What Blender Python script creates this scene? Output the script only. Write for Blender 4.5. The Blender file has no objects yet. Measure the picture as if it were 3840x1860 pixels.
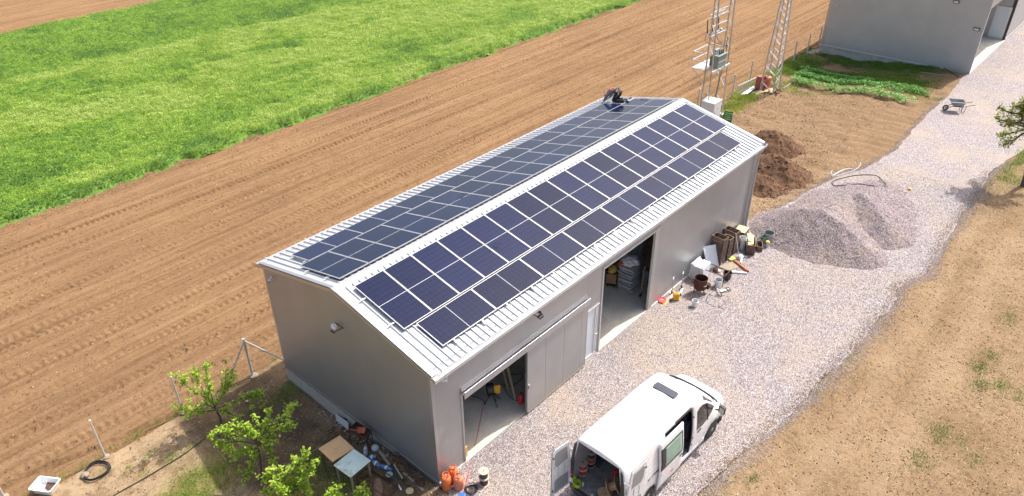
import bpy, math, random
import numpy as np
from mathutils import Vector, Matrix
random.seed(7); rng = np.random.default_rng(7)
scene = bpy.context.scene
COL = scene.collection
R = math.radians

# ---------------------------------------------------------------- camera
CAMP = Vector((-9.9901, -12.0883, 18.5636)); YAW, PIT, ROL = 0.7305, 0.5675, -0.0095; FPX = 2770.988
def cam_axes():
    cy, sy, cp, sp = math.cos(YAW), math.sin(YAW), math.cos(PIT), math.sin(PIT)
    f = Vector((cy*cp, sy*cp, -sp)); r = Vector((sy, -cy, 0)); u = r.cross(f)
    c, s = math.cos(ROL), math.sin(ROL)
    return c*r+s*u, -s*r+c*u, f
CR, CU, CF = cam_axes()
cd = bpy.data.cameras.new("camera"); cam = bpy.data.objects.new("camera", cd); COL.objects.link(cam)
cam.matrix_world = Matrix(((CR.x, CU.x, -CF.x, CAMP.x), (CR.y, CU.y, -CF.y, CAMP.y), (CR.z, CU.z, -CF.z, CAMP.z), (0, 0, 0, 1)))
cd.sensor_fit = 'HORIZONTAL'; cd.sensor_width = 36; cd.lens = 36*FPX/3840; cd.clip_end = 3000; cd.clip_start = .1
scene.camera = cam

# ---------------------------------------------------------------- sky and sun
SUN = Vector((.72, -.14, 1)).normalized()
w = bpy.data.worlds.new("World"); scene.world = w; w.use_nodes = True
nt = w.node_tree; nt.nodes.clear()
sky = nt.nodes.new('ShaderNodeTexSky'); sky.sky_type = 'NISHITA'; sky.sun_disc = False
sky.sun_elevation = math.asin(SUN.z); sky.sun_rotation = math.atan2(SUN.x, SUN.y)
sky.air_density = 1.0; sky.dust_density = 5.0; sky.ozone_density = .4
bg = nt.nodes.new('ShaderNodeBackground'); bg.inputs[1].default_value = .15
wo = nt.nodes.new('ShaderNodeOutputWorld')
nt.links.new(sky.outputs[0], bg.inputs[0]); nt.links.new(bg.outputs[0], wo.inputs[0])
ld = bpy.data.lights.new("sun", 'SUN'); ld.energy = 3.3; ld.angle = R(.6); ld.color = (1, .975, .945)
lo = bpy.data.objects.new("sun", ld); COL.objects.link(lo); lo.rotation_euler = SUN.to_track_quat('Z', 'Y').to_euler()
vs = scene.view_settings; vs.view_transform = 'Standard'; vs.look = 'None'; vs.gamma = 1; vs.use_curve_mapping = False
vs.exposure = .66

# ---------------------------------------------------------------- photo pixel -> point in the place
def sstep(t): t = min(1, max(0, t)); return t*t*(3-2*t)
def H(x, y): return -.06-.66*sstep((y-.2)/6.)
def Hn(y):
    t = np.clip((y-.2)/6., 0, 1); return -.06-.66*t*t*(3-2*t)
def ray(u, v):
    return (CF*FPX+CR*(u-1920)-CU*(v-930)).normalized()
ZM = dict(N=(0, 0, 1), D=(0, 0, 3840/2576), A1=(900, 900, .4006), A2=(0, 1200, .52885), A3=(1000, 1360, .4007), A4=(1900, 1300, .4487),
          A5=(2150, 800, .4007), A6=(2500, 0, .4005), A7=(2900, 0, .4007), A8=(2700, 450, .4808), B1=(2560, 820, .2884),
          B2=(2060, 1580, .2243), B3=(2400, 1400, .3685), B4=(1240, 1560, .2404), B5=(2200, 330, .09317), B6=(2580, 100, .2804),
          B7=(1700, 1300, .3367), B8=(2240, 850, .3443), D5=(3500, 300, .4005), D6=(2700, 200, .17629), D7=(1560, 1640, .17629),
          D8=(2400, 950, .2003), D2=(0, 500, .4006), E5=(2520, 0, .1923), C1=(1300, 700, .4808), R4=(2700, 1000, .6892))
def S(k, a, b): x, y, s = ZM[k]; return x+a*s, y+b*s
def PZ(k, a, b, z=0.):
    d = ray(*S(k, a, b)); return CAMP+d*((z-CAMP.z)/d.z)
def PX(k, a, b, x=0.):
    d = ray(*S(k, a, b)); return CAMP+d*((x-CAMP.x)/d.x)
def PY(k, a, b, y=0.):
    d = ray(*S(k, a, b)); return CAMP+d*((y-CAMP.y)/d.y)
def G(k, a, b, dz=0.):
    z = 0
    for i in range(14): q = PZ(k, a, b, z+dz); z = .5*z+.5*H(q.x, q.y)
    return Vector((q.x, q.y, z+dz))

# ---------------------------------------------------------------- materials
MATS = {}
def ramp(nt, fac, cols):
    n = nt.nodes.new('ShaderNodeValToRGB'); e = n.color_ramp.elements
    while len(e) < len(cols): e.new(.5)
    for i, (p_, c) in enumerate(cols): e[i].position = p_; e[i].color = (*c, 1)
    nt.links.new(fac, n.inputs[0]); return n.outputs[0]
def mapped(nt, sc=(1, 1, 1), world=False, rot=0):
    if world:
        g = nt.nodes.new('ShaderNodeNewGeometry'); o = g.outputs['Position']
    else:
        g = nt.nodes.new('ShaderNodeTexCoord'); o = g.outputs['Object']
    m = nt.nodes.new('ShaderNodeMapping'); m.inputs['Scale'].default_value = sc; m.inputs['Rotation'].default_value = (0, 0, rot)
    nt.links.new(o, m.inputs[0]); return m.outputs[0]
def noise(nt, vec, sc, det=4, rough=.6, dist=0):
    n = nt.nodes.new('ShaderNodeTexNoise'); n.inputs['Scale'].default_value = sc; n.inputs['Detail'].default_value = det
    n.inputs['Roughness'].default_value = rough; n.inputs['Distortion'].default_value = dist
    nt.links.new(vec, n.inputs['Vector']); return n.outputs[0]
def mix(nt, fac, a, b, mode='MIX'):
    n = nt.nodes.new('ShaderNodeMix'); n.data_type = 'RGBA'; n.blend_type = mode
    for s_, v in ((n.inputs[0], fac), (n.inputs[6], a), (n.inputs[7], b)):
        if isinstance(v, (int, float)): s_.default_value = v
        elif isinstance(v, tuple): s_.default_value = (*v, 1)
        else: nt.links.new(v, s_)
    return n.outputs[2]
def math_(nt, op, a, b=0., c=None):
    n = nt.nodes.new('ShaderNodeMath'); n.operation = op
    for i, v in enumerate((a, b) if c is None else (a, b, c)):
        if isinstance(v, (int, float)): n.inputs[i].default_value = v
        else: nt.links.new(v, n.inputs[i])
    return n.outputs[0]
def bump(nt, h, st, dist, nrm=None):
    b = nt.nodes.new('ShaderNodeBump'); b.inputs['Strength'].default_value = st; b.inputs['Distance'].default_value = dist
    nt.links.new(h, b.inputs['Height'])
    if nrm: nt.links.new(nrm, b.inputs['Normal'])
    return b.outputs[0]
def newmat(name):
    m = bpy.data.materials.new(name); m.use_nodes = True; nt = m.node_tree
    b = nt.nodes['Principled BSDF']; MATS[name] = m; return m, nt, b
def pbr(name, col, rough=.6, metal=0., var=.12, vs_=3., bst=0., bsc=40., world=True, spec=.5, stain=None, stsc=1.5, stamt=.5, coat=0.):
    m, nt, b = newmat(name)
    v = mapped(nt, world=world)
    n = noise(nt, v, vs_, 5, .65)
    lo_ = tuple(c*(1-var) for c in col); hi = tuple(min(1, c*(1+var)) for c in col)
    c = ramp(nt, n, [(.3, lo_), (.7, hi)])
    if stain:
        n2 = noise(nt, v, stsc, 6, .7, .5); f = ramp(nt, n2, [(.5, (0, 0, 0)), (.68, (stamt,)*3)]); c = mix(nt, f, c, stain)
    nt.links.new(c, b.inputs['Base Color'])
    n3 = noise(nt, v, vs_*2.3, 3)
    nt.links.new(math_(nt, 'MULTIPLY_ADD', n3, rough*.3, rough*.85), b.inputs['Roughness'])
    b.inputs['Metallic'].default_value = metal; b.inputs['Specular IOR Level'].default_value = spec
    b.inputs['Coat Weight'].default_value = coat
    if bst > 0:
        nt.links.new(bump(nt, noise(nt, v, bsc, 4), bst, .02), b.inputs['Normal'])
    return m
def tintmat(name, cols, rough=.55, trans=.25, var_=None):
    # leaf / clod material: colour chosen per face by the "tint" attribute (0..1)
    m, nt, b = newmat(name)
    a = nt.nodes.new('ShaderNodeAttribute'); a.attribute_name = 'tint'
    c = ramp(nt, a.outputs['Fac'], cols)
    nt.links.new(c, b.inputs['Base Color']); b.inputs['Roughness'].default_value = rough; b.inputs['Specular IOR Level'].default_value = .3
    if trans > 0:
        t = nt.nodes.new('ShaderNodeBsdfTranslucent'); nt.links.new(c, t.inputs[0])
        mx = nt.nodes.new('ShaderNodeMixShader'); mx.inputs[0].default_value = trans
        nt.links.new(b.outputs[0], mx.inputs[1]); nt.links.new(t.outputs[0], mx.inputs[2])
        nt.links.new(mx.outputs[0], nt.nodes['Material Output'].inputs[0])
    return m

# ---------------------------------------------------------------- mesh building
def tag(o, label=None, cat=None, group=None, kind=None):
    if label: o['label'] = label
    if cat: o['category'] = cat
    if group: o['group'] = group
    if kind: o['kind'] = kind
    return o
def thing(name, label, cat, loc=(0, 0, 0), rz=0., group=None, rot=None):
    o = bpy.data.objects.new(name, None); COL.objects.link(o); o.location = loc
    o.rotation_euler = rot if rot else (0, 0, rz); o.empty_display_size = .2
    return tag(o, label, cat, group)
def wloc(o):
    v = Vector((0, 0, 0))
    while o is not None: v = v+o.location; o = o.parent
    return v
class MB:
    def __init__(s): s.v = []; s.f = []
    def add(s, vs_, fs):
        n = len(s.v); s.v += [tuple(q) for q in vs_]; s.f += [tuple(i+n for i in f) for f in fs]; return s
    def box(s, c, d, rz=0., m=None, top=1.):
        x, y, z = (q/2 for q in d); P = []
        for k in (-1, 1):
            t = top if k > 0 else 1.
            for a, b in ((-1, -1), (1, -1), (1, 1), (-1, 1)): P.append(Vector((a*x*t, b*y*t, k*z)))
        M = Matrix.Translation(Vector(c)) @ (Matrix.Rotation(rz, 4, 'Z') if m is None else m)
        return s.add([M @ q for q in P], [(3, 2, 1, 0), (4, 5, 6, 7), (0, 1, 5, 4), (1, 2, 6, 5), (2, 3, 7, 6), (3, 0, 4, 7)])
    def bb(s, x0, x1, y0, y1, z0, z1): return s.box(((x0+x1)/2, (y0+y1)/2, (z0+z1)/2), (x1-x0, y1-y0, z1-z0))
    def bar(s, a, b, wd, ht=None, up=(0, 0, 1)):
        a = Vector(a); b = Vector(b); d = (b-a); L = d.length; d = d.normalized(); ht = wd if ht is None else ht
        u = Vector(up); r = d.cross(u)
        if r.length < 1e-4: r = d.cross(Vector((1, 0, 0)))
        r.normalize(); u = r.cross(d)
        P = [q+r*(i*wd/2)+u*(j*ht/2) for q in (a, b) for i, j in ((-1, -1), (1, -1), (1, 1), (-1, 1))]
        return s.add(P, [(3, 2, 1, 0), (4, 5, 6, 7), (0, 1, 5, 4), (1, 2, 6, 5), (2, 3, 7, 6), (3, 0, 4, 7)])
    def tube(s, pts, r, n=8, cap=True):
        pts = [Vector(q) for q in pts]; N = len(pts); rs = r if isinstance(r, (list, tuple)) else [r]*N
        rings = []; prev = None
        for i, q in enumerate(pts):
            d = (pts[min(i+1, N-1)]-pts[max(i-1, 0)])
            d = d.normalized() if d.length > 1e-9 else Vector((0, 0, 1))
            if prev is None:
                a = d.cross(Vector((0, 0, 1)));
                if a.length < 1e-3: a = d.cross(Vector((1, 0, 0)))
            else: a = prev-d*prev.dot(d)
            a.normalize(); prev = a; b = d.cross(a)
            rings.append([q+(a*math.cos(2*math.pi*k/n)+b*math.sin(2*math.pi*k/n))*rs[i] for k in range(n)])
        V = [q for rg in rings for q in rg]; F = []
        for i in range(N-1):
            for k in range(n): F.append((i*n+k, i*n+(k+1) % n, (i+1)*n+(k+1) % n, (i+1)*n+k))
        if cap: F += [tuple(range(n-1, -1, -1)), tuple(range((N-1)*n, N*n))]
        return s.add(V, F)
    def lathe(s, prof, c=(0, 0, 0), n=20, m=None):
        c = Vector(c); V = []; F = []; N = len(prof)
        for r, z in prof:
            for k in range(n):
                q = Vector((r*math.cos(2*math.pi*k/n), r*math.sin(2*math.pi*k/n), z))
                V.append(c+(m @ q if m is not None else q))
        for i in range(N-1):
            for k in range(n): F.append((i*n+k, i*n+(k+1) % n, (i+1)*n+(k+1) % n, (i+1)*n+k))
        if prof[0][0] > 1e-4: F.append(tuple(range(n-1, -1, -1)))
        if prof[-1][0] > 1e-4: F.append(tuple(range((N-1)*n, N*n)))
        return s.add(V, F)
    def prism(s, poly, off):   # planar polygon extruded by vector
        poly = [Vector(q) for q in poly]; off = Vector(off); n = len(poly)
        return s.add(poly+[q+off for q in poly], [tuple(range(n-1, -1, -1)), tuple(range(n, 2*n))]+[(i, (i+1) % n, n+(i+1) % n, n+i) for i in range(n)])
    def torus(s, c, R_, r, n=32, k=8, m=None, wob=0.):
        pts = []
        c = Vector(c)
        for i in range(n):
            a = 2*math.pi*i/n; rr = R_+wob*math.sin(3*a+R_*9)
            q = Vector((rr*math.cos(a), rr*math.sin(a), 0)); pts.append(c+(m @ q if m is not None else q))
        V = []; F = []
        ax = (m @ Vector((0, 0, 1))) if m is not None else Vector((0, 0, 1))
        for i, q in enumerate(pts):
            o = (q-c).normalized()
            for j in range(k):
                a = 2*math.pi*j/k; V.append(q+(o*math.cos(a)+ax*math.sin(a))*r)
        for i in range(n):
            for j in range(k): F.append((i*k+j, i*k+(j+1) % k, ((i+1) % n)*k+(j+1) % k, ((i+1) % n)*k+j))
        return s.add(V, F)
    def build(s, name, mat, parent=None, smooth=False, bev=0., world=False, subs=0, label=None, fix=True):
        me = bpy.data.meshes.new(name)
        V = s.v
        if world and parent is not None:
            o_ = wloc(parent); V = [(a-o_.x, b-o_.y, c-o_.z) for a, b, c in V]
        me.from_pydata(V, [], s.f); me.update()
        if fix:
            import bmesh
            bm = bmesh.new(); bm.from_mesh(me); bmesh.ops.recalc_face_normals(bm, faces=bm.faces); bm.to_mesh(me); bm.free()
        ob = bpy.data.objects.new(name, me); COL.objects.link(ob)
        if mat: me.materials.append(mat)
        if parent is not None: ob.parent = parent
        if bev > 0:
            md = ob.modifiers.new('bevel', 'BEVEL'); md.width = bev; md.segments = 2; md.limit_method = 'ANGLE'; md.angle_limit = R(35)
        if subs:
            md = ob.modifiers.new('sub', 'SUBSURF'); md.levels = subs; md.render_levels = subs
        if smooth:
            me.polygons.foreach_set('use_smooth', [True]*len(me.polygons))
            try:
                me.set_sharp_from_angle(angle=R(40))
            except Exception: pass
        if label: ob['label'] = label
        return ob
def np_mesh(name, V, F, mat, parent=None, tint=None, smooth=False):
    V = np.ascontiguousarray(V, dtype=np.float32); F = np.ascontiguousarray(F, dtype=np.int32); k = F.shape[1]
    me = bpy.data.meshes.new(name)
    me.vertices.add(len(V)); me.vertices.foreach_set('co', V.ravel())
    me.loops.add(F.size); me.loops.foreach_set('vertex_index', F.ravel())
    me.polygons.add(len(F)); me.polygons.foreach_set('loop_start', np.arange(0, F.size, k, dtype=np.int32))
    try: me.polygons.foreach_set('loop_total', np.full(len(F), k, dtype=np.int32))
    except Exception: pass
    if smooth: me.polygons.foreach_set('use_smooth', np.ones(len(F), dtype=bool))
    me.update(calc_edges=True)
    if tint is not None:
        a = me.attributes.new('tint', 'FLOAT', 'FACE'); a.data.foreach_set('value', np.ascontiguousarray(tint, dtype=np.float32))
    if mat: me.materials.append(mat)
    ob = bpy.data.objects.new(name, me); COL.objects.link(ob)
    if parent is not None: ob.parent = parent
    return ob
_lat = rng.random((8, 256, 256))
def vnoise(x, y, sc, seed=0):
    X = np.asarray(x)*sc; Y = np.asarray(y)*sc; xi = np.floor(X).astype(int); yi = np.floor(Y).astype(int)
    fx = X-xi; fy = Y-yi; fx = fx*fx*(3-2*fx); fy = fy*fy*(3-2*fy); L = _lat[seed % 8]; o = seed*37
    g = lambda i, j: L[(i+o) % 256, (j+o*3) % 256]
    return (g(xi, yi)*(1-fx)+g(xi+1, yi)*fx)*(1-fy)+(g(xi, yi+1)*(1-fx)+g(xi+1, yi+1)*fx)*fy
def fbm(x, y, sc, seed=0, o=4):
    a = 0; t = 0; am = 1.
    for i in range(o): a = a+am*vnoise(x, y, sc*2**i, seed+i); t += am; am *= .5
    return a/t
def quads(c, size, tilt, seed=1, asp=.55, fold=False):
    """flat leaf quads at centres c (n,3); tilt = how far normals lean from up (radians array)"""
    n = len(c); r = np.random.default_rng(seed)
    az = r.random(n)*2*np.pi; nrm = np.stack([np.sin(tilt)*np.cos(az), np.sin(tilt)*np.sin(az), np.cos(tilt)], 1)
    rv = r.normal(size=(n, 3)); a = np.cross(nrm, rv); a /= np.linalg.norm(a, axis=1)[:, None]+1e-9; b = np.cross(nrm, a)
    s = np.asarray(size).reshape(-1, 1); a = a*s; b = b*s*asp
    V = np.stack([c-a, c-b, c+a, c+b], 1).reshape(-1, 3)     # diamond leaf
    return V, np.arange(4*n).reshape(-1, 4)
def blades(c, hgt, wid, seed=1, lean=.5):
    n = len(c); r = np.random.default_rng(seed); az = r.random(n)*2*np.pi; ln = r.random(n)*lean
    d = np.stack([np.cos(az), np.sin(az), 0*az], 1); t = np.stack([-np.sin(az), np.cos(az), 0*az], 1)
    hgt = np.asarray(hgt).reshape(-1, 1); wid = np.asarray(wid).reshape(-1, 1)
    tip = c+d*hgt*ln[:, None]+np.array([0, 0, 1])*hgt
    V = np.stack([c-t*wid, c+t*wid, tip], 1).reshape(-1, 3)
    return V, np.arange(3*n).reshape(-1, 3)
# ================================================================ THE GROUND
m, nt, b = newmat('dry_dirt')
v = mapped(nt, world=True)
n1 = noise(nt, v, .35, 6, .6); n2 = noise(nt, v, 6, 8, .75); n3 = noise(nt, v, 38, 3, .6)
c = ramp(nt, n1, [(.35, (.238, .155, .084)), (.5, (.280, .186, .103)), (.66, (.325, .222, .127))])
c2 = ramp(nt, n2, [(.34, (.35, .33, .3)), (.5, (1, 1, 1)), (.75, (1.18, 1.15, 1.1))])
c = mix(nt, .72, c, c2, 'MULTIPLY')
c3 = ramp(nt, n3, [(.33, (.55, .5, .45)), (.45, (1, 1, 1)), (.7, (1.15, 1.15, 1.15))])
c = mix(nt, .6, c, c3, 'MULTIPLY')
# pale bands where wheels have run along the gravel's edge
sep = nt.nodes.new('ShaderNodeSeparateXYZ'); nt.links.new(v, sep.inputs[0])
wob = math_(nt, 'MULTIPLY_ADD', noise(nt, v, .13, 2), 1.6, -.8)
for yc, wd in ((-8.55, .33), (-10.2, .4)):
    d = math_(nt, 'ABSOLUTE', math_(nt, 'ADD', math_(nt, 'ADD', sep.outputs['Y'], -yc), wob))
    k = math_(nt, 'MULTIPLY', math_(nt, 'SUBTRACT', 1, math_(nt, 'MINIMUM', 1, math_(nt, 'DIVIDE', d, wd*1.5))), n2)
    c = mix(nt, math_(nt, 'MULTIPLY', k, .75), c, (.36, .255, .155))
# freshly tilled brown soil of the vegetable garden
gm = math_(nt, 'MULTIPLY', math_(nt, 'MINIMUM', 1, math_(nt, 'MAXIMUM', 0, math_(nt, 'MULTIPLY', math_(nt, 'SUBTRACT', sep.outputs['X'], 28), .25))), math_(nt, 'MINIMUM', 1, math_(nt, 'MAXIMUM', 0, math_(nt, 'ADD', sep.outputs['Y'], 3.0))))
c = mix(nt, math_(nt, 'MULTIPLY', gm, math_(nt, 'MULTIPLY_ADD', n2, 1.1, .15)), c, (.25, .158, .088))
gable_shade_m = math_(nt, 'MULTIPLY', math_(nt, 'MINIMUM', 1, math_(nt, 'MAXIMUM', 0, math_(nt, 'MULTIPLY', sep.outputs['X'], -1.5))), math_(nt, 'MINIMUM', 1, math_(nt, 'MAXIMUM', 0, math_(nt, 'MULTIPLY', math_(nt, 'ADD', sep.outputs['X'], 4.1), 2))))  # dark soil by the gable, with its cast shadow deepened in the colour
stm = math_(nt, 'MULTIPLY', math_(nt, 'LESS_THAN', sep.outputs['X'], -3.6), ramp(nt, noise(nt, v, 2.2, 6, .7), [(.42, (0, 0, 0)), (.58, (.8, .8, .8))]))  # pale straw patches, colour lifted only on the sunlit side of that shadow
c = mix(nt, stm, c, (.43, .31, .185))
c = mix(nt, math_(nt, 'MULTIPLY', gable_shade_m, ramp(nt, noise(nt, v, .9, 4), [(.35, (.25, .25, .25)), (.6, (.9, .9, .9))])), c, (.105, .075, .045))
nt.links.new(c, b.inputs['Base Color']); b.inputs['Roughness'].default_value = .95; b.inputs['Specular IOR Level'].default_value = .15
h_ = math_(nt, 'ADD', math_(nt, 'MULTIPLY', n2, .7), math_(nt, 'MULTIPLY', n3, .3))
nt.links.new(bump(nt, h_, 1., .07), b.inputs['Normal'])

m, nt, b = newmat('tilled_soil')
v = mapped(nt, world=True); vl = mapped(nt, (.05, 2.3, 1), world=True)
n1 = noise(nt, vl, 1.3, 8, .72); n2 = noise(nt, v, 9, 7, .78); n3 = noise(nt, v, .12, 3)
c = ramp(nt, n1, [(.34, (.19, .108, .052)), (.5, (.278, .165, .083)), (.68, (.34, .212, .113))])
c = mix(nt, .8, c, ramp(nt, n2, [(.33, (.36, .32, .28)), (.45, (.95, .95, .95)), (.62, (1.08, 1.08, 1.08)), (.75, (1.3, 1.3, 1.3))]), 'MULTIPLY')
c = mix(nt, .5, c, ramp(nt, n3, [(.35, (.85, .85, .85)), (.65, (1.12, 1.1, 1.08))]), 'MULTIPLY')
nt.links.new(c, b.inputs['Base Color']); b.inputs['Roughness'].default_value = .95; b.inputs['Specular IOR Level'].default_value = .12
nt.links.new(bump(nt, math_(nt, 'ADD', n2, math_(nt, 'MULTIPLY', n1, .8)), 1., .08), b.inputs['Normal'])

m, nt, b = newmat('crushed_stone')
v = mapped(nt, world=True)
vo = nt.nodes.new('ShaderNodeTexVoronoi'); vo.inputs['Scale'].default_value = 27; nt.links.new(v, vo.inputs['Vector'])
sp = nt.nodes.new('ShaderNodeSeparateColor'); nt.links.new(vo.outputs['Color'], sp.inputs[0])
c = ramp(nt, sp.outputs[0], [(0, (.22, .18, .175)), (.25, (.39, .34, .33)), (.6, (.49, .435, .425)), (1, (.74, .68, .67))])
c = mix(nt, .75, c, ramp(nt, vo.outputs['Distance'], [(.1, (1, 1, 1)), (.62, (.5, .47, .46))]), 'MULTIPLY')
nl = noise(nt, v, .28, 5, .6, .6); nf = noise(nt, v, 12, 3)
dust = math_(nt, 'MULTIPLY', ramp(nt, nl, [(.47, (0, 0, 0)), (.68, (.75, .75, .75))]), math_(nt, 'MULTIPLY_ADD', nf, 1., .25))
c = mix(nt, dust, c, (.47, .37, .27))
nt.links.new(c, b.inputs['Base Color']); b.inputs['Roughness'].default_value = .85; b.inputs['Specular IOR Level'].default_value = .3
hh = math_(nt, 'SUBTRACT', 1, vo.outputs['Distance'])
nt.links.new(bump(nt, math_(nt, 'ADD', hh, math_(nt, 'MULTIPLY', noise(nt, v, 5, 3), 1.2)), 1., .03), b.inputs['Normal'])
tintmat('heap_stone', [(0, (.18, .135, .13)), (.4, (.36, .30, .295)), (.75, (.49, .42, .42)), (1, (.72, .66, .66))], .85, 0)
tintmat('loose_stone', [(0, (.22, .17, .15)), (.35, (.40, .35, .34)), (.7, (.56, .50, .49)), (1, (.80, .75, .73))], .85, 0)
tintmat('soil_clod', [(0, (.07, .038, .022)), (.5, (.17, .10, .055)), (.85, (.28, .18, .10)), (1, (.55, .44, .30))], .95, 0)
tintmat('dark_clod', [(0, (.07, .037, .022)), (.6, (.15, .085, .05)), (1, (.24, .15, .09))], .95, 0)

# edges of the gravel (x, y)
GR = [(-4.5, -7.5), (2, -6.3), (5.1, -6.31), (7.64, -6.55), (10.39, -6.97), (13.43, -7.17), (16.2, -7.35), (19.2, -7.45), (20.3, -7.2), (22.1, -7.83), (25.9, -7.61),
      (32.1, -7.48), (35.5, -7.46), (39.2, -8.2), (60, -9.5), (130, -12)]
GL = [(21.17, .5), (21.6, -.05), (23.1, -.34), (25.1, -.73), (28.4, -1.09), (31.1, -2.04), (34.3, -2.51), (40.3, -2.26), (45.4, -2.29), (50.9, -2.05), (52, -2.1), (130, -2.1)]
def interp(P, x): return np.interp(x, [q[0] for q in P], [q[1] for q in P])
def inside_gravel(x, y, mar=0.):
    top = np.where(x < 21.17, .1, interp(GL, x)); top = np.where(x < 0, -.9-(0-x)*.55, top)
    return (y < top-mar) & (y > interp(GR, x)+mar) & (x > -4.5)
def axis(a, b, st, lo, hi, g=1.25):
    core = list(np.arange(a, b+1e-6, st)); s_ = st; q = core[-1]; up = []
    while q < hi: s_ *= g; q += s_; up.append(q)
    s_ = st; q = core[0]; dn = []
    while q > lo: s_ *= g; q -= s_; dn.append(q)
    return np.array(dn[::-1]+core+up)
def grid_mesh(name, X, Y, Zf, mat, keep=None, parent=None):
    xx, yy = np.meshgrid(X, Y, indexing='ij'); zz = Zf(xx, yy)
    V = np.stack([xx, yy, zz], -1).reshape(-1, 3); nx, ny = xx.shape
    i = (np.arange(nx-1)[:, None]*ny+np.arange(ny-1)[None, :])
    F = np.stack([i, i+ny, i+ny+1, i+1], -1).reshape(-1, 4)
    if keep is not None:
        cx = (xx[:-1, :-1]+xx[1:, 1:])/2; cy = (yy[:-1, :-1]+yy[1:, 1:])/2; F = F[keep(cx, cy).ravel()]
        u_, inv = np.unique(F, return_inverse=True); V = V[u_]; F = inv.reshape(F.shape)
    return np_mesh(name, V, F, mat, parent, smooth=True)
def zground(x, y):
    z = Hn(y)+0*x
    gard = (x > 21) & (y > interp(GL, x))
    amp = np.where(gard, .32, .06)
    near = (x > -16) & (x < 66) & (y > -26) & (y < 9.7)
    r_ = (fbm(x, y, 1.1, 1, 5)-.5)*amp+(fbm(x, y, .35, 4, 2)-.5)*.1
    z = z+np.where(near, r_, 0)
    rows = .038*np.sin((x*.98+y*.12)*2*np.pi/.95+fbm(x, y, .5, 2)*7)
    z = z+np.where(gard & (x < 42) & (y < 8), rows*fbm(x, y, .5, 3), 0)
    ruts = -.07*np.exp(-((y+8.9+.5*np.sin(x*.15))/.25)**2)-.06*np.exp(-((y+10.5+.5*np.sin(x*.15))/.3)**2)
    z = z+np.where((y < -7.6), ruts, 0)
    z = np.where(inside_gravel(x, y, .05), -.12, z)
    z = np.where((x > -.05) & (x < 20.6) & (y > -.3) & (y < 8.5), -.8, z)
    z = np.where((x > -6) & (x < 0) & (y > 9.2) & (y < 29), z-.05, z)
    z = np.where(y > 9.9, -.95, z)
    return z
gx = axis(-14, 50, .13, -400, 400); gy = axis(-17, 10, .13, -300, 400)
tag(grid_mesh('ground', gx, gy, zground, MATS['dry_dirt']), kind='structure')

# ploughed strip: harrow lines and tyre treads are real relief
TR = [(11.2, .34, 0), (12.9, .34, 1), (14.6, .3, 1), (16.35, .34, 0), (18.3, .36, 1), (19.0, .3, 0), (21.0, .34, 1), (22.7, .36, 1), (24.6, .3, 0), (26.2, .34, 1)]
def zfield(x, y):
    yy = y+.25*np.sin(x*.05)
    z = Hn(y)+.05+.026*np.sin(yy*2*np.pi/.46+2*fbm(x*.05, y, .8, 2))+.06*(fbm(x*.04, y, 2.6, 3, 3)-.5)+.075*(fbm(x, y, 2.2, 5, 4)-.5)*fbm(x, y, .25, 1, 2)*1.6
    for yc, wd, k in TR:
        d = yy-yc; mk = np.clip(1.2-np.abs(d)/wd*1.2, 0, 1); mk = mk*mk*(3-2*mk)
        ph = (x+np.abs(d)*(.9 if k else .35))/.30+fbm(x, y, .5, 6, 2)*1.2
        tr = np.abs((ph % 1)-.5)*2
        z = z-mk*(.035+.085*np.clip(tr*1.9-.6, 0, 1)*(.45+1.1*np.clip(fbm(x, y*0+yc*7, .16, 2, 2)*1.8-.35, 0, 1)))
    edge = 9.75+.5*(fbm(x, x*0, .5, 2, 3)-.5)+np.clip(-x-2.5, 0, 10)*.22
    z = np.where(y < edge, z-.12-(edge-y)*.6, z)
    return z
fx = np.concatenate([np.arange(-16, 44, .085), np.arange(44, 75, .14)]); fy = np.arange(9.3, 29.6, .072)
tag(grid_mesh('ploughed_field', fx, fy, zfield, MATS['tilled_soil']), kind='structure')
def zfar(x, y): return -.68+.05*np.sin(y*2*np.pi/1.9)+.03*np.sin(y*2*np.pi/.75+fbm(x, y, .1, 1)*3)+.05*(fbm(x, y, .9, 5, 3)-.5)-np.clip(66.3-y, 0, 9)*.5
tag(grid_mesh('far_ploughed_field', np.arange(-5, 75, .35), np.arange(65.8, 110, .14), zfar, MATS['tilled_soil']), kind='structure')
tag(grid_mesh('field', axis(60, 70, 3, -380, 380), axis(10, 140, 3, 9.9, 380), lambda x, y: -.84+0*x, MATS['tilled_soil']), kind='structure')

# gravel yard
def jag(P, st=.09, amp=.10):
    out = []; xs = np.arange(P[0][0], P[-1][0], st); ys = interp(P, xs)
    return xs, ys+(fbm(xs, ys, 1.1, 3, 4)-.5)*amp*2.6+(fbm(xs, ys, 4.5, 5, 2)-.5)*amp
xs, ys = jag(GR); xl, yl = jag(GL, .12, .14)
poly = [(a, c_) for a, c_ in zip(xs, ys)]+[(130, -2.1)]+[(a, c_) for a, c_ in zip(xl[::-1], yl[::-1])]+[(20.4, .1), (0, .1)]
xj = np.arange(-.05, -4.4, -.15); poly += [(a, -.35+a*.62+.25*(vnoise(a, a, 1.9, 2)-.5)) for a in xj]
g_ = MB(); g_.v = [(a, c_, -.052) for a, c_ in poly]; g_.f = [tuple(range(len(poly)))]
go = g_.build('gravel_yard', MATS['crushed_stone'], fix=False); tag(go, kind='structure')
if go.data.polygons[0].normal.z < 0: go.data.flip_normals()

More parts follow.
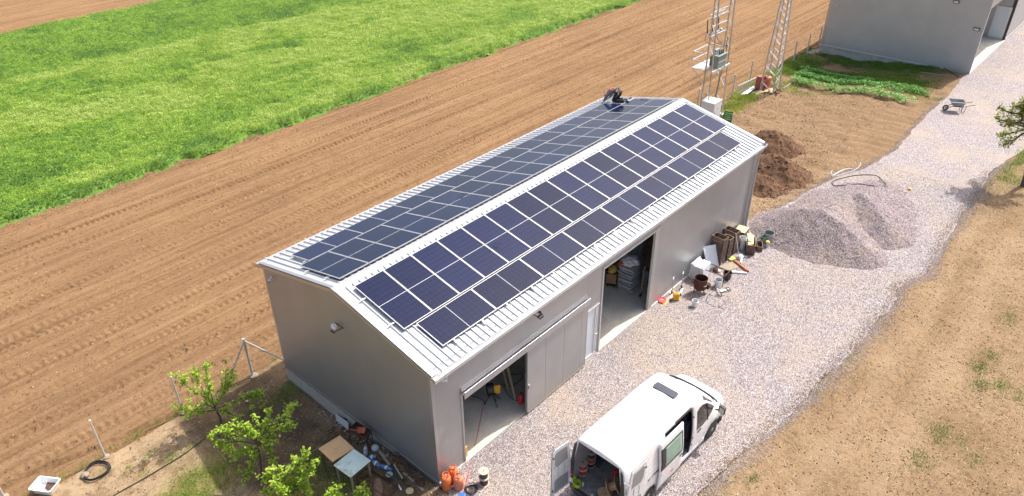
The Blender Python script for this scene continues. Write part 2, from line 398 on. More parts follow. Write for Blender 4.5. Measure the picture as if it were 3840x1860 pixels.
def lumps(cx, cy, cz, sz, seed, flat=.7):
    n = len(cx); r = np.random.default_rng(seed)
    base = np.array([[1, 0, 0], [0, 1, 0], [-1, 0, 0], [0, -1, 0], [0, 0, 1], [0, 0, -1]], float)
    j = base[None]*(1+(r.random((n, 6, 1))-.5)*.8)+(r.random((n, 6, 3))-.5)*.5
    az = r.random(n)*6.28; ca, sa = np.cos(az), np.sin(az)
    x = j[:, :, 0]*ca[:, None]-j[:, :, 1]*sa[:, None]; y = j[:, :, 0]*sa[:, None]+j[:, :, 1]*ca[:, None]; z = j[:, :, 2]*flat
    V = np.stack([x, y, z], -1)*np.asarray(sz).reshape(-1, 1, 1)+np.stack([cx, cy, cz], -1)[:, None, :]
    f = np.array([[0, 1, 4], [1, 2, 4], [2, 3, 4], [3, 0, 4], [1, 0, 5], [2, 1, 5], [3, 2, 5], [0, 3, 5]])
    F = (f[None]+np.arange(n)[:, None, None]*6).reshape(-1, 3)
    return V.reshape(-1, 3), F
N = 90000
r = np.random.default_rng(3); x = -4+36*r.random(N)**1.25; y = -9.5+10*r.random(N)
ok = inside_gravel(x, y, -.18+.3*0)
d_e = interp(GR, x)-y; ok |= inside_gravel(x, y, -1.1) & (r.random(N) < .55*np.exp(-np.clip(d_e, 0, 3)/.22))
ok &= ~((x > 0) & (x < 20.5) & (y > -.03)); ok &= ~((x < .1) & (y > -.25+.6*np.minimum(x, 0)+.5))
x, y = x[ok], y[ok]; s_ = .011+.016*r.random(len(x))**2
V, F = lumps(x, y, np.where(inside_gravel(x, y, 0), -.048, Hn(y)+.01), s_, 5)
tag(np_mesh('gravel_stones', V, F, MATS['loose_stone'], tint=np.repeat(r.random(len(x)), 8)), 'loose pinkish grey crushed stone strewn over the gravel yard', 'gravel', kind='stuff')

r = np.random.default_rng(14); N = 22000; x = -3+40*r.random(N)**1.1; sd_ = r.random(N) < .75; x = np.where(sd_, x, 21.5+24*r.random(N))
y = np.where(sd_, interp(GR, x)-np.abs(r.normal(0, .20, N))*(.4+1.6*fbm(x, x*0, .8, 4, 2)), interp(GL, x)+np.abs(r.normal(0, .14, N)))
V, F = lumps(x, y, zground(x, y)+.008, .010+.014*r.random(N)**2, 15)
tag(np_mesh('stray_stones', V, F, MATS['loose_stone'], tint=np.repeat(.8*r.random(N), 8)), 'pinkish stones strayed from the gravel onto the dirt edge', 'gravel', kind='stuff')
r = np.random.default_rng(16); N = 9000; x = -3+38*r.random(N)**1.1; y = interp(GR, x)+np.abs(r.normal(0, .22, N)); V, F = lumps(x, y, 0*x-.05, .008+.02*r.random(N)**2, 17, .4)
tag(np_mesh('edge_crumbs', V, F, MATS['soil_clod'], tint=np.repeat(.3+.5*r.random(N), 8)), 'soil crumbs trodden onto the edge of the gravel', 'soil', kind='stuff')
# dirt clods and straw over the bare ground on the right and in the garden
N = 60000; r = np.random.default_rng(11)
x = np.concatenate([-2+44*r.random(N), 21+26*r.random(N//2), -11+11*r.random(N//5)]); y = np.concatenate([-17+11*r.random(N), -3+12.5*r.random(N//2), -3+13*r.random(N//5)])
ok = ~inside_gravel(x, y, -.1) & ~((x > -.1) & (x < 20.6) & (y > -.3)) & (r.random(len(x)) < .25+.9*fbm(x, y, .5, 2, 3))
ok &= ~((x > 42.5) & (x < 52) & (y > -1.5))
x, y = x[ok], y[ok]; s_ = .008+.028*r.random(len(x))**4+np.where((x > 21) & (y > 0), .03*r.random(len(x))**3, 0)
V, F = lumps(x, y, zground(x, y)+.004, s_, 6)
tag(np_mesh('soil_crumbs', V, F, MATS['soil_clod'], tint=np.repeat(r.random(len(x))**.8, 8)), 'brown soil crumbs scattered over the bare dirt', 'soil', kind='stuff')
N = 60000; x = -16+74*r.random(N); y = 10+19.3*r.random(N); s_ = .012+.034*r.random(N)**3
ok = (r.random(N) < .15+.9*fbm(x*.12, y, 1.5, 2, 3)) & (x < 60); x, y, s_ = x[ok], y[ok], s_[ok]
V, F = lumps(x, y, zfield(x, y)+.004, s_, 8)
tag(np_mesh('field_clods', V, F, MATS['soil_clod'], tint=np.repeat(np.where(r.random(len(x)) < .03, 1, .15+.6*r.random(len(x))), 8)), 'small brown clods lying on the ploughed strip', 'soil', kind='stuff')
# straw
tintmat('straw', [(0, (.26, .18, .10)), (1, (.55, .43, .27))], .8, .1)
N = 20000; x = np.concatenate([-2+44*r.random(N), -11+11*r.random(N//4), 21+24*r.random(N//5), -12+66*r.random(N//6)]); y = np.concatenate([-17+10.5*r.random(N), -2.5+12*r.random(N//4), -1+9*r.random(N//5), 9.9+19*r.random(N//6)])
ok = ~inside_gravel(x, y, -.05) & ~((x > -.1) & (x < 20.6) & (y > -.3) & (y < 8.6)) & (r.random(len(x)) < .2+fbm(x, y, .6, 5, 3)); x, y = x[ok], y[ok]; n = len(x)
az = r.random(n)*6.28; L_ = .03+.09*r.random(n)**2; wd = .004+.003*r.random(n)
zz = np.where(y < 9.9, zground(x, y), zfield(x, y))+.015
c_ = np.stack([x, y, zz], 1); d = np.stack([np.cos(az), np.sin(az), (r.random(n)-.5)*.25], 1)*L_[:, None]; t = np.stack([-np.sin(az), np.cos(az), 0*az], 1)*wd[:, None]
V = np.stack([c_-d-t, c_-d+t, c_+d+t, c_+d-t], 1).reshape(-1, 3)
tag(np_mesh('straw_litter', V, np.arange(4*n).reshape(-1, 4), MATS['straw'], tint=r.random(n)), 'pale straw bits littering the bare dirt', 'straw', kind='stuff')

# ---------------------------------------------------------------- gravel heap and soil heaps
def seg_height(x, y, P, slope):
    z = np.full(x.shape, -9.)
    for (x0, y0, z0), (x1, y1, z1) in zip(P[:-1], P[1:]):
        L2 = (x1-x0)**2+(y1-y0)**2+1e-9; t = np.clip(((x-x0)*(x1-x0)+(y-y0)*(y1-y0))/L2, 0, 1)
        d = np.hypot(x-x0-t*(x1-x0), y-y0-t*(y1-y0)); d = np.sqrt(d*d+.12**2)-.12
        z = np.maximum(z, z0+t*(z1-z0)-slope*d)
    return z
def crest(k, pts): return [tuple(PZ(k, a, b, z)) for a, b, z in pts]
C1_ = crest('A8', [(400, 790, .3), (520, 725, .8), (660, 690, 1.25), (800, 700, 1.35), (940, 790, 1.15), (1080, 920, .75), (1200, 1040, .25)])
C2_ = crest('A8', [(860, 640, .8), (1000, 590, 1.0), (1110, 575, 1.15), (1180, 640, 1.05), (1270, 770, .7), (1340, 880, .3)])
C4_ = crest('A8', [(830, 715, 1.25), (900, 660, 1.05), (1000, 590, 1.05)])
C3_ = crest('A8', [(1110, 590, .95), (1200, 545, .7), (1290, 500, .3)])
def zpile(x, y):
    z = np.maximum(np.maximum(np.maximum(seg_height(x, y, C1_, .60), seg_height(x, y, C4_, .50)), seg_height(x, y, C2_, .50)), seg_height(x, y, C3_, .36))
    z = z+.16*(fbm(x, y, .9, 2, 4)-.5)+.05*(fbm(x, y, 5, 4, 2)-.5)
    return np.maximum(z, -.3)
m = MATS['crushed_stone'].copy(); m.name = 'heaped_stone'; MATS['heaped_stone'] = m
for nd in m.node_tree.nodes:
    if nd.type == 'VALTORGB' and len(nd.color_ramp.elements) == 4:
        for e in nd.color_ramp.elements: c4 = e.color; e.color = (c4[0]*.86, c4[1]*.80, c4[2]*.81, 1)
po = grid_mesh('gravel_heap', np.arange(19, 33, .07), np.arange(-8, 1.5, .07), zpile, m, keep=lambda x, y: zpile(x, y) > -.07)
tag(po, 'wide low heap of pinkish grey crushed stone with two crests beyond the shed corner', 'gravel heap')
N = 26000; r = np.random.default_rng(21); x = 19.5+12.5*r.random(N); y = -7.5+8*r.random(N); z = zpile(x, y); ok = z > -.05; x, y, z = x[ok], y[ok], z[ok]
V, F = lumps(x, y, z+.006, .012+.022*r.random(len(x))**2, 9)
tag(np_mesh('heap_stones', V, F, MATS['heap_stone'], parent=po, tint=np.repeat(r.random(len(x)), 8)), kind='stuff')
pbr('turned_soil', (.15, .085, .05), .95, var=.35, vs_=6, bst=1., bsc=14, spec=.1)
def soilheap(pts, label, slope, x0, x1, y0, y1, sd):
    P = crest('A8', pts)
    def zf(x, y): return seg_height(x, y, P, slope)+.34*(fbm(x, y, 1.5, sd, 5)-.5)+.12*(fbm(x, y, 6, sd+1, 3)-.5)
    kp = lambda x, y: (zf(x, y) > Hn(y)-.06)
    o = grid_mesh('soil_heap', np.arange(x0, x1, .06), np.arange(y0, y1, .06), lambda x, y: np.maximum(zf(x, y), Hn(y)-.2), MATS['turned_soil'], keep=kp)
    tag(o, label, 'soil heap', 'heaps of dug soil')
    r = np.random.default_rng(sd+40); N = 7000; x = x0+(x1-x0)*r.random(N); y = y0+(y1-y0)*r.random(N); ok = kp(x, y); x, y = x[ok], y[ok]
    V, F = lumps(x, y, zf(x, y), .012+.06*r.random(len(x))**4, sd)
    tag(np_mesh('clods', V, F, MATS['dark_clod'], parent=o, tint=np.repeat(r.random(len(x)), 8)), kind='stuff')
soilheap([(330, 100, .45), (430, 75, .95), (500, 120, .7), (540, 160, .2)], 'rough dark soil heap farthest from the gravel, behind the shed corner', .7, 28, 37, 0, 8, 1)
soilheap([(330, 270, .4), (410, 260, .95), (500, 300, .9), (600, 380, .4), (640, 420, .1)], 'broad smooth soil heap, middle one of three beside the shed corner', .62, 24, 33, -1, 5, 2)
soilheap([(300, 420, .5), (350, 430, .6), (390, 490, .2)], 'lowest brown soil heap, half hidden behind the shed corner downpipe', .6, 20.9, 28, -.5, 4, 3)

# ---------------------------------------------------------------- green crop beyond the ploughed strip
m, nt, b = newmat('crop_floor'); v = mapped(nt, world=True)
c = ramp(nt, noise(nt, v, 3, 6, .7), [(.3, (.06, .12, .015)), (.6, (.14, .26, .03))]); nt.links.new(c, b.inputs['Base Color']); b.inputs['Roughness'].default_value = .9
def hcrop(x, y):
    e = 29.15+1.1*(fbm(x, y*0, .45, 3, 3)-.5)+.35*(vnoise(x, y*0, 1.7, 2)-.5)+np.where(x < 6, -.1, 0); e2 = 66.4+.7*(fbm(x, y*0, .4, 6, 3)-.5)
    a = np.clip((y-e)/.35, 0, 1)*np.clip((e2-y)/.4, 0, 1)
    return (.26+.30*fbm(x, y, .9, 2, 3)+.14*(vnoise(x, y, 3.1, 5)-.5)+.22*np.clip((30.6-y)/1.2, 0, 1)*fbm(x, y*0, .8, 1, 2))*np.sqrt(a), a
tag(grid_mesh('crop_floor', np.arange(-12, 66, .22), np.arange(28.9, 67.4, .22), lambda x, y: -.72+hcrop(x, y)[0]*.72, MATS['crop_floor']), 'matted green stems under the standing crop', 'crop', kind='stuff')
cropcols = [(0, (.035, .10, .012)), (.22, (.075, .185, .012)), (.45, (.245, .395, .025)), (.7, (.43, .55, .10)), (1, (.64, .68, .30))]
tintmat('crop_leaf', cropcols, .5, .35)
def crop_pts(n, sd):
    r = np.random.default_rng(sd); y = 28.9+38*r.random(n); k = r.random(n)
    x0 = -8+.30*(y-29); x1 = 63-.84*(y-29); x = x0+(x1-x0)*k
    keep = r.random(n) < (x1-x0)/71*np.clip(1.25-(y-29)/70, .5, 1)
    return x[keep], y[keep], r
def cropmask(x, y):
    u_ = y+.10*x
    pale = fbm(x*.10, u_, .23, 3, 3)*.62+fbm(x*.5, y, .55, 6, 3)*.38
    band = np.exp(-((u_-43)/4.6)**2)*.13+np.exp(-((u_-34)/3.4)**2)*.07-np.clip((u_-50)/6, 0, 1)*.17-np.clip((31.4-y)/1.6, 0, 1)*.10+.0035*(x-8)
    return np.clip((pale+band-.485)*7+.45, 0, 1)
x, y, r = crop_pts(1150000, 31)
hc, a = hcrop(x, y); ok = a > .03; x, y, hc = x[ok], y[ok], hc[ok]; n = len(x)
pm = cropmask(x, y); clump = vnoise(x, y, 2.3, 4)*.5+vnoise(x, y, 5.2, 6)*.5
dark = np.clip(fbm(x, y, .45, 7, 2)*3-1.75, 0, 1)+np.clip((30.3-y)/1.0, 0, 1)*np.clip(fbm(x, y*0, .22, 5, 2)*3-1.05, 0, 1)
top = r.random(n)
z = -.72+hc*(1-.75*top**2)+.13*(clump-.5)+.03
tint = np.clip(.38+.30*pm+.55*(clump-.5)-.32*dark+.34*(r.random(n)-.5), 0, 1)
V, F = quads(np.stack([x, y, z], 1), .030+.034*r.random(n), np.abs(r.normal(0, .45, n)), 3)
tag(np_mesh('crop_leaves', V, F, MATS['crop_leaf'], tint=tint), 'dense leafy green forage crop filling the strip beyond the ploughed soil', 'crop', kind='stuff')
x, y, r = crop_pts(520000, 47); hc, a = hcrop(x, y); pm = cropmask(x, y)
ok = (a > .5) & (r.random(len(x)) < pm*.85+.05); x, y, hc, pm = x[ok], y[ok], hc[ok], pm[ok]; n = len(x)
V, F = blades(np.stack([x, y, -.74+hc*.75], 1), .16+.14*r.random(n), .007+.008*r.random(n), 5, .5)
tag(np_mesh('crop_ears', V, F, MATS['crop_leaf'], tint=np.clip(.55+.45*r.random(n), 0, 1)), 'pale seed heads standing above the green crop', 'crop', kind='stuff')
# dry brown fringe along the crop's near edge
N = 30000; x = -8+70*r.random(N); y = 28.65+1.1*r.random(N); k = fbm(x, y*0, .45, 3, 3); ok = r.random(N) < np.clip(k*3-1.0, .03, 1); x, y = x[ok], y[ok]; n = len(x)
V, F = blades(np.stack([x, y, 0*x-.74], 1), .06+.16*r.random(n), .006+.008*r.random(n), 7, 1.2)
tag(np_mesh('dry_fringe', V, F, MATS['straw'], tint=.6*r.random(n)), 'dry brown stubble along the near edge of the crop', 'dry grass', kind='stuff')

# ---------------------------------------------------------------- grass and weeds
tintmat('grass_blade', [(0, (.04, .085, .012)), (.4, (.10, .22, .02)), (.75, (.22, .37, .035)), (1, (.46, .48, .10))], .6, .3)
def lawn(name, label, region, dens, hg, tint0, seed, mask=None, wd=.008, lean=1.1):
    x0, x1, y0, y1 = region; r = np.random.default_rng(seed); n = int((x1-x0)*(y1-y0)*dens); x = x0+(x1-x0)*r.random(n); y = y0+(y1-y0)*r.random(n)
    p = mask(x, y) if mask else np.ones(n)
    ok = (r.random(n) < p) & ~((x > -.05) & (x < 20.6) & (y > -.1) & (y < 8.5)); x, y, p = x[ok], y[ok], p[ok]; n = len(x)
    z = np.where(y > 9.9, -.72, zground(x, y))-.01
    V, F = blades(np.stack([x, y, z], 1), hg*(.5+r.random(n))*(.6+.4*p), wd*(.6+.8*r.random(n)), seed, lean)
    t = np.clip(tint0+.35*(r.random(n)-.5)+.4*(fbm(x, y, 1.3, seed % 5, 2)-.5), 0, 1)
    return tag(np_mesh(name, V, F, MATS['grass_blade'], tint=t), label, 'grass', kind='stuff')
def blob(cx, cy, rx, ry): return lambda x, y: np.exp(-(((x-cx)/rx)**2+((y-cy)/ry)**2))
def blobs(L_, nz=.55, sc=1.4, sd=3):
    def f(x, y):
        p = 0*x
        for cx, cy, rx, ry, k in L_: p = np.maximum(p, k*np.exp(-(((x-cx)/rx)**2+((y-cy)/ry)**2)))
        return np.clip(p*(1-nz)+p*nz*np.clip(fbm(x, y, sc, sd, 4)*6-2.4, 0, 1.6), 0, 1)
    return f
def gp(k, a, b): q = G(k, a, b); return q.x, q.y
L1 = [(*gp('A2', 1400, 1130), .9, .6, 1), (*gp('A2', 1300, 1230), 1.0, .5, .9), (*gp('A2', 1560, 1060), .45, .45, .8), (*gp('A2', 1220, 970), .35, .2, .6), (*gp('A2', 1060, 950), .25, .15, .5),
      (*gp('A3', 230, 260), .9, .35, .9), (*gp('A3', 700, 1150), .9, .7, .45), (*gp('A3', 450, 1000), .9, .9, .4), (*gp('A2', 1010, 1100), .2, .14, .5), (*gp('A2', 1340, 910), .3, .15, .5), (*gp('A2', 1450, 1200), 1.2, .6, .8)]
lawn('yard_grass', 'short green grass patches under the young trees beside the shed', (-8, 0, -1.5, 9.3), 4200, .085, .82, 61, blobs(L1, .35))
L2 = [(*gp('R4', 1200, 900), .45, .35, 1), (*gp('R4', 1195, 945), .3, .2, .8), (*gp('R4', 1090, 1050), .5, .35, .7), (*gp('R4', 1475, 485), .35, .25, .9), (*gp('R4', 1410, 545), .6, .3, .7), (*gp('R4', 1420, 645), .5, .35, .7),
      (*gp('R4', 1530, 655), .6, .3, .7), (*gp('R4', 1575, 275), .5, .25, .7), (*gp('R4', 180, 1155), .25, .12, .9), (*gp('R4', 1640, 700), .6, .3, .5), (*gp('R4', 1300, 950), .4, .3, .5), (*gp('R4', 1380, 1060), .3, .2, .6)]
lawn('dirt_grass', 'scattered green grass tufts on the bare dirt right of the gravel', (3, 34, -17, -6), 1600, .09, .5, 62, blobs(L2, .35))
L3 = [(*gp('R4', 540, 670), .5, .13, .9), (*gp('R4', 700, 500), .5, .13, .8), (*gp('R4', 600, 600), .5, .12, .7), (*gp('R4', 860, 270), .5, .15, .5), (*gp('R4', 30, 1200), .6, .2, .7), (*gp('R4', 370, 840), .3, .1, .4)]
lawn('verge_grass', 'yellowish grass growing along the gravel edge', (2, 24, -8.5, -5.8), 1500, .06, .92, 63, blobs(L3, .7, 2.5))
L4 = [(*gp('D5', 800, 780), 2.5, .55, 1), (*gp('D5', 700, 900), 1.6, .5, .9), (*gp('D5', 760, 970), 1.6, .4, .8), (*gp('D5', 540, 970), .8, .18, .8), (*gp('D5', 630, 1010), .7, .25, .6), (*gp('D5', 830, 690), 2, .5, 1), (43, -10, 6, 1.2, 1)]
lawn('tree_grass', 'bright green grass under the tree at the right beside the gravel', (27, 52, -13, -7), 700, .12, .6, 64, blobs(L4, .6, .9))
# behind: lawn before the far building, weeds on the fence line
lawn('garden_grass', 'short dark green grass between the vegetable rows and the far building', (40, 52, -3, 10), 650, .13, .42, 65, lambda x, y: np.clip((fbm(x, y, .6, 2, 4)*3.2-.75), 0, 1)*np.clip((x-44.2-.25*(4-y)*.3)/1.2, 0, 1)*np.clip((y+1.6)/1.5, 0, 1), wd=.014)
lawn('garden_edge_grass', 'light green grass around the vegetable rows', (35, 47, -2.5, 9.5), 420, .11, .72, 66, lambda x, y: np.clip(fbm(x, y, .7, 5, 4)*4-1.9+np.clip((y-7.5)/1.5, 0, 1)*1.4, 0, 1)*np.clip((x-39.2+.5*(y-7))/1.5, 0, 1), wd=.014)
L5 = [(34.5, 9.3, 1.3, 1.0, 1), (36.4, 8.6, 1.8, .6, 1), (38, 8.6, 1, .6, 1), (40.8, 9.4, 1.5, .5, .8), (44, 9.4, 2, .5, .8), (48, 9.2, 2, .4, .6), (33, 9.9, 1, .6, .8), (*gp('A6', 680, 900), 1, .5, 1)]
lawn('fence_weeds', 'yellow green weeds at the foot of the lattice towers and fence posts', (31, 50, 7.6, 10.4), 900, .2, .95, 67, blobs(L5, .4), wd=.016)
L6 = [(*gp('A2', 960, 820), .5, .12, .9), (*gp('A2', 600, 1030), .5, .12, .8), (*gp('A2', 430, 1120), .4, .15, .8), (*gp('A2', 780, 910), .4, .1, .6), (*gp('A2', 1100, 740), .5, .1, .6), (*gp('A2', 1930, 290), .35, .12, 1), (*gp('A2', 1230, 680), .3, .1, .6), (*gp('A2', 1830, 350), .3, .1, .5), (*gp('A2', 180, 1240), .4, .1, .6),
      (*gp('A2', 910, 1045), .15, .1, .8), (*gp('A2', 860, 1170), .2, .12, .8), (*gp('A2', 700, 1100), .4, .2, .4)]
lawn('post_weeds', 'small weeds along the edge of the ploughed strip by the metal posts', (-11, 1.2, 8.4, 12), 1600, .10, .7, 68, blobs(L6, .5, 3))
L7 = [(*gp('A5', 345, 1180), .35, .1, .9), (*gp('D8', 560, 920), .25, .1, .6), (*gp('D8', 390, 1040), .15, .1, .7), (*gp('B1', 1240, 500), .2, .1, .2)]
lawn('gravel_weeds', 'tiny weeds sprouting in the gravel by the second doorway', (7, 20, -3, .1), 900, .05, .75, 69, blobs(L7, .4, 4))
# ================================================================ THE SHED
SL, SW, HE, HR = 20.50, 8.385, 4.553, 5.4946
TH = math.atan2(HR-HE, SW/2); CT, ST = math.cos(TH), math.sin(TH)
def roofpt(side, x, s, d=0.):
    """x along the ridge, s metres down the slope from the ridge, d above the sheet"""
    if side == 'R': return Vector((x, SW/2-s*CT-d*ST, HR-s*ST+d*CT))
    return Vector((x, SW/2+s*CT+d*ST, HR-s*ST+d*CT))
SEAVE = (SW/2+.15)/CT
def steel(name, col, rough, metal, axis_='X', line=0., wav=.015):
    m, nt, b = newmat(name); v = mapped(nt, world=True)
    n = noise(nt, v, .7, 4, .6); n2 = noise(nt, v, 5, 4, .7)
    c = ramp(nt, n, [(.3, tuple(q*.93 for q in col)), (.7, tuple(min(1, q*1.05) for q in col))])
    sep = nt.nodes.new('ShaderNodeSeparateXYZ'); nt.links.new(v, sep.inputs[0])
    # dust splashed up from the ground
    dz = math_(nt, 'SUBTRACT', 1, math_(nt, 'MINIMUM', 1, math_(nt, 'MAXIMUM', 0, math_(nt, 'DIVIDE', math_(nt, 'ADD', sep.outputs['Z'], .05), .7))))
    c = mix(nt, math_(nt, 'MULTIPLY', math_(nt, 'MULTIPLY', dz, dz), math_(nt, 'MULTIPLY', n2, .9)), c, (.33, .27, .21))
    nt.links.new(c, b.inputs['Base Color']); b.inputs['Metallic'].default_value = metal
    nt.links.new(math_(nt, 'MULTIPLY_ADD', n2, .12, rough-.06), b.inputs['Roughness'])
    h = noise(nt, mapped(nt, (1, 1, .15), world=True), 1.3, 3)
    nr = bump(nt, h, .5, wav*2.)
    if line > 0:   # fine micro-ribbing of the facing sheet
        wv = nt.nodes.new('ShaderNodeTexWave'); wv.wave_type = 'BANDS'; wv.bands_direction = 'X'; wv.inputs['Scale'].default_value = line
        nt.links.new(mapped(nt, (1, 1, 1), world=True, rot=0 if axis_ == 'X' else R(90)), wv.inputs['Vector'])
        nr = bump(nt, wv.outputs['Fac'], .25, .004, nr)
    nt.links.new(nr, b.inputs['Normal']); return m
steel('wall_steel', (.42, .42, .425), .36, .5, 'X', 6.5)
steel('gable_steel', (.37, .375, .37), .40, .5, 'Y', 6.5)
steel('door_steel', (.43, .43, .435), .38, .5, 'X', 6.5)
steel('roof_steel', (.50, .505, .51), .45, .15)
steel('trim_steel', (.50, .50, .51), .36, .7)
steel('white_trim', (.68, .68, .68), .35, .1)
pbr('inner_liner', (.62, .62, .60), .5, var=.05)
pbr('concrete', (.47, .44, .39), .85, var=.16, vs_=4, bst=.5, bsc=18, stain=(.30, .25, .18), stsc=2.2, stamt=.6)
m, nt, b = newmat('floor_concrete'); v = mapped(nt, world=True)
n = noise(nt, v, 1.2, 6, .65, .4); wv = noise(nt, mapped(nt, (1.2, 14, 1), world=True, rot=R(12)), 1.6, 5, .7)
c = mix(nt, .55, ramp(nt, n, [(.3, (.50, .47, .41)), (.7, (.72, .67, .57))]), ramp(nt, wv, [(.35, (.72, .72, .72)), (.62, (1.1, 1.1, 1.1))]), 'MULTIPLY')
nt.links.new(c, b.inputs['Base Color']); b.inputs['Roughness'].default_value = .7; nt.links.new(bump(nt, wv, .3, .01), b.inputs['Normal'])
pbr('black_rubber', (.02, .02, .021), .6, var=.2)
pbr('dark_metal', (.06, .06, .065), .45, .6)
pbr('dark_plastic', (.03, .03, .032), .45)
pbr('white_plastic', (.78, .78, .76), .4, var=.03)
pbr('galvanised', (.50, .51, .52), .42, .75, var=.12, vs_=8)
pbr('galv_matt', (.60, .60, .60), .55, .35, var=.1, vs_=10)
pbr('aluminium', (.80, .80, .80), .35, .6, var=.04)

shed = thing('farm_shed', 'long silver grey metal shed with a low gable roof covered in solar panels', 'shed', (0, 0, 0))
T = .09
# door side wall, butted pieces
wl = MB()
def wp(x0, x1, z0, z1): wl.bb(x0, x1, 0, T, z0, z1)
OPX0, OPX1, OPZ = 1.17, 4.25, 2.98; D2X0, D2X1, D2Z = 8.40, 12.10, 3.80; SDX0, SDX1, SDZ = 7.40, 8.18, 2.34
top = HE+.015
wp(.0, OPX0, 0, top); wp(OPX0, OPX1, OPZ, top); wp(OPX1, SDX0, 0, top); wp(SDX0, SDX1, SDZ, top); wp(SDX1, D2X0, 0, top); wp(D2X0, D2X1, D2Z, top); wp(D2X1, SL, 0, top)
wl.build('wall', MATS['wall_steel'], shed, label='long side wall with two doorways')
fw = MB(); fw.bb(0, SL, SW-T, SW, -.02, top); fw.build('wall', MATS['wall_steel'], shed)
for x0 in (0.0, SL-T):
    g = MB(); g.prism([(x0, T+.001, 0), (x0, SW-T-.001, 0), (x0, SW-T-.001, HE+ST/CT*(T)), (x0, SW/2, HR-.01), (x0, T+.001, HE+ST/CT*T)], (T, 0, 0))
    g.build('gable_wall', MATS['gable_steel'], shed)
li = MB()
for x0, x1, z0 in ((T, OPX0-.03, 0), (OPX0-.03, OPX1+.03, OPZ+.02), (OPX1+.03, SDX0-.02, 0), (SDX0-.02, SDX1+.02, SDZ+.02), (SDX1+.02, D2X0-.02, 0), (D2X0-.02, D2X1+.02, D2Z+.02), (D2X1+.02, SL-T, 0)):
    li.bb(x0, x1, T+.003, T+.012, z0, HE-.1)
li.bb(T+.001, SL-T-.001, SW-T-.012, SW-T-.003, 0, HE-.1)
li.build('lining', MATS['inner_liner'], shed)
pt = MB()
pt.bb(6.9, 6.98, T+.02, SW-T-.02, 0, 4.5); pt.build('partition', MATS['inner_liner'], shed)
fl = MB(); fl.bb(.02, SL-.02, -.03, SW-.02, -.5, 0.0); fl.build('floor', MATS['floor_concrete'], shed)
pl = MB(); pl.bb(.012, .35, .0, SW-.005, -1.0, -.03); pl.bb(.3, SL-.02, SW-.3, SW-.012, -1.05, -.03); pl.build('plinth', MATS['concrete'], shed)
# steel frame inside
for x in (.3, 5.2, 10.25, 15.3, 20.2):
    fr = MB()
    if x not in (10.25,): fr.bb(x-.07, x+.07, T+.02, T+.2, 0, HE-.15)
    fr.bb(x-.07, x+.07, SW-T-.2, SW-T-.02, 0, HE-.15)
    for sd in 'LR': fr.bar(roofpt(sd, x, .02, -.28), roofpt(sd, x, SEAVE-.45, -.28), .14, .22)
    fr.build('portal_frame', MATS['dark_metal'], shed)
# roof sheets with ribs every quarter metre
for sd in 'LR':
    X0, X1 = -.045, SL+.045
    q = MB(); P = [roofpt(sd, X0, .0), roofpt(sd, X0, SEAVE), roofpt(sd, X0, SEAVE, -.10), roofpt(sd, X0, .0, -.10)]; q.prism(P, (X1-X0, 0, 0))
    q.build('roof', MATS['roof_steel'], shed)
    rb = MB(); x = .09
    while x < SL-.02:
        a = [roofpt(sd, x-.048, .06), roofpt(sd, x+.048, .06), roofpt(sd, x+.018, .06, .046), roofpt(sd, x-.018, .06, .046)]
        rb.prism(a, roofpt(sd, x, SEAVE-.006)-roofpt(sd, x, .06)); x += .25
    rb.build('roof_rib', MATS['roof_steel'], shed, fix=True).__setitem__('kind', 'stuff')
    # ridge flashing with a toothed filler
    w2 = .20 if sd == 'R' else .085
    rc = MB(); rc.prism([roofpt(sd, X0-.02, 0, .045), roofpt(sd, X0-.02, w2, .045), roofpt(sd, X0-.02, w2, .040), roofpt(sd, X0-.02, 0, .040)], (X1-X0+.04, 0, 0))
    rc.build('ridge_cap', MATS['roof_steel'], shed)
    tt = MB(); x = .09+.125
    while x < SL-.1:
        c_ = roofpt(sd, x, w2+.02, .012)
        tt.prism([roofpt(sd, x-.085, w2-.004, .039), roofpt(sd, x+.085, w2-.004, .039), roofpt(sd, x+.075, w2+.05, .012), roofpt(sd, x-.075, w2+.05, .012)], roofpt(sd, 0, 0, .004)-roofpt(sd, 0, 0, 0)); x += .25
    tt.build('ridge_filler', MATS['roof_steel'], shed)
    for xa in (X0-.02, X1-.01):
        vt = MB(); vt.bar(roofpt(sd, xa+.015, 0, -.05), roofpt(sd, xa+.015, SEAVE, -.05), .03, .13, up=roofpt(sd, 0, 0, 1)-roofpt(sd, 0, 0, 0))
        vt.bar(roofpt(sd, xa+(.075 if xa < 0 else -.045), .02, .045), roofpt(sd, xa+(.075 if xa < 0 else -.045), SEAVE, .045), .13, .008, up=roofpt(sd, 0, 0, 1)-roofpt(sd, 0, 0, 0))
        vt.build('verge_trim', MATS['trim_steel'], shed)
# gutters: open boxes hung below the eaves, with strap brackets
def gutter(y0, sgn):
    z = HE-.15*ST/CT
    q = MB(); X0, X1 = -.06, SL+.06; o = y0; prof = [(0, .02), (0, -.12), (.13*sgn, -.12), (.15*sgn, .0), (.165*sgn, .0), (.145*sgn, -.135), (-.012*sgn, -.135), (-.012*sgn, .02)]
    q.prism([(X0, o+a, z-.03+b_) for a, b_ in prof], (X1-X0, 0, 0)); gt = q.build('gutter', MATS['white_trim'], shed)
    for i in range(13):
        k = MB()
        x = .35+i*1.63
        k.bb(x-.012, x+.012, min(o, o+.18*sgn), max(o, o+.18*sgn), z-.005, z+.004); k.bb(x-.012, x+.012, min(o+.168*sgn, o+.176*sgn), max(o+.168*sgn, o+.176*sgn), z-.2, z-.005)
        k.build('bracket', MATS['white_trim'], gt)
    for x in (X0-.004, X1): e = MB(); e.bb(x, x+.004, min(o, o+.14*sgn), max(o, o+.14*sgn), z-.15, z-.02); e.build('end_cap', MATS['trim_steel'], gt)
gutter(-.145, -1); gutter(SW+.145, 1)
